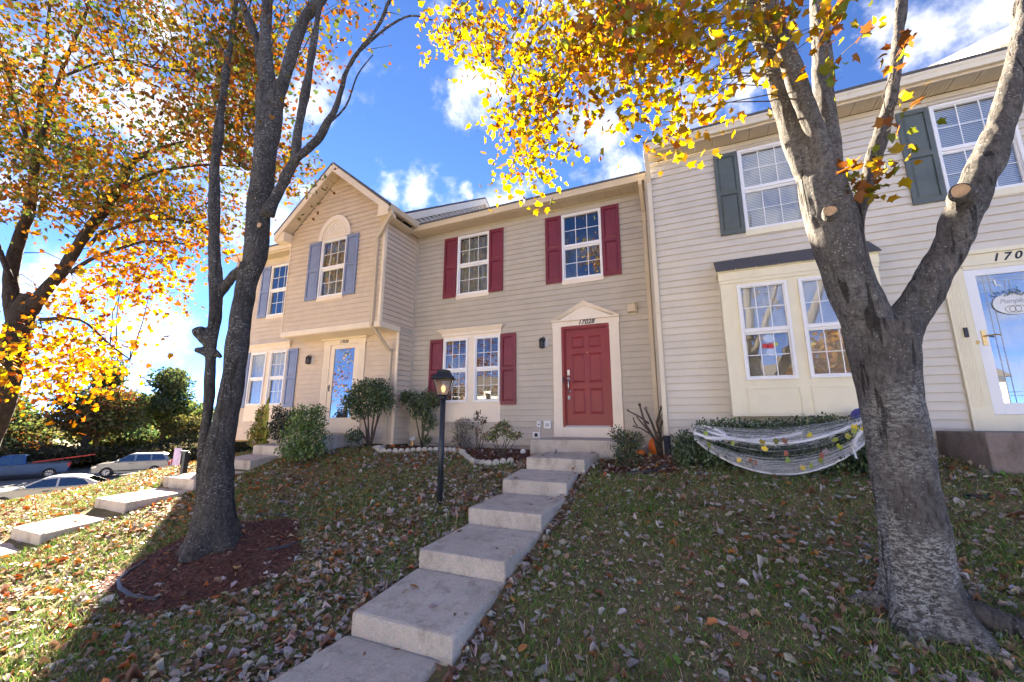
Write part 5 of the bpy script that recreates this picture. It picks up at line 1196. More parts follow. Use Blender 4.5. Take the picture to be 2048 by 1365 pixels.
shrub('shrub', 'dark green holly with thin trunks between the middle downspout corner and lamp post', 'shrub', (-5.95, 8.1), [(-.28, -.1, 1.12, .34, .28, .26), (.22, -.1, 1.08, .36, .28, .30), (.0, -.1, .85, .36, .25, .26), (.26, -.1, .60, .24, .2, .26), (.2, -.1, .2, .16, .15, .16), (-.45, -.1, 1.2, .14, .2, .14)], 3300, .048, G2, [(-.3, 0, 1.1), (.2, 0, 1.1), (0, 0, 1.0), (.3, 0, .7), (.1, 0, .8)], stem_r=.014)
shrub('shrub', 'small dark needled shrub between the bare maple trunk and round bush', 'shrub', (-9.0, 6.75), [(.0, 0, .55, .34, .3, .38), (.25, 0, .80, .2, .2, .2), (-.15, 0, .9, .16, .16, .2)], 1700, .055, [(.018, .035, .022), (.03, .055, .025), (.015, .026, .018)], [(.1, 0, .8), (-.1, 0, .8), (.3, 0, .95)])
shrub('shrub', 'yellowing upright plant just right of the bare maple trunk', 'shrub', (-9.75, 6.75), [(.0, 0, .40, .30, .25, .36), (.05, 0, .85, .18, .15, .3)], 1300, .065, [(.30, .28, .03), (.18, .20, .03), (.10, .13, .03), (.35, .24, .03)], [(.05, 0, .9), (-.1, 0, .7)])
t = thing('broadleaf_plant', 'single tall yellow green leaf rising above the yellowing plant', 'plant', (-9.55, 6.72, gzs(-9.55, 6.72)))
mb = MB()
for (dx, h, w, ln) in ((.05, 1.28, .13, .0), (-.12, 1.0, .11, -.15), (.16, .75, .10, .18)):
    bx, by, bz = ORG[t]; P = [];
    for s in np.linspace(0, 1, 9): P.append((bx+dx*s+ln*s*s, by, bz+h*s, w*math.sin(math.pi*min(1, .08+s*.92))**.8))
    for a, b in zip(P[:-1], P[1:]): 
        mb.quad((a[0]-a[3], a[1], a[2]), (a[0], a[1]+.04, a[2]), (b[0], b[1]+.04, b[2]), (b[0]-b[3], b[1], b[2])); mb.quad((a[0], a[1]+.04, a[2]), (a[0]+a[3], a[1], a[2]), (b[0]+b[3], b[1], b[2]), (b[0], b[1]+.04, b[2]))
mb.build('blade', paint('yellow_green_leaf', (.22, .24, .03), .5, .3, 8, dirt=(.4, .3, .03), dirtamt=.5), t, fix=False, smooth=True)
shrub('shrub', 'small leafy bush with red tinged leaves beside the red door steps', 'shrub', (-1.10, 6.75), [(0, 0, .34, .26, .25, .24), (-.10, 0, .52, .18, .2, .14), (.15, 0, .45, .2, .2, .16), (.02, 0, .15, .3, .25, .14)], 2000, .036, [(.05, .095, .025), (.035, .065, .02), (.09, .12, .03), (.14, .06, .03)], [(.1, 0, .5), (-.1, 0, .5), (0, 0, .6)], wts=[4, 4, 2, 1.4])
shrub('rose_bush', 'spindly rose with reddish leaf tips in the mulch bed', 'shrub', (-4.20, 7.62), [(-.02, 0, .72, .10, .1, .14), (.12, 0, .62, .10, .1, .10), (.0, 0, .40, .10, .1, .12), (.2, 0, .30, .14, .1, .14), (-.12, 0, .5, .06, .06, .1)], 260, .050, [(.10, .12, .03), (.16, .07, .04), (.22, .05, .04), (.06, .09, .03)], [(-.02, 0, .85), (.15, 0, .7), (.2, 0, .4), (-.1, 0, .55)], tmpl='oval', stem_r=.008)
shrub('rose_bush', 'wider rose with yellow green leaves on bare stems behind the white edging', 'shrub', (-3.35, 7.05), [(-.05, 0, .52, .26, .2, .12), (.2, 0, .42, .18, .2, .10), (-.22, 0, .38, .12, .2, .10), (.02, 0, .62, .16, .15, .06)], 620, .048, [(.14, .17, .035), (.24, .24, .05), (.09, .12, .03), (.24, .09, .05)], [(.0, 0, .45), (.2, 0, .45), (-.2, 0, .45), (.3, 0, .35), (-.3, 0, .4), (.1, 0, .5)], stem_r=.009, wts=[4, 2.5, 3, 1])
shrub('dry_shrub', 'pale grey dried shrub against the wall right of the lamp post', 'shrub', (-4.95, 8.15), [(0, 0, .42, .26, .2, .3), (.05, 0, .2, .3, .2, .2), (.1, 0, .6, .2, .2, .12)], 1500, .040, [(.34, .31, .27), (.25, .23, .20), (.42, .39, .34), (.18, .16, .13)], [(.1, 0, .6), (-.1, 0, .6), (.2, 0, .5)])
# evergreen hedge under the bay
hb = []
for x, h in ((-.18, .42), (.1, .60), (.4, .62), (.7, .60), (1.0, .60), (1.3, .64), (1.6, .66), (1.9, .62), (2.2, .5)):
    hb.append((x-1.0, .0, h*.5, .30, .34, h*.55)); hb.append((x-1.0, -.05, h*.92, .24, .3, .17)); hb.append((x-1.0, -.18, .18, .26, .26, .2))
shrub('hedge', 'low dark evergreen hedge under the bay window draped with cobweb', 'hedge', (1.0, 7.05), hb, 19000, .044, G2+[(.03, .06, .025)], [(x, 0, .5) for x in (-1, -.6, -.2, .3, .8, 1.1)], dense=.95)
# pruned stump bush
t = thing('pruned_shrub', 'bare shrub hacked back to stubs beside the downspouts', 'shrub', (-.70, 7.92, gzs(-.7, 7.92)))
bx, by, bz = ORG[t]
st = [[(0,0,0),(-.06,0,.3),(-.22,0,.62),(-.30,0,.95)],[(.02,0,0),(-.02,.02,.35),(-.12,.02,.65),(-.20,0,.88)],[(.03,0,0),(.02,0,.4),(-.02,0,.62),(.08,0,.90)],[(0,0,.25),(-.14,0,.42),(-.30,0,.52),(-.43,0,.55)],[(-.1,0,.4),(-.25,0,.58),(-.36,0,.72)],[(-.15,0,.6),(-.30,.0,.72),(-.52,0,.84)],[(.02,0,.5),(.10,0,.68),(.13,-.02,.78)],[(.05,0,.3),(.11,.02,.45),(.12,.02,.68)],[(-.02,.02,.55),(.04,0,.72),(.14,0,.82)],[(.0,.0,.1),(.05,-.02,.4),(.06,-.02,.72)],[(-.36,0,.55),(-.40,0,.62),(-.42,0,.70)]]
for i, P in enumerate(st):
    r = .026 if i < 3 else .016 if i < 8 else .012
    mb = MB(); mb.tube([(bx+p[0], by+p[1]+random.gauss(0, .02), bz+p[2]*1.0-.02) for p in P], [r*1.2]+[r*(1-.12*k) for k in range(1, len(P))], 8, 0)
    e = P[-1]; mb.build('stem', M['twig'], t, smooth=True)
    cut_stub(t, (bx+e[0], by-.01, bz+e[2]-.01), (e[0]-P[-2][0], -.25, e[2]-P[-2][2]), r*.7, .02, mat='bark_R')

# ------------------------------------------------------------------ fake cobweb stretched over the hedge
t = thing('cobweb', 'white stretchy fake cobweb stretched over the hedge below the bay', 'decoration', (1.0, 6.7, gzs(1, 6.7)+.3))
def webpt(u, v):
    """u 0..1 left to right, v 0 top .. 1 bottom hem, on the front of the hedge"""
    x = -.10+2.10*u
    top = .60-.13*math.sin(math.pi*u)**1.0+.16*u; bot = .53-.62*math.sin(math.pi*(.04+.92*u))**.7+.10*u
    z = gzs(1, 6.9)+top*(1-v)+bot*v+.05
    y = 6.86-.24*math.sin(math.pi*min(1, v*.9))-.16*math.sin(math.pi*u)
    return Vector((x, y, z))
fib = MB()
for k in range(300):
    v0 = random.choice([random.uniform(.68, .99), random.uniform(.66, .99), random.uniform(.03, .3), random.random()]); v1 = min(1, max(0, v0+random.gauss(0, .035))); u0 = random.uniform(-.02, .3); u1 = random.uniform(.7, 1.02)
    if k % 4 == 0: u0, u1 = 0, random.uniform(.4, .9)
    elif k % 4 == 1: u0, u1 = random.uniform(.2, .6), 1
    w_ = random.gauss(0, .5)
    P = [webpt(u0+(u1-u0)*s, v0+(v1-v0)*s + .05*math.sin(math.pi*s)*w_)+Vector((0, random.gauss(0, .006), random.gauss(0, .004))) for s in np.linspace(0, 1, 9)]
    fib.tube(P, random.choice((.0003, .0004, .0005, .0008)), 3, cap=False)
for k in range(0):
    u = random.random(); v0, v1 = random.uniform(0, .6), random.uniform(.4, 1.0); P = [webpt(u+random.gauss(0, .12)*s, v0+(v1-v0)*s) for s in np.linspace(0, 1, 6)]
    fib.tube(P, .0007, 3, cap=False)
wm = paint('web_fibre_white', (.80, .80, .82), .8, .05, 9, dirtamt=0)
tag(fib.build('fibre', wm, t, fix=False), kind='stuff')
def cord(name, fn, n, r, fuzz=60, spread=.016):
    mb = MB(); P = [fn(s) for s in np.linspace(0, 1, n)]; mb.tube(P, [r*(.7+.6*random.random()) for _ in P], 6)
    for k in range(fuzz):
        s0 = random.random(); s1 = min(1, s0+random.uniform(.06, .25)); Q = [fn(s)+Vector((random.gauss(0, spread), random.gauss(0, spread), random.gauss(0, spread))) for s in np.linspace(s0, s1, 5)]
        mb.tube(Q, .0011, 3, cap=False)
    return tag(mb.build(name, wm, t, fix=False), kind=None)
cord('hem', lambda s: webpt(s, 1.0), 30, .010, 80, .010)
cord('upper_strand', lambda s: webpt(.08+.9*s, .22+.10*math.sin(3.2*s)), 24, .013, 150, .022)
cord('upper_strand', lambda s: webpt(.12+.5*s, .36-.22*s), 16, .010, 120, .022)
cord('side_strand', lambda s: webpt(.97-.09*s+.02*math.sin(6*s), .05+.75*s), 16, .018, 130, .022)
cord('side_strand', lambda s: webpt(.07+.12*math.sin(math.pi*s), .0+.5*s), 14, .014, 110, .02)
cord('upper_strand', lambda s: webpt(.14-.14*s, .40+.12*s), 10, .016, 60, .018)
cord('hanging_tuft', lambda s: webpt(.865, .80)+Vector((.02*s, -.01, -.13*s)), 6, .010, 26, .010)
n = 28; q = [webpt(random.uniform(.05, .95), random.uniform(.25, .92))+Vector((0, -.025, 0)) for _ in range(n)]
lc = palette(n, [(.62, .46, .03), (.30, .36, .04), (.40, .18, .10), (.45, .38, .34), (.35, .10, .06)], [3, 3, 2, 2, 1])
lm = np_mesh('leaf', np.array(MAPLE_T)*.09, MAPLE_F, np.repeat(lc[:1], 15, 0), M['litter']); LM = [np_mesh('leaf', np.array(LOBE_T)*.085, LOBE_F, np.repeat(c[None], 8, 0), M['litter']) for c in lc[:14]]
for k, p in enumerate(q):
    o = link('caught_leaf', LM[k % 14], t, p, (math.pi/2+random.gauss(.2, .4), random.uniform(-2, 2), random.gauss(0, .5)))
mb = MB(); mb.lathe([(.11, -.06), (.12, 0), (.10, .05), (.06, .085), (.001, .10)], (2.05, 7.32, gzs(2, 7.3)+.70), 16)
tag(mb.build('garden_lantern', paint('indigo_plastic', (.05, .05, .22), .35, .2, 6), None, (2.05, 7.32, gzs(2, 7.3)+.64), smooth=True), 'dark blue round plastic thing poking above the hedge by the trunk', 'garden ornament')
# ------------------------------------------------------------------ lamp post, edging, pumpkins and small things
def lamp_post(x, y):
    z0 = gzs(x, y); t = thing('lamp_post', 'black lamp post with a lit lantern standing on the lawn', 'lamp post', (x, y, z0))
    top = z0+1.47
    mb = MB(); mb.tube([(x, y, z0-.1), (x, y, top)], .040, 16); mb.lathe([(.041, .0), (.052, .01), (.052, .03), (.041, .045)], (x, y, top-.02), 16); mb.build('post', M['post'], t, smooth=True)
    a, b, h = .075, .135, .235; zb = top+.03; mb = MB()
    rot = math.radians(28); R = lambda px, py, pz: (x+px*math.cos(rot)-py*math.sin(rot), y+px*math.sin(rot)+py*math.cos(rot), pz)
    cs = ((-1,-1),(1,-1),(1,1),(-1,1))
    for i, (sx, sy) in enumerate(cs):
        mb.tube([R(sx*a, sy*a, zb), R(sx*b, sy*b, zb+h)], .0075, 6)
        nx, ny = cs[(i+1) % 4]
        mb.tube([R(sx*a, sy*a, zb), R(nx*a, ny*a, zb)], .008, 6); mb.tube([R(sx*b, sy*b, zb+h), R(nx*b, ny*b, zb+h)], .009, 6)
    mb.face([R(sx*a, sy*a, zb-.004) for sx, sy in cs]); mb.build('lantern_frame', M['black'], t)
    mb = MB()
    lv = [(.165, zb+h), (.168, zb+h+.012), (.095, zb+h+.085), (.088, zb+h+.095), (.088, zb+h+.105), (.098, zb+h+.110), (.085, zb+h+.122), (.03, zb+h+.145)]
    for (r0, za), (r1, zc) in zip(lv[:-1], lv[1:]):
        for i in range(4):
            j = (i+1) % 4; mb.quad(R(cs[i][0]*r0, cs[i][1]*r0, za), R(cs[j][0]*r0, cs[j][1]*r0, za), R(cs[j][0]*r1, cs[j][1]*r1, zc), R(cs[i][0]*r1, cs[i][1]*r1, zc))
    mb.face([R(s[0]*.03, s[1]*.03, lv[-1][1]) for s in cs]); mb.build('lantern_roof', M['black'], t)
    for i in range(4):
        j = (i+1) % 4; k = .985
        MB().quad(R(cs[i][0]*a*k, cs[i][1]*a*k, zb+.006), R(cs[j][0]*a*k, cs[j][1]*a*k, zb+.006), R(cs[j][0]*b*k, cs[j][1]*b*k, zb+h-.006), R(cs[i][0]*b*k, cs[i][1]*b*k, zb+h-.006)).build('pane', M['clear'], t, fix=False)
    MB().lathe([(.012, 0), (.014, .05), (.030, .085), (.034, .11), (.026, .135), (.001, .15)], (x, y, zb), 14).build('bulb', M['bulb'], t, smooth=True)
    MB().lathe([(.016, -.004), (.018, .0), (.015, .045)], (x, y, zb), 10).build('bulb_socket', M['brass'], t)
lamp_post(-3.40, 5.10)

# scalloped white edging of the bed, stone by stone
t = thing('bed_edging', 'scalloped white stone edging curving round the mulch bed', 'garden edging', (-4.4, 7.1, gzs(-4.4, 7.1)))
x = -6.32; k = 0
EST = {}
while x < -2.95:
    y = float(bed_front(x)); y2 = float(bed_front(x+.08)); ang = math.atan2(y2-y, .08); L = .127
    if k % 3 == 0 or k not in EST:
        mb = MB(); n = 10; r = .058*random.uniform(.92, 1.06)
        prof = [(-r, -.09)]+[(r*math.cos(math.pi-math.pi*i/n), .035+.055*math.sin(math.pi*i/n)+random.gauss(0, .003)) for i in range(n+1)]+[(r, -.09)]
        mb.prism(prof, 1, -.028, .028); EST[k] = mb
    src = EST[k]
    me = bpy.data.meshes.new('edging_stone'); me.from_pydata(src.v, [], src.f); me.materials.append(M['stone'])
    bm = bmesh.new(); bm.from_mesh(me); bmesh.ops.recalc_face_normals(bm, faces=bm.faces); bmesh.ops.bevel(bm, geom=[e for e in bm.edges if e.is_manifold and e.calc_face_angle(0) > .8], offset=.008, segments=1, affect='EDGES'); bm.to_mesh(me); bm.free()
    o = link('edging_stone', me, t, (x, y, gzs(x, y)+random.gauss(.01, .006)), (random.gauss(0, .07), random.gauss(0, .05), ang+random.gauss(0, .06)))
    x += L*math.cos(ang)*.98; k += 1
for (x, y, r, lab) in ((-3.16, 7.55, .062, 'round white ball ornament beside the porch slab edge'),):
    mb = MB(); mb.lathe([(.001, -r), (r*.6, -r*.8), (r, 0), (r*.6, r*.8), (r*.2, r*.97), (.001, r)], (x, y, gzs(x, y)+r*.8), 16); tag(mb.build('garden_ball', M['white_plastic'], None, (x, y, gzs(x, y)), smooth=True), lab, 'garden ornament')
rb = MB(); x, y = -6.55, 7.35
rb.lathe([(.001, 0), (.14, .02), (.16, .05), (.12, .10), (.001, .12)], (x, y, gzs(x, y)-.02), 9); tag(rb.build('rock', M['stone'], None, (x, y, gzs(x, y)), smooth=True, ), 'pale flat rock at the left end of the scalloped edging', 'rock')
rb = MB(); x, y = -7.35, 6.85; rb.box((x-.25, y-.14, gzs(x, y)-.05), (x+.18, y+.1, gzs(x, y)+.035)); tag(rb.build('paving_slab', M['asphalt'], None, (x, y, gzs(x, y)), bevel=.012), 'dark grey slab on the ground below the tall holly', 'paving slab')
# flood light on a stake by the corner
x, y = -6.35, 8.28; z = gzs(x, y); t = thing('spotlight', 'white garden floodlight on a stake by the wall corner', 'spotlight', (x, y, z))
d = Vector((-.35, -.75, -.35)).normalized(); c = Vector((x, y, z+.20)); mb = MB(); mb.tube([c-d*.07, c-d*.05, c+d*.05, c+d*.09], [.028, .04, .045, .056], 14); mb.build('lamp_head', M['white_plastic'], t, smooth=False)
MB().tube([c+d*.0905, c+d*.092], [.048, .046], 14).build('lens', M['chrome'], t); MB().tube([(x, y, z), c], .012, 6).build('stake', M['brass'], t)
# pumpkins
def pumpkin(x, y, r, h, label, col=None, stem=.09):
    z = gzs(x, y); t = thing('pumpkin', label, 'pumpkin', (x, y, z)); seg = 60; prof = []
    for a in np.linspace(-1.35, 1.35, 13): prof.append((r*(math.cos(a)**.72 if math.cos(a) > 0 else .01), h*.5+h*.5*math.sin(a)*.98))
    n = 0; mb = MB(); ribs = 11
    for (rr, hh) in prof:
        for j in range(seg):
            w = 2*math.pi*j/seg; q = abs(math.sin(w*ribs/2)); f = .86+.14*q**.5; mb.v.append((x+rr*f*math.cos(w), y+rr*f*math.sin(w), z+hh-.01-(.06*h if rr < r*.5 and hh > h*.5 else 0)*(1-q*.3)))
    for i in range(len(prof)-1):
        for j in range(seg):
            q = (j+1) % seg; mb.f.append((i*seg+j, i*seg+q, (i+1)*seg+q, (i+1)*seg+j)); mb.m.append(0)
    k = (len(prof)-1)*seg; mb.f.append(tuple(k+j for j in range(seg))); mb.m.append(0); mb.f.append(tuple(reversed(range(seg)))); mb.m.append(0)
    mb.build('body', col or M['pumpkin'], t, smooth=True)
    MB().tube([(x, y, z+h*.86), (x+.005, y, z+h+.02), (x+.02, y-.01, z+h+stem*.6), (x+.05, y-.02, z+h+stem)], [.028*r/.14, .018*r/.14, .014*r/.14, .017*r/.14], 7).build('stem', M['stemgreen'], t)
pumpkin(-.765, 8.16, .15, .35, 'large tall orange pumpkin behind the stubby shrub')
pumpkin(-1.04, 7.95, .09, .13, 'small squat orange pumpkin left of the stubby shrub')
pumpkin(-.86, 7.90, .045, .085, 'little striped gourd at the foot of the stubby shrub', paint('striped_gourd', (.42, .34, .06), .45, .6, 30, dirt=(.08, .14, .02), dirtamt=.7), .04)
mb = MB(); x, y = -6.62, 7.9; z = gzs(x, y); mb.lathe([(.001, 0), (.06, .01), (.075, .04), (.05, .075), (.001, .08)], (x, y, z), 14); tag(mb.build('gourd', M['pumpkin'], None, (x, y, z), smooth=True), 'tiny orange gourd at the base of the left corner post', 'gourd')
# bed border hose pieces
def hose(label, pts, r, mat):
    P = []; pts = np.array(pts)
    for i in range(len(pts)-1):
        for s in np.linspace(0, 1, 6, endpoint=False): p = pts[i]*(1-s)+pts[i+1]*s; P.append((p[0], p[1], gzs(p[0], p[1])+r*.8))
    mb = MB(); mb.tube(P, r, 8); tag(mb.build('border_hose', mat, None, P[0], smooth=True), label, 'garden edging')
hose('black tube edging bent round the left side of the tree mulch', [(-5.95, 2.95), (-5.86, 2.75), (-5.68, 2.60), (-5.45, 2.52), (-5.2, 2.50), (-5.0, 2.53), (-4.85, 2.57)], .022, M['dark_plastic'])
hose('short piece of black tube edging at the right side of the tree mulch', [(-4.62, 3.45), (-4.52, 3.56), (-4.42, 3.72)], .020, M['dark_plastic'])
hose('black tube edging behind the bare maple trunk', [(-5.9, 4.12), (-5.6, 4.2), (-5.25, 4.22)], .018, M['dark_plastic'])
hose('black rubber edging curving in front of the stubby shrub', [(-1.02, 6.42), (-.85, 6.48), (-.70, 6.62), (-.58, 6.82), (-.52, 7.02)], .030, M['dark_plastic'])
# flat utility box by the hedge
MBx = MB().box((.02, 7.82, -.34), (.36, 7.875, -.10)); tag(MBx.build('vent_cover', M['grey_plastic'], None, (.2, 7.85, -.34), bevel=.006), 'grey flat vent cover low on the wall behind the hedge', 'vent')
# crumpled dark plastic on the lawn
x, y = 2.62, 6.05; z = gzs(x, y); mb = MB(); n = 9
for k in range(3):
    c0 = (x+random.gauss(0, .09), y+random.gauss(0, .05), z+.05); R_ = [(c0[0]+.12*math.cos(a)*random.uniform(.5, 1.2), c0[1]+.07*math.sin(a)*random.uniform(.5, 1.2), z+random.uniform(.0, .06)) for a in np.linspace(0, 6.0, n)]
    for i in range(n): mb.face([c0, R_[i], R_[(i+1) % n]])
tag(mb.build('plastic_scrap', paint('dark_teal_plastic', (.02, .04, .045), .3, .3, 20), None, (x, y, z), fix=False), 'crumpled scrap of dark plastic on the lawn right of the trunk', 'litter')
# short post with lilac flag on the far walk
x, y = -9.75, 5.25; z = gzs(x, y); t = thing('garden_flag_post', 'short dark post with a lilac flag by the left walk', 'post', (x, y, z))
MB().box((x-.045, y-.045, z-.1), (x+.045, y+.045, z+.50)).build('post', M['black'], t, bevel=.006)
mb = MB(); mb.box((x-.16, y-.03, z+.47), (x+.02, y+.03, z+.53)); mb.build('arm', M['black'], t)
mb = MB()
for i in range(6):
    a, b = i/6, (i+1)/6; f = lambda s: (x-.15-.20*s, y-.02+.03*math.sin(5*s))
    p, q = f(a), f(b); mb.quad((p[0], p[1], z+.24), (q[0], q[1], z+.22), (q[0], q[1], z+.58), (p[0], p[1], z+.58))
mb.build('flag', paint('lilac_cloth', (.55, .48, .72), .8, .15, 8), t, fix=False)

# ------------------------------------------------------------------ vehicles on the parking lot
def vehicle(kind, label, pos, head, bodymat, lower, glasshouse, L, Wd, wheels, wr, windows, lampz, zoff=0):
    """profile in metres: x forward, z up; lower body and glasshouse are side outlines, wheels list of x"""
    x0, y0 = pos; z0 = gzs(x0, y0)+.02+zoff; t = thing(kind[0], label, kind[1], (x0, y0, z0))
    a = math.atan2(head[1], head[0]); ca, sa = math.cos(a), math.sin(a)
    Wp = lambda x, y, z: (x0+x*ca-y*sa, y0+x*sa+y*ca, z0+z)
    mb = MB(); h = Wd/2; layers = [(-h+.10, -.0), (-h, .04), (h, .04), (h-.10, 0)]
    def arch(pts):
        out = []
        for p in pts: out.append(p)
        return out
    k = len(lower); lay = []
    cxm = sum(p[0] for p in lower)/k
    ys = [-h+.09, -h+.02, -h, h, h-.02, h-.09]; ins = [.06, .02, 0, 0, .02, .06]
    n = len(mb.v)
    for yv, i_ in zip(ys, ins):
        for (px, pz) in lower:
            s = 1-i_/max(L/2, .1); zc = .62
            mb.v.append(Wp(px*s, yv, zc+(pz-zc)*(1-i_*.9)))
    for l in range(5):
        for i in range(k):
            j = (i+1) % k; mb.f.append((n+l*k+i, n+l*k+j, n+(l+1)*k+j, n+(l+1)*k+i)); mb.m.append(0)
    mb.f.append(tuple(n+i for i in range(k))); mb.f.append(tuple(n+5*k+i for i in reversed(range(k)))); mb.m += [0, 0]
    g = glasshouse; zb = min(p[1] for p in g); zr = max(p[1] for p in g)
    hw = lambda z: h-.07-.17*max(0, min(1, (z-zb)/max(zr-zb, .01)))
    n = len(mb.v); kg = len(g)
    for s in (-1, 1):
        for (px, pz) in g: mb.v.append(Wp(px, s*hw(pz), pz))
    for i in range(kg): j = (i+1) % kg; mb.f.append((n+i, n+j, n+kg+j, n+kg+i)); mb.m.append(0)
    mb.f.append(tuple(n+i for i in range(kg))); mb.f.append(tuple(n+kg+i for i in reversed(range(kg)))); mb.m += [0, 0]
    B = mb.build('body', bodymat, t); B.data.polygons.foreach_set('use_smooth', [False]*len(B.data.polygons))
    for s in (-1, 1):
        for w in windows:
            mb = MB(); mb.face([Wp(px, s*(hw(pz)+.006), pz) for px, pz in w]); mb.build('side_window', M['carglass'], t, fix=False)
            mb = MB(); mb.face([Wp(px, s*(hw(pz)+.003), pz) for px, pz in w]); mb.build('window_backing', M['dark_plastic'], t, fix=False)  # opaque dark sheet filling the whole opening behind the side pane
    for (pa, pb) in kind[2]:
        mb = MB(); d = Vector((pb[1]-pa[1], 0, -(pb[0]-pa[0]))).normalized()*.008; d = d if (d.x > 0) == ((pa[0]+pb[0])/2 > 0) else -d
        ia, ib = (pa[0]+(pb[0]-pa[0])*.08, pa[1]+(pb[1]-pa[1])*.08), (pa[0]+(pb[0]-pa[0])*.93, pa[1]+(pb[1]-pa[1])*.93)
        mb.quad(Wp(ia[0]+d.x, -hw(ia[1])+.06, ia[1]+d.z), Wp(ia[0]+d.x, hw(ia[1])-.06, ia[1]+d.z), Wp(ib[0]+d.x, hw(ib[1])-.06, ib[1]+d.z), Wp(ib[0]+d.x, -hw(ib[1])+.06, ib[1]+d.z)); mb.build('windscreen', M['carglass'], t, fix=False)
    for wx in wheels:
        for s in (-1, 1):
            c = Wp(wx, s*(h-.10), wr); ax = Vector((-sa, ca, 0)); e1 = Vector((ca, sa, 0)); e2 = Vector((0, 0, 1)); mb = MB(); n_ = 22
            def ring(r, o): return [tuple(Vector(c)+ax*o*s+e1*r*math.cos(2*math.pi*i/n_)+e2*r*math.sin(2*math.pi*i/n_)) for i in range(n_)]
            rs = [ring(wr*.62, .10), ring(wr*.93, .115), ring(wr, .08), ring(wr, -.10)]
            for u in range(3):
                for i in range(n_): j = (i+1) % n_; mb.quad(rs[u][i], rs[u][j], rs[u+1][j], rs[u+1][i])
            mb.build('tyre', M['tyre'], t, smooth=False)
            mb = MB(); q = ring(wr*.64, .085); mb.face(q, 1)
            for i in range(0, 10):
                w = 2*math.pi*i/10; d1 = e1*math.cos(w)+e2*math.sin(w); d2 = e1*-math.sin(w)+e2*math.cos(w); C_ = Vector(c)+ax*.10*s
                mb.quad(tuple(C_+d1*.04-d2*.02), tuple(C_+d1*.04+d2*.02), tuple(C_+d1*wr*.62+d2*.028), tuple(C_+d1*wr*.62-d2*.028), 0)
            mb.build('rim', [M['rim'], M['dark_plastic']], t, fix=False)
    f, r = max(p[0] for p in lower), min(p[0] for p in lower)
    for s in (-1, 1):
        b0, b1 = sorted((s*(h-.46), s*(h-.03))); mb = MB(); mb.prism([(f-.34, lampz+.09), (f-.05, lampz+.02), (f-.02, lampz-.10), (f-.30, lampz-.06)], 1, b0, b1+ (0.0)); mb.v = [Wp(*p) for p in mb.v]; mb.build('headlight', M['chrome'], t)
        b0, b1 = sorted((s*(h-.24), s*(h+.004))); mb = MB(); mb.box((r-.012, b0, lampz-.08), (r+.12, b1, lampz+.22)); mb.v = [Wp(*p) for p in mb.v]; mb.build('tail_light', M['tail'], t)
        mb = MB(); gz_ = zb+.10; gxm = kind[3]; mb.box((gxm-.06, s*(h+.0), gz_-.05), (gxm+.06, s*(h+.18), gz_+.09)); mb.v = [Wp(*p) for p in mb.v]; mb.build('wing_mirror', bodymat, t, bevel=.02)
        for dx in kind[4]:
            mb = MB(); mb.box((dx-.10, s*h, zb-.12), (dx+.10, s*(h+.03), zb-.075)); mb.v = [Wp(*p) for p in mb.v]; mb.build('door_handle', M['dark_plastic'], t)
    for s in (-1, 1):
        for dx in kind[4]:
            mb = MB(); mb.box((dx-.19, s*(h-.001), .34), (dx-.178, s*(h+.004), zb-.02)); mb.box((r+.5, s*(h-.001), .40), (f-.9, s*(h+.006), .46)); mb.v = [Wp(*p) for p in mb.v]; mb.build('door_seam', M['dark_plastic'], t)
    mb = MB(); mb.box((f-.03, -h+.5, lampz-.12), (f+.006, h-.5, lampz+.02)); mb.v = [Wp(*p) for p in mb.v]; mb.build('grille', M['dark_plastic'], t)
    return t, Wp
M['tail'] = paint('red_tail_lens', (.42, .02, .02), .2, .05, 4)
def carpaint(name, c, metal=.35):
    m = paint(name, c, .25, .03, 2, dirtamt=.06, spec=.6, metal=metal); return m
def archpts(wx, r, n=7):   # from front to rear along the underside
    return [(wx+r*math.cos(a), .26+r*math.sin(a)*.92) for a in np.linspace(.15, math.pi-.15, n)]
suvL = [(2.28, .30), (2.32, .55), (2.24, .84), (1.95, .96), (1.10, 1.06), (-2.16, 1.10), (-2.28, .80), (-2.30, .45), (-2.22, .30)]+archpts(-1.38, .43)[::-1]+[(-.8, .24), (.8, .24)]+archpts(1.42, .43)[::-1]
suvG = [(1.12, 1.05), (.28, 1.60), (.05, 1.66), (-1.7, 1.64), (-2.02, 1.52), (-2.20, 1.08)]
suvW = [[(.95, 1.12), (.30, 1.55), (-.08, 1.57), (-.08, 1.12)], [(-.18, 1.12), (-.18, 1.57), (-1.02, 1.56), (-1.02, 1.12)], [(-1.12, 1.13), (-1.12, 1.56), (-1.75, 1.54), (-2.0, 1.15)]]
vehicle(('parked_suv', 'suv', [((1.12, 1.05), (.28, 1.60)), ((-2.20, 1.08), (-2.02, 1.52))], .85, (.1, -.95)), 'silver suv parked beyond the crest of the left lawn', (-41.3, 18.6), (-.52, -.85), carpaint('silver_paint', (.26, .26, .26), .6), suvL, suvG, 4.6, 1.8, (1.42, -1.38), .36, suvW, .78)
sedL = [(2.34, .28), (2.38, .50), (2.28, .70), (1.60, .86), (1.05, .93), (-1.55, .98), (-2.28, .94), (-2.38, .66), (-2.34, .40), (-2.25, .28)]+archpts(-1.38, .37)[::-1]+[(-.8, .2), (.8, .2)]+archpts(1.38, .37)[::-1]
sedG = [(1.15, .91), (.25, 1.36), (-.10, 1.43), (-.80, 1.42), (-1.25, 1.32), (-1.95, .97)]
sedW = [[(.85, .97), (.22, 1.31), (-.28, 1.36), (-.28, .98)], [(-.36, .98), (-.36, 1.36), (-.85, 1.34), (-1.20, 1.25), (-1.45, 1.0)]]
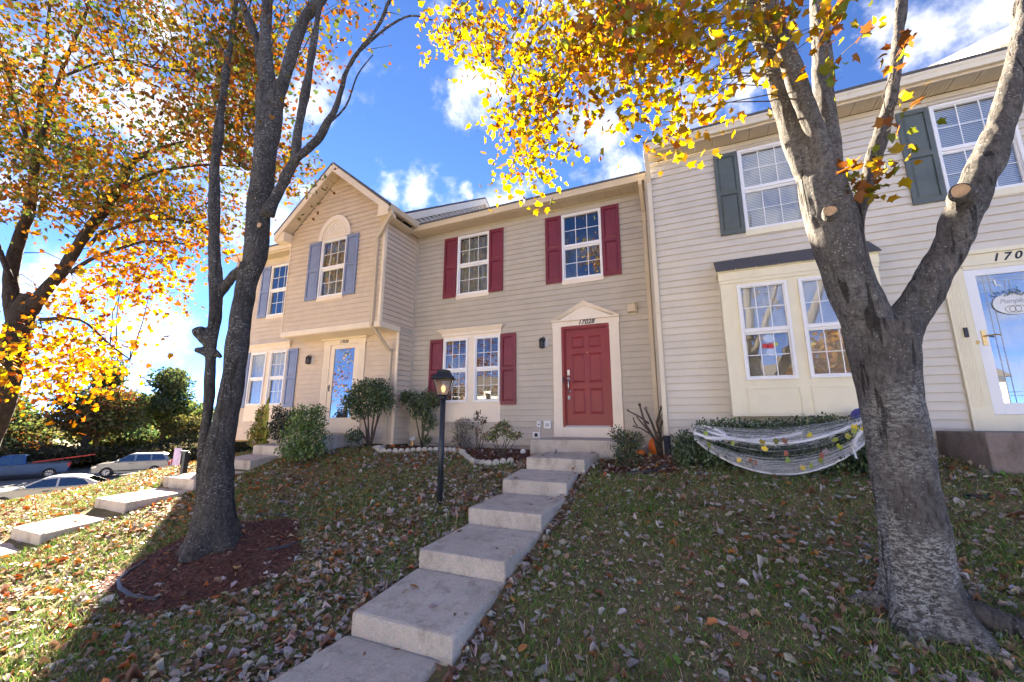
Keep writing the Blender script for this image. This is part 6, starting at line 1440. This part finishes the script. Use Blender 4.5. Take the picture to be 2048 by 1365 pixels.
vehicle(('parked_sedan', 'car', [((1.15, .91), (.25, 1.36)), ((-1.95, .97), (-1.25, 1.32))], .80, (.0, -1.0)), 'white sedan half hidden behind the leaf strewn crest', (-29.6, 10.15), (-.50, -.86), carpaint('white_paint', (.40, .40, .40), .3), sedL, sedG, 4.75, 1.8, (1.38, -1.38), .33, sedW, .64)
trkL = [(2.75, .38), (2.80, .72), (2.72, .98), (1.55, 1.08), (-.35, 1.12), (-2.72, 1.12), (-2.78, .75), (-2.74, .45)]+archpts(-1.75, .46)[::-1]+[(-1.0, .34), (1.0, .34)]+archpts(1.75, .46)[::-1]
trkG = [(1.50, 1.08), (.85, 1.70), (.6, 1.80), (-.28, 1.80), (-.40, 1.72), (-.46, 1.12)]
trkW = [[(1.25, 1.16), (.82, 1.64), (.30, 1.70), (.30, 1.16)], [(.2, 1.16), (.2, 1.70), (-.26, 1.70), (-.32, 1.16)]]
TK, Wp = vehicle(('pickup_truck', 'truck', [((1.50, 1.08), (.85, 1.70)), ((-.46, 1.12), (-.40, 1.72))], 1.1, (.4,)), 'dark blue pickup truck with a red ladder in its bed', (-47.9, 14.3), (-.38, -.92), carpaint('navy_paint', (.02, .06, .15)), trkL, trkG, 5.5, 1.9, (1.75, -1.75), .38, trkW, .88)
mb = MB(); mb.box((-2.70, -.86, 1.119), (-.52, -.78, 1.17)); mb.box((-2.70, .78, 1.119), (-.52, .86, 1.17)); mb.v = [Wp(*p) for p in mb.v]; mb.build('bed_rail', M['dark_plastic'], TK)
mb = MB(); rd = paint('red_fibreglass', (.52, .055, .03), .5, .1, 4)
for y in (-.22, .20): mb.tube([Wp(-.7, y, 1.18), Wp(-4.1, y, 1.62)], .045, 6)
for k in range(11): s = k/10; mb.tube([Wp(-.8-3.2*s, -.22, 1.193+.414*s), Wp(-.8-3.2*s, .20, 1.193+.414*s)], .022, 5, 1)
LD = mb.build('ladder', [rd, M['chrome']], None, Wp(-.7, 0, 1.18)); tag(LD, 'red ladder sticking out of the blue truck bed', 'ladder')

# ------------------------------------------------------------------ trees and hedges beyond the lot, and what stands behind the camera
def far_tree(name, label, x, y, h, rx, cols, n, size, z0=None, trunk=.22, blobs=9, group=None, low=.25, wts=None, cat='tree', mat='far_leaf', seedling=False):
    z = gzs(x, y) if z0 is None else z0; t = thing(name, label, cat, (x, y, z), group)
    B = []
    for k in range(blobs):
        u = random.random(); hh = h*(low+.72*u*(1-low)); rr = rx*(1.05-.65*abs(u-.35)); a = random.uniform(0, 6.28); d = rx*.55*random.random()
        B.append((d*math.cos(a), d*math.sin(a), hh, rr*random.uniform(.38, .62), rr*random.uniform(.38, .62), h*random.uniform(.10, .17)))
    B = np.array(B); vol = B[:, 3]**1.5; k = RNG.choice(len(B), n, p=vol/vol.sum()); Q = B[k]
    v = RNG.normal(0, 1, (n, 3)); v /= np.linalg.norm(v, axis=1)[:, None]; r = RNG.uniform(.25, 1, n)**.5*1.0+RNG.normal(0, .07, n)
    pos = Q[:, :3]+v*Q[:, 3:]*r[:, None]; ok = pos[:, 2] > .15; pos = pos[ok]; n = len(pos)
    ck = palette(blobs, cols, wts, .12)[k[ok]]; col = np.where((RNG.random(n) < .65)[:, None], ck, palette(n, cols, wts, .2)); col = np.clip(col*(1+RNG.normal(0, .15, (n, 1))), .004, .9)
    tag(link('crown', scatter(LOBE_T, LOBE_F, pos, rot_mats(n), size*RNG.uniform(.6, 1.3, n), col, 'crown', M[mat]), t), kind='stuff')
    if trunk:
        mb = MB(); lean = random.gauss(0, .05)*h; P = [(x, y, z-.1), (x+lean*.3, y, z+h*.25), (x+lean*.7, y, z+h*.55), (x+lean, y, z+h*.85)]; mb.tube(P, [trunk, trunk*.8, trunk*.5, trunk*.12], 9)
        for q in range(5):
            s = .25+.10*q; a = random.uniform(0, 6.28); b = (x+lean*s, y, z+h*s); mb.tube([b, (b[0]+math.cos(a)*rx*.3, b[1]+math.sin(a)*rx*.3, b[2]+h*.10), (b[0]+math.cos(a)*rx*.6, b[1]+math.sin(a)*rx*.6, b[2]+h*.17)], [trunk*.4, trunk*.25, trunk*.08], 6)
        mb.build('trunk', M['bark_D'], t, smooth=True)
    return t
DG = [(.045, .080, .030), (.065, .10, .035), (.035, .060, .028), (.10, .12, .04)]
OG = [(.09, .105, .03), (.12, .12, .035), (.06, .08, .028), (.16, .13, .035)]
RD = [(.20, .075, .03), (.14, .07, .03), (.08, .07, .03), (.10, .09, .03)]
YG = [(.26, .22, .04), (.16, .16, .035), (.10, .12, .03)]
far_tree('deciduous_tree', 'broad green tree rounded against the sky behind the silver suv', -60, 29.5, 11.6, 5.6, DG+OG[:1], 9000, .31, trunk=.35, blobs=15)
far_tree('deciduous_tree', 'yellowish topped tree left of the broad green tree', -62, 24.0, 12.6, 4.0, OG+YG[:1], 6500, .30, trunk=.3, blobs=12, wts=[3, 2, 3, 2, 1])
far_tree('deciduous_tree', 'spreading olive tree with a leaning trunk behind the parked vehicles', -55, 20.5, 9.2, 5.2, OG+RD[:2], 7000, .28, trunk=.35, blobs=14, low=.3)
far_tree('deciduous_tree', 'russet tinged tree behind the blue pickup', -60, 16.0, 9.0, 5.0, RD+DG, 7000, .28, trunk=.3, blobs=14, low=.15)
far_tree('deciduous_tree', 'dark green tree low at the left edge behind the orange maple', -62, 9.0, 10.0, 6.0, DG+OG, 8000, .30, trunk=.3, blobs=14, low=.1)
far_tree('deciduous_tree', 'golden green tree showing between the twin stems of the bare maple', -52, 34.5, 8.6, 4.4, YG+OG, 6000, .27, trunk=.25, blobs=12, low=.2)
far_tree('deciduous_tree', 'low olive tree spreading right of the silver suv', -54, 28.5, 5.4, 4.8, OG+[(.15, .10, .04)], 5500, .25, trunk=.22, blobs=11, low=.25)
far_tree('deciduous_tree', 'grey green tree glimpsed left of the townhouse end', -50, 40.5, 8.0, 4.5, OG+DG, 5000, .27, trunk=.22, blobs=11, low=.2)
far_tree('hedge_row', 'dense dark shrub bank behind the blue pickup', -54, 12.0, 4.4, 5.2, [(.020, .032, .020), (.04, .05, .025), (.03, .04, .024), (.10, .07, .035)], 9000, .28, trunk=0, blobs=18, low=.0, cat='hedge', wts=[4, 3, 3, .8])
far_tree('hedge_row', 'scrubby undergrowth below the spreading olive tree', -53, 20.5, 2.2, 4.6, [(.035, .045, .02), (.10, .10, .03), (.05, .05, .025)], 5000, .24, trunk=0, blobs=16, low=.0, cat='hedge')
far_tree('hedge_row', 'brown and green scrub below the low olive tree', -52, 28.5, 1.7, 4.6, [(.09, .06, .035), (.05, .05, .025), (.12, .09, .045)], 5000, .24, trunk=0, blobs=16, low=.0, cat='hedge')
for x, y, lab in ((-69, 13, 'between the dark left tree and the russet tree'), (-70, 21, 'behind the russet tree and the spreading olive tree'), (-72, 31, 'behind the silver suv below the broad green tree')):
    far_tree('woodland_bank', 'far bank of mid green woods ' + lab, x, y, 7.0, 7.5, OG+DG, 8000, .34, trunk=0, blobs=20, low=.0, cat='hedge')
for x, y, lab in ((-51.5, 5.5, 'left of the blue pickup'), (-53, 16.5, 'between the blue pickup and the silver suv'), (-50, 24.5, 'just behind the silver suv'), (-50.5, 33.5, 'right of the silver suv by the bare maple stems')):
    far_tree('hedge_row', 'low shaded shrubs ' + lab, x, y, 3.2, 5.0, [(.045, .065, .03), (.08, .085, .035), (.06, .055, .03), (.12, .09, .04)], 6000, .24, trunk=0, blobs=18, low=.0, cat='hedge')
for x, y, lab in ((-90, 0, 'behind the dark tree at the left edge'), (-86, 40, 'behind the broad green tree'), (-75, 62, 'behind the left townhouse end'), (-92, 22, 'behind the yellowish topped tree')):
    far_tree('woodland_tree', 'far woodland tree ' + lab, x, y, 10.5, 8.5, DG+OG, 4500, .6, trunk=.3, blobs=13, low=.1, group='trees in the far wood')
# opposite side of the street (seen only as reflections in the panes)
for i, (x, y, c) in enumerate(((-6.0, -8.5, YEL), (6.5, -8.8, YEL))):
    far_tree('maple_tree', 'orange maple on the street side behind the viewer', x, y, 8.5, 2.9, c, 5200, .20, trunk=.16, blobs=14, low=.33, group='street side maples', mat='leaf')
def simple_house(x0, x1, y, h, mat, label, base=-2.5):
    t = thing('townhouse', label, 'townhouse', ((x0+x1)/2, y, base), 'townhouses across the street')
    mb = MB(); mb.box((x0, y-9, base), (x1, y, base+h)); mb.build('wall', mat, t)
    for zc in (base+1.6, base+4.3):
        n = 3
        for i in range(n):
            xc = x0+(x1-x0)*(i+.5)/n
            if i == 1 and zc < base+2:
                MB().box((xc-.5, y+.001, base+.2), (xc+.5, y+.05, base+2.3)).build('door', M['blue'], t); continue
            f = MB(); f.box((xc-.5, y+.001, zc-.8), (xc+.5, y+.04, zc+.8)); w = f.build('window', M['vinyl'], t)
            for k in range(2):
                for j in range(2): MB().box((xc-.45+.47*k, y+.041, zc-.74+.76*j), (xc-.02+.47*k, y+.05, zc-.04+.76*j)).build('pane', M['recess'], w)
    roof_plane(t, [(x0-.2, y+.35, base+h), (x1+.2, y+.35, base+h), (x1+.2, y-4.5, base+h+2.4), (x0-.2, y-4.5, base+h+2.4)], .08)
    roof_plane(t, [(x0-.2, y-9.35, base+h), (x1+.2, y-9.35, base+h), (x1+.2, y-4.5, base+h+2.4), (x0-.2, y-4.5, base+h+2.4)], .08)
for i, (x, dy, m) in enumerate(((-26, 0, 'siding_white'), (-19.5, .6, 'siding26'), (-13, 0, 'siding_white'), (-6.5, .6, 'siding26'), (0, 0, 'siding_white'), (6.5, .6, 'siding26'), (13, 0, 'siding_white'))):
    simple_house(x, x+6.4, -24+dy, 5.6, M[m], 'pale townhouse across the street behind the viewer')

# ------------------------------------------------------------------ lawn: grass, fallen leaves, weeds, mulch chips
WALKS = [(-2.70, -1.60, -5, 7.32), (-9.36, -8.30, -5, 6.8), (-2.94, -1.28, 7.28, 8.6), (-9.4, -7.6, 6.74, 8), (3.0, 5.6, 6.73, 8)]
def free(x, y, m=0.0):
    ok = np.ones(len(x), bool)
    for a, b, c, d in WALKS: ok &= ~((x > a-m) & (x < b+m) & (y > c-m) & (y < d+m))
    return ok
def on_lawn(x, y):
    front = np.where(x < -10.0, 7.9, np.where(x < -6.66, 7.9, np.where(x < -.6, 8.45, 7.85)))
    return free(x, y) & (y < front)
def vis_pts(n, xr, yr, near=1.0):
    """random ground points, denser close to the viewer"""
    x = RNG.uniform(*xr, n); y = RNG.uniform(*yr, n); d = np.hypot(x, y); keep = RNG.random(n) < np.clip((4.2/np.maximum(d, 1.5))**near, .05, 1)
    x, y = x[keep], y[keep]
    a = np.arctan2(x, y); k = (a < 1.0) & (a > -1.5); return x[k], y[k]
def patch(x, y): return .5+.5*np.sin(1.7*x+.9*np.sin(1.3*y))*np.sin(1.9*y+1.1*np.sin(.9*x)+.6)
gx_, gy_ = vis_pts(640000, (-15, 7), (1.2, 8.6), 1.1)
pt = patch(gx_, gy_)
k = on_lawn(gx_, gy_) & ~in_ring(gx_, gy_) & ~in_bed(gx_, gy_) & ~in_bedR(gx_, gy_) & (RNG.random(len(gx_)) < .30+.65*pt) & (np.hypot(gx_-1.34, gy_-4.09) > .33)
gx_, gy_, pt = gx_[k], gy_[k], pt[k]; n = len(gx_)
h = RNG.uniform(.025, .075, n)*(.7+.6*pt); w = RNG.uniform(.0018, .0036, n)*(1+np.hypot(gx_, gy_)*.06); a = RNG.uniform(0, 6.283, n); ln = RNG.uniform(.2, 1.1, n)*h; b = RNG.uniform(0, 6.283, n)
P0 = np.stack([gx_, gy_, gz(gx_, gy_)-.004], -1); W_ = np.stack([np.cos(a)*w, np.sin(a)*w, 0*w], -1); D = np.stack([np.cos(b)*ln, np.sin(b)*ln, h], -1)
V = np.stack([P0-W_, P0+W_, P0+D*.55+W_*.8+[0, 0, .004], P0+D*.55-W_*.8+[0, 0, .004], P0+D*np.array([1.25, 1.25, .95])], 1)
i0 = (np.arange(n)*5)[:, None]; Tt = np.concatenate([i0+[0, 1, 2], i0+[0, 2, 3], i0+[3, 2, 4]], 0)
gc = palette(n, [(.15, .27, .055), (.21, .31, .08), (.11, .21, .045), (.46, .38, .20), (.34, .27, .14)], [4, 2.6, 2.5, 2.0, 1.2], .2)
tag(link('grass', np_mesh('grass', V.reshape(-1, 3), Tt, np.repeat(gc, 5, 0), M['grass'])), kind='stuff')
# weeds: rosettes with broad leaves
wx, wy = vis_pts(900, (-9, 4), (1.6, 7.6), .8); k = on_lawn(wx, wy) & ~in_ring(wx, wy); wx, wy = wx[k][:150], wy[k][:150]
per = 7; n = len(wx)*per; pos = np.stack([np.repeat(wx, per)+RNG.normal(0, .02, n), np.repeat(wy, per)+RNG.normal(0, .02, n), 0*RNG.random(n)], -1); pos[:, 2] = gz(pos[:, 0], pos[:, 1])+.008
tag(link('weeds', scatter(OVAL_T, OVAL_F, pos, rot_mats(n, .5), RNG.uniform(.035, .085, n), palette(n, [(.09, .20, .03), (.07, .15, .03), (.13, .24, .04)], None, .15), 'weeds', M['grass'])), kind='stuff')
# leaf litter
LCOL = [(.46, .41, .38), (.54, .48, .44), (.38, .32, .29), (.36, .22, .14), (.26, .13, .075), (.38, .14, .055), (.52, .23, .06), (.17, .085, .055), (.48, .38, .28)]
LWT = [4.2, 3.2, 2.6, 2.2, 2.4, 1.3, .55, 1.6, 2.0]
lx, ly = vis_pts(76000, (-16, 6.5), (1.0, 8.4), .75)
k = on_lawn(lx, ly) & (RNG.random(len(lx)) < np.where(in_ring(lx, ly), .10, np.where(in_bed(lx, ly), .25, .46+.28*np.sin(1.1*lx+2)*np.cos(.8*ly)+.26*(lx < -2.7)+.15*(lx < -9.3))))
lx, ly = lx[k], ly[k]
ex = np.concatenate([RNG.normal(-1.64, .05, 420), RNG.normal(-2.76, .06, 200), RNG.uniform(-2.6, -1.8, 22), RNG.uniform(-9.3, -8.4, 16)]); ey = np.concatenate([RNG.uniform(1.9, 7.3, 420), RNG.uniform(1.9, 7.3, 200), RNG.uniform(2.0, 7.0, 22), RNG.uniform(2.6, 6.5, 16)])
def slabz(x, y):
    z = gz(x, y)
    for st, a, b in ((S28, -2.665, -1.715), (S30, -9.33, -8.38)):
        for (ya, yb, za, zb, *_r) in st:
            m = (x > a) & (x < b) & (y >= ya) & (y < yb); z = np.where(m, za+(zb-za)*(y-ya)/(yb-ya), z)
    return z
lx, ly = np.concatenate([lx, ex]), np.concatenate([ly, ey])
d = np.hypot(lx, ly); o_ = np.argsort(d); lx, ly = lx[o_], ly[o_]; n = len(lx)
lz = slabz(lx, ly)+RNG.uniform(.006, .03, n); lc = palette(n, LCOL, LWT, .15)
warm = RNG.random((n, 1)) < np.interp(-lx, [3.5, 6.5, 9.5], [0, .45, .65])[:, None]; lc = np.where(warm, palette(n, [(.50, .20, .05), (.42, .26, .14), (.46, .13, .04), (.30, .15, .08)], None, .18), lc)
lr = rot_mats(n, .26); ls = RNG.uniform(.032, .088, n)*(1+.25*(RNG.random(n) < .12))
_rl = [(0,.0),(.24,-.02),(.44,.10),(.46,.28),(.56,.48),(.44,.60),(.30,.78),(0,1.0),(-.28,.80),(-.44,.58),(-.54,.46),(-.44,.26),(-.42,.08),(-.22,-.02)]
RL = [(0, .35, 0)]+[(x, y, 0) for x, y in _rl]
CURLS = [np.array([(x*.8, y, .75*x*x+.35*(y-.4)**2) for x, y, z in RL])-[0, .4, 0], np.array([(x*.95, y, -.25*x*x+.10*math.sin(5*y+3*x)) for x, y, z in RL])-[0, .4, 0], np.array([(x*.62, y*.95, .70*abs(x)+.14*math.sin(4*y)) for x, y, z in RL])-[0, .4, 0]]
NB = 300
for i in range(NB):
    if i < 30: pass
    key = i % 60
    if i < 60:
        LMESH = globals().setdefault('LITTER', []); LMESH.append(np_mesh('fallen_leaf', CURLS[i % 3], MAPLE_F, np.repeat(lc[i][None], 15, 0), M['litter']))
    o = link('fallen_leaf', LITTER[key], None, (lx[i], ly[i], lz[i]), Matrix(lr[i].tolist()).to_euler()); o.scale = (ls[i],)*3
    tag(o, 'dry fallen maple leaf lying on the near lawn', 'leaf', 'fallen leaves on the lawn')
for q in range(3):
    s = np.arange(NB+q, n, 3)
    tag(link('leaf_litter', scatter(CURLS[q], MAPLE_F, np.stack([lx, ly, lz], -1)[s], lr[s], ls[s], lc[s], 'leaf_litter', M['litter'], (.8, .55))), kind='stuff')
# crumbled bits of leaf and thatch between the blades
fx, fy = vis_pts(96000, (-14, 6.5), (1.2, 8.4), .8); k = on_lawn(fx, fy) & ~in_ring(fx, fy); fx, fy = fx[k], fy[k]; n = len(fx)
tag(link('leaf_litter', scatter(LOBE_T, LOBE_F, np.stack([fx, fy, gz(fx, fy)+RNG.uniform(.004, .022, n)], -1), rot_mats(n, .5), RNG.uniform(.012, .034, n), palette(n, [(.42, .33, .24), (.32, .22, .15), (.52, .43, .34), (.22, .14, .09), (.46, .34, .29)], None, .2), 'leaf_litter', M['litter'], (.5, 1.5))), kind='stuff')
# mulch chips
mx, my = RNG.uniform(-6.6, -.3, 60000), RNG.uniform(1.9, 8.5, 60000); k = (in_ring(mx, my) | in_bed(mx, my) | in_bedR(mx, my)) & free(mx, my); mx, my = mx[k], my[k]; n = len(mx)
CH = [(-.5, -.12, 0), (.5, -.10, .02), (.48, .10, .0), (-.5, .12, .03), (0, 0, .16)]; CF = np.array([(0, 1, 4), (1, 2, 4), (2, 3, 4), (3, 0, 4)])
tag(link('mulch', scatter(CH, CF, np.stack([mx, my, gz(mx, my)+.015+RNG.uniform(0, .012, n)], -1), rot_mats(n, .35), RNG.uniform(.02, .055, n), palette(n, [(.18, .065, .048), (.12, .048, .034), (.26, .11, .08), (.08, .04, .028), (.30, .20, .15)], [4, 4, 2, 3, 1], .2), 'mulch', M['litter'])), kind='stuff')
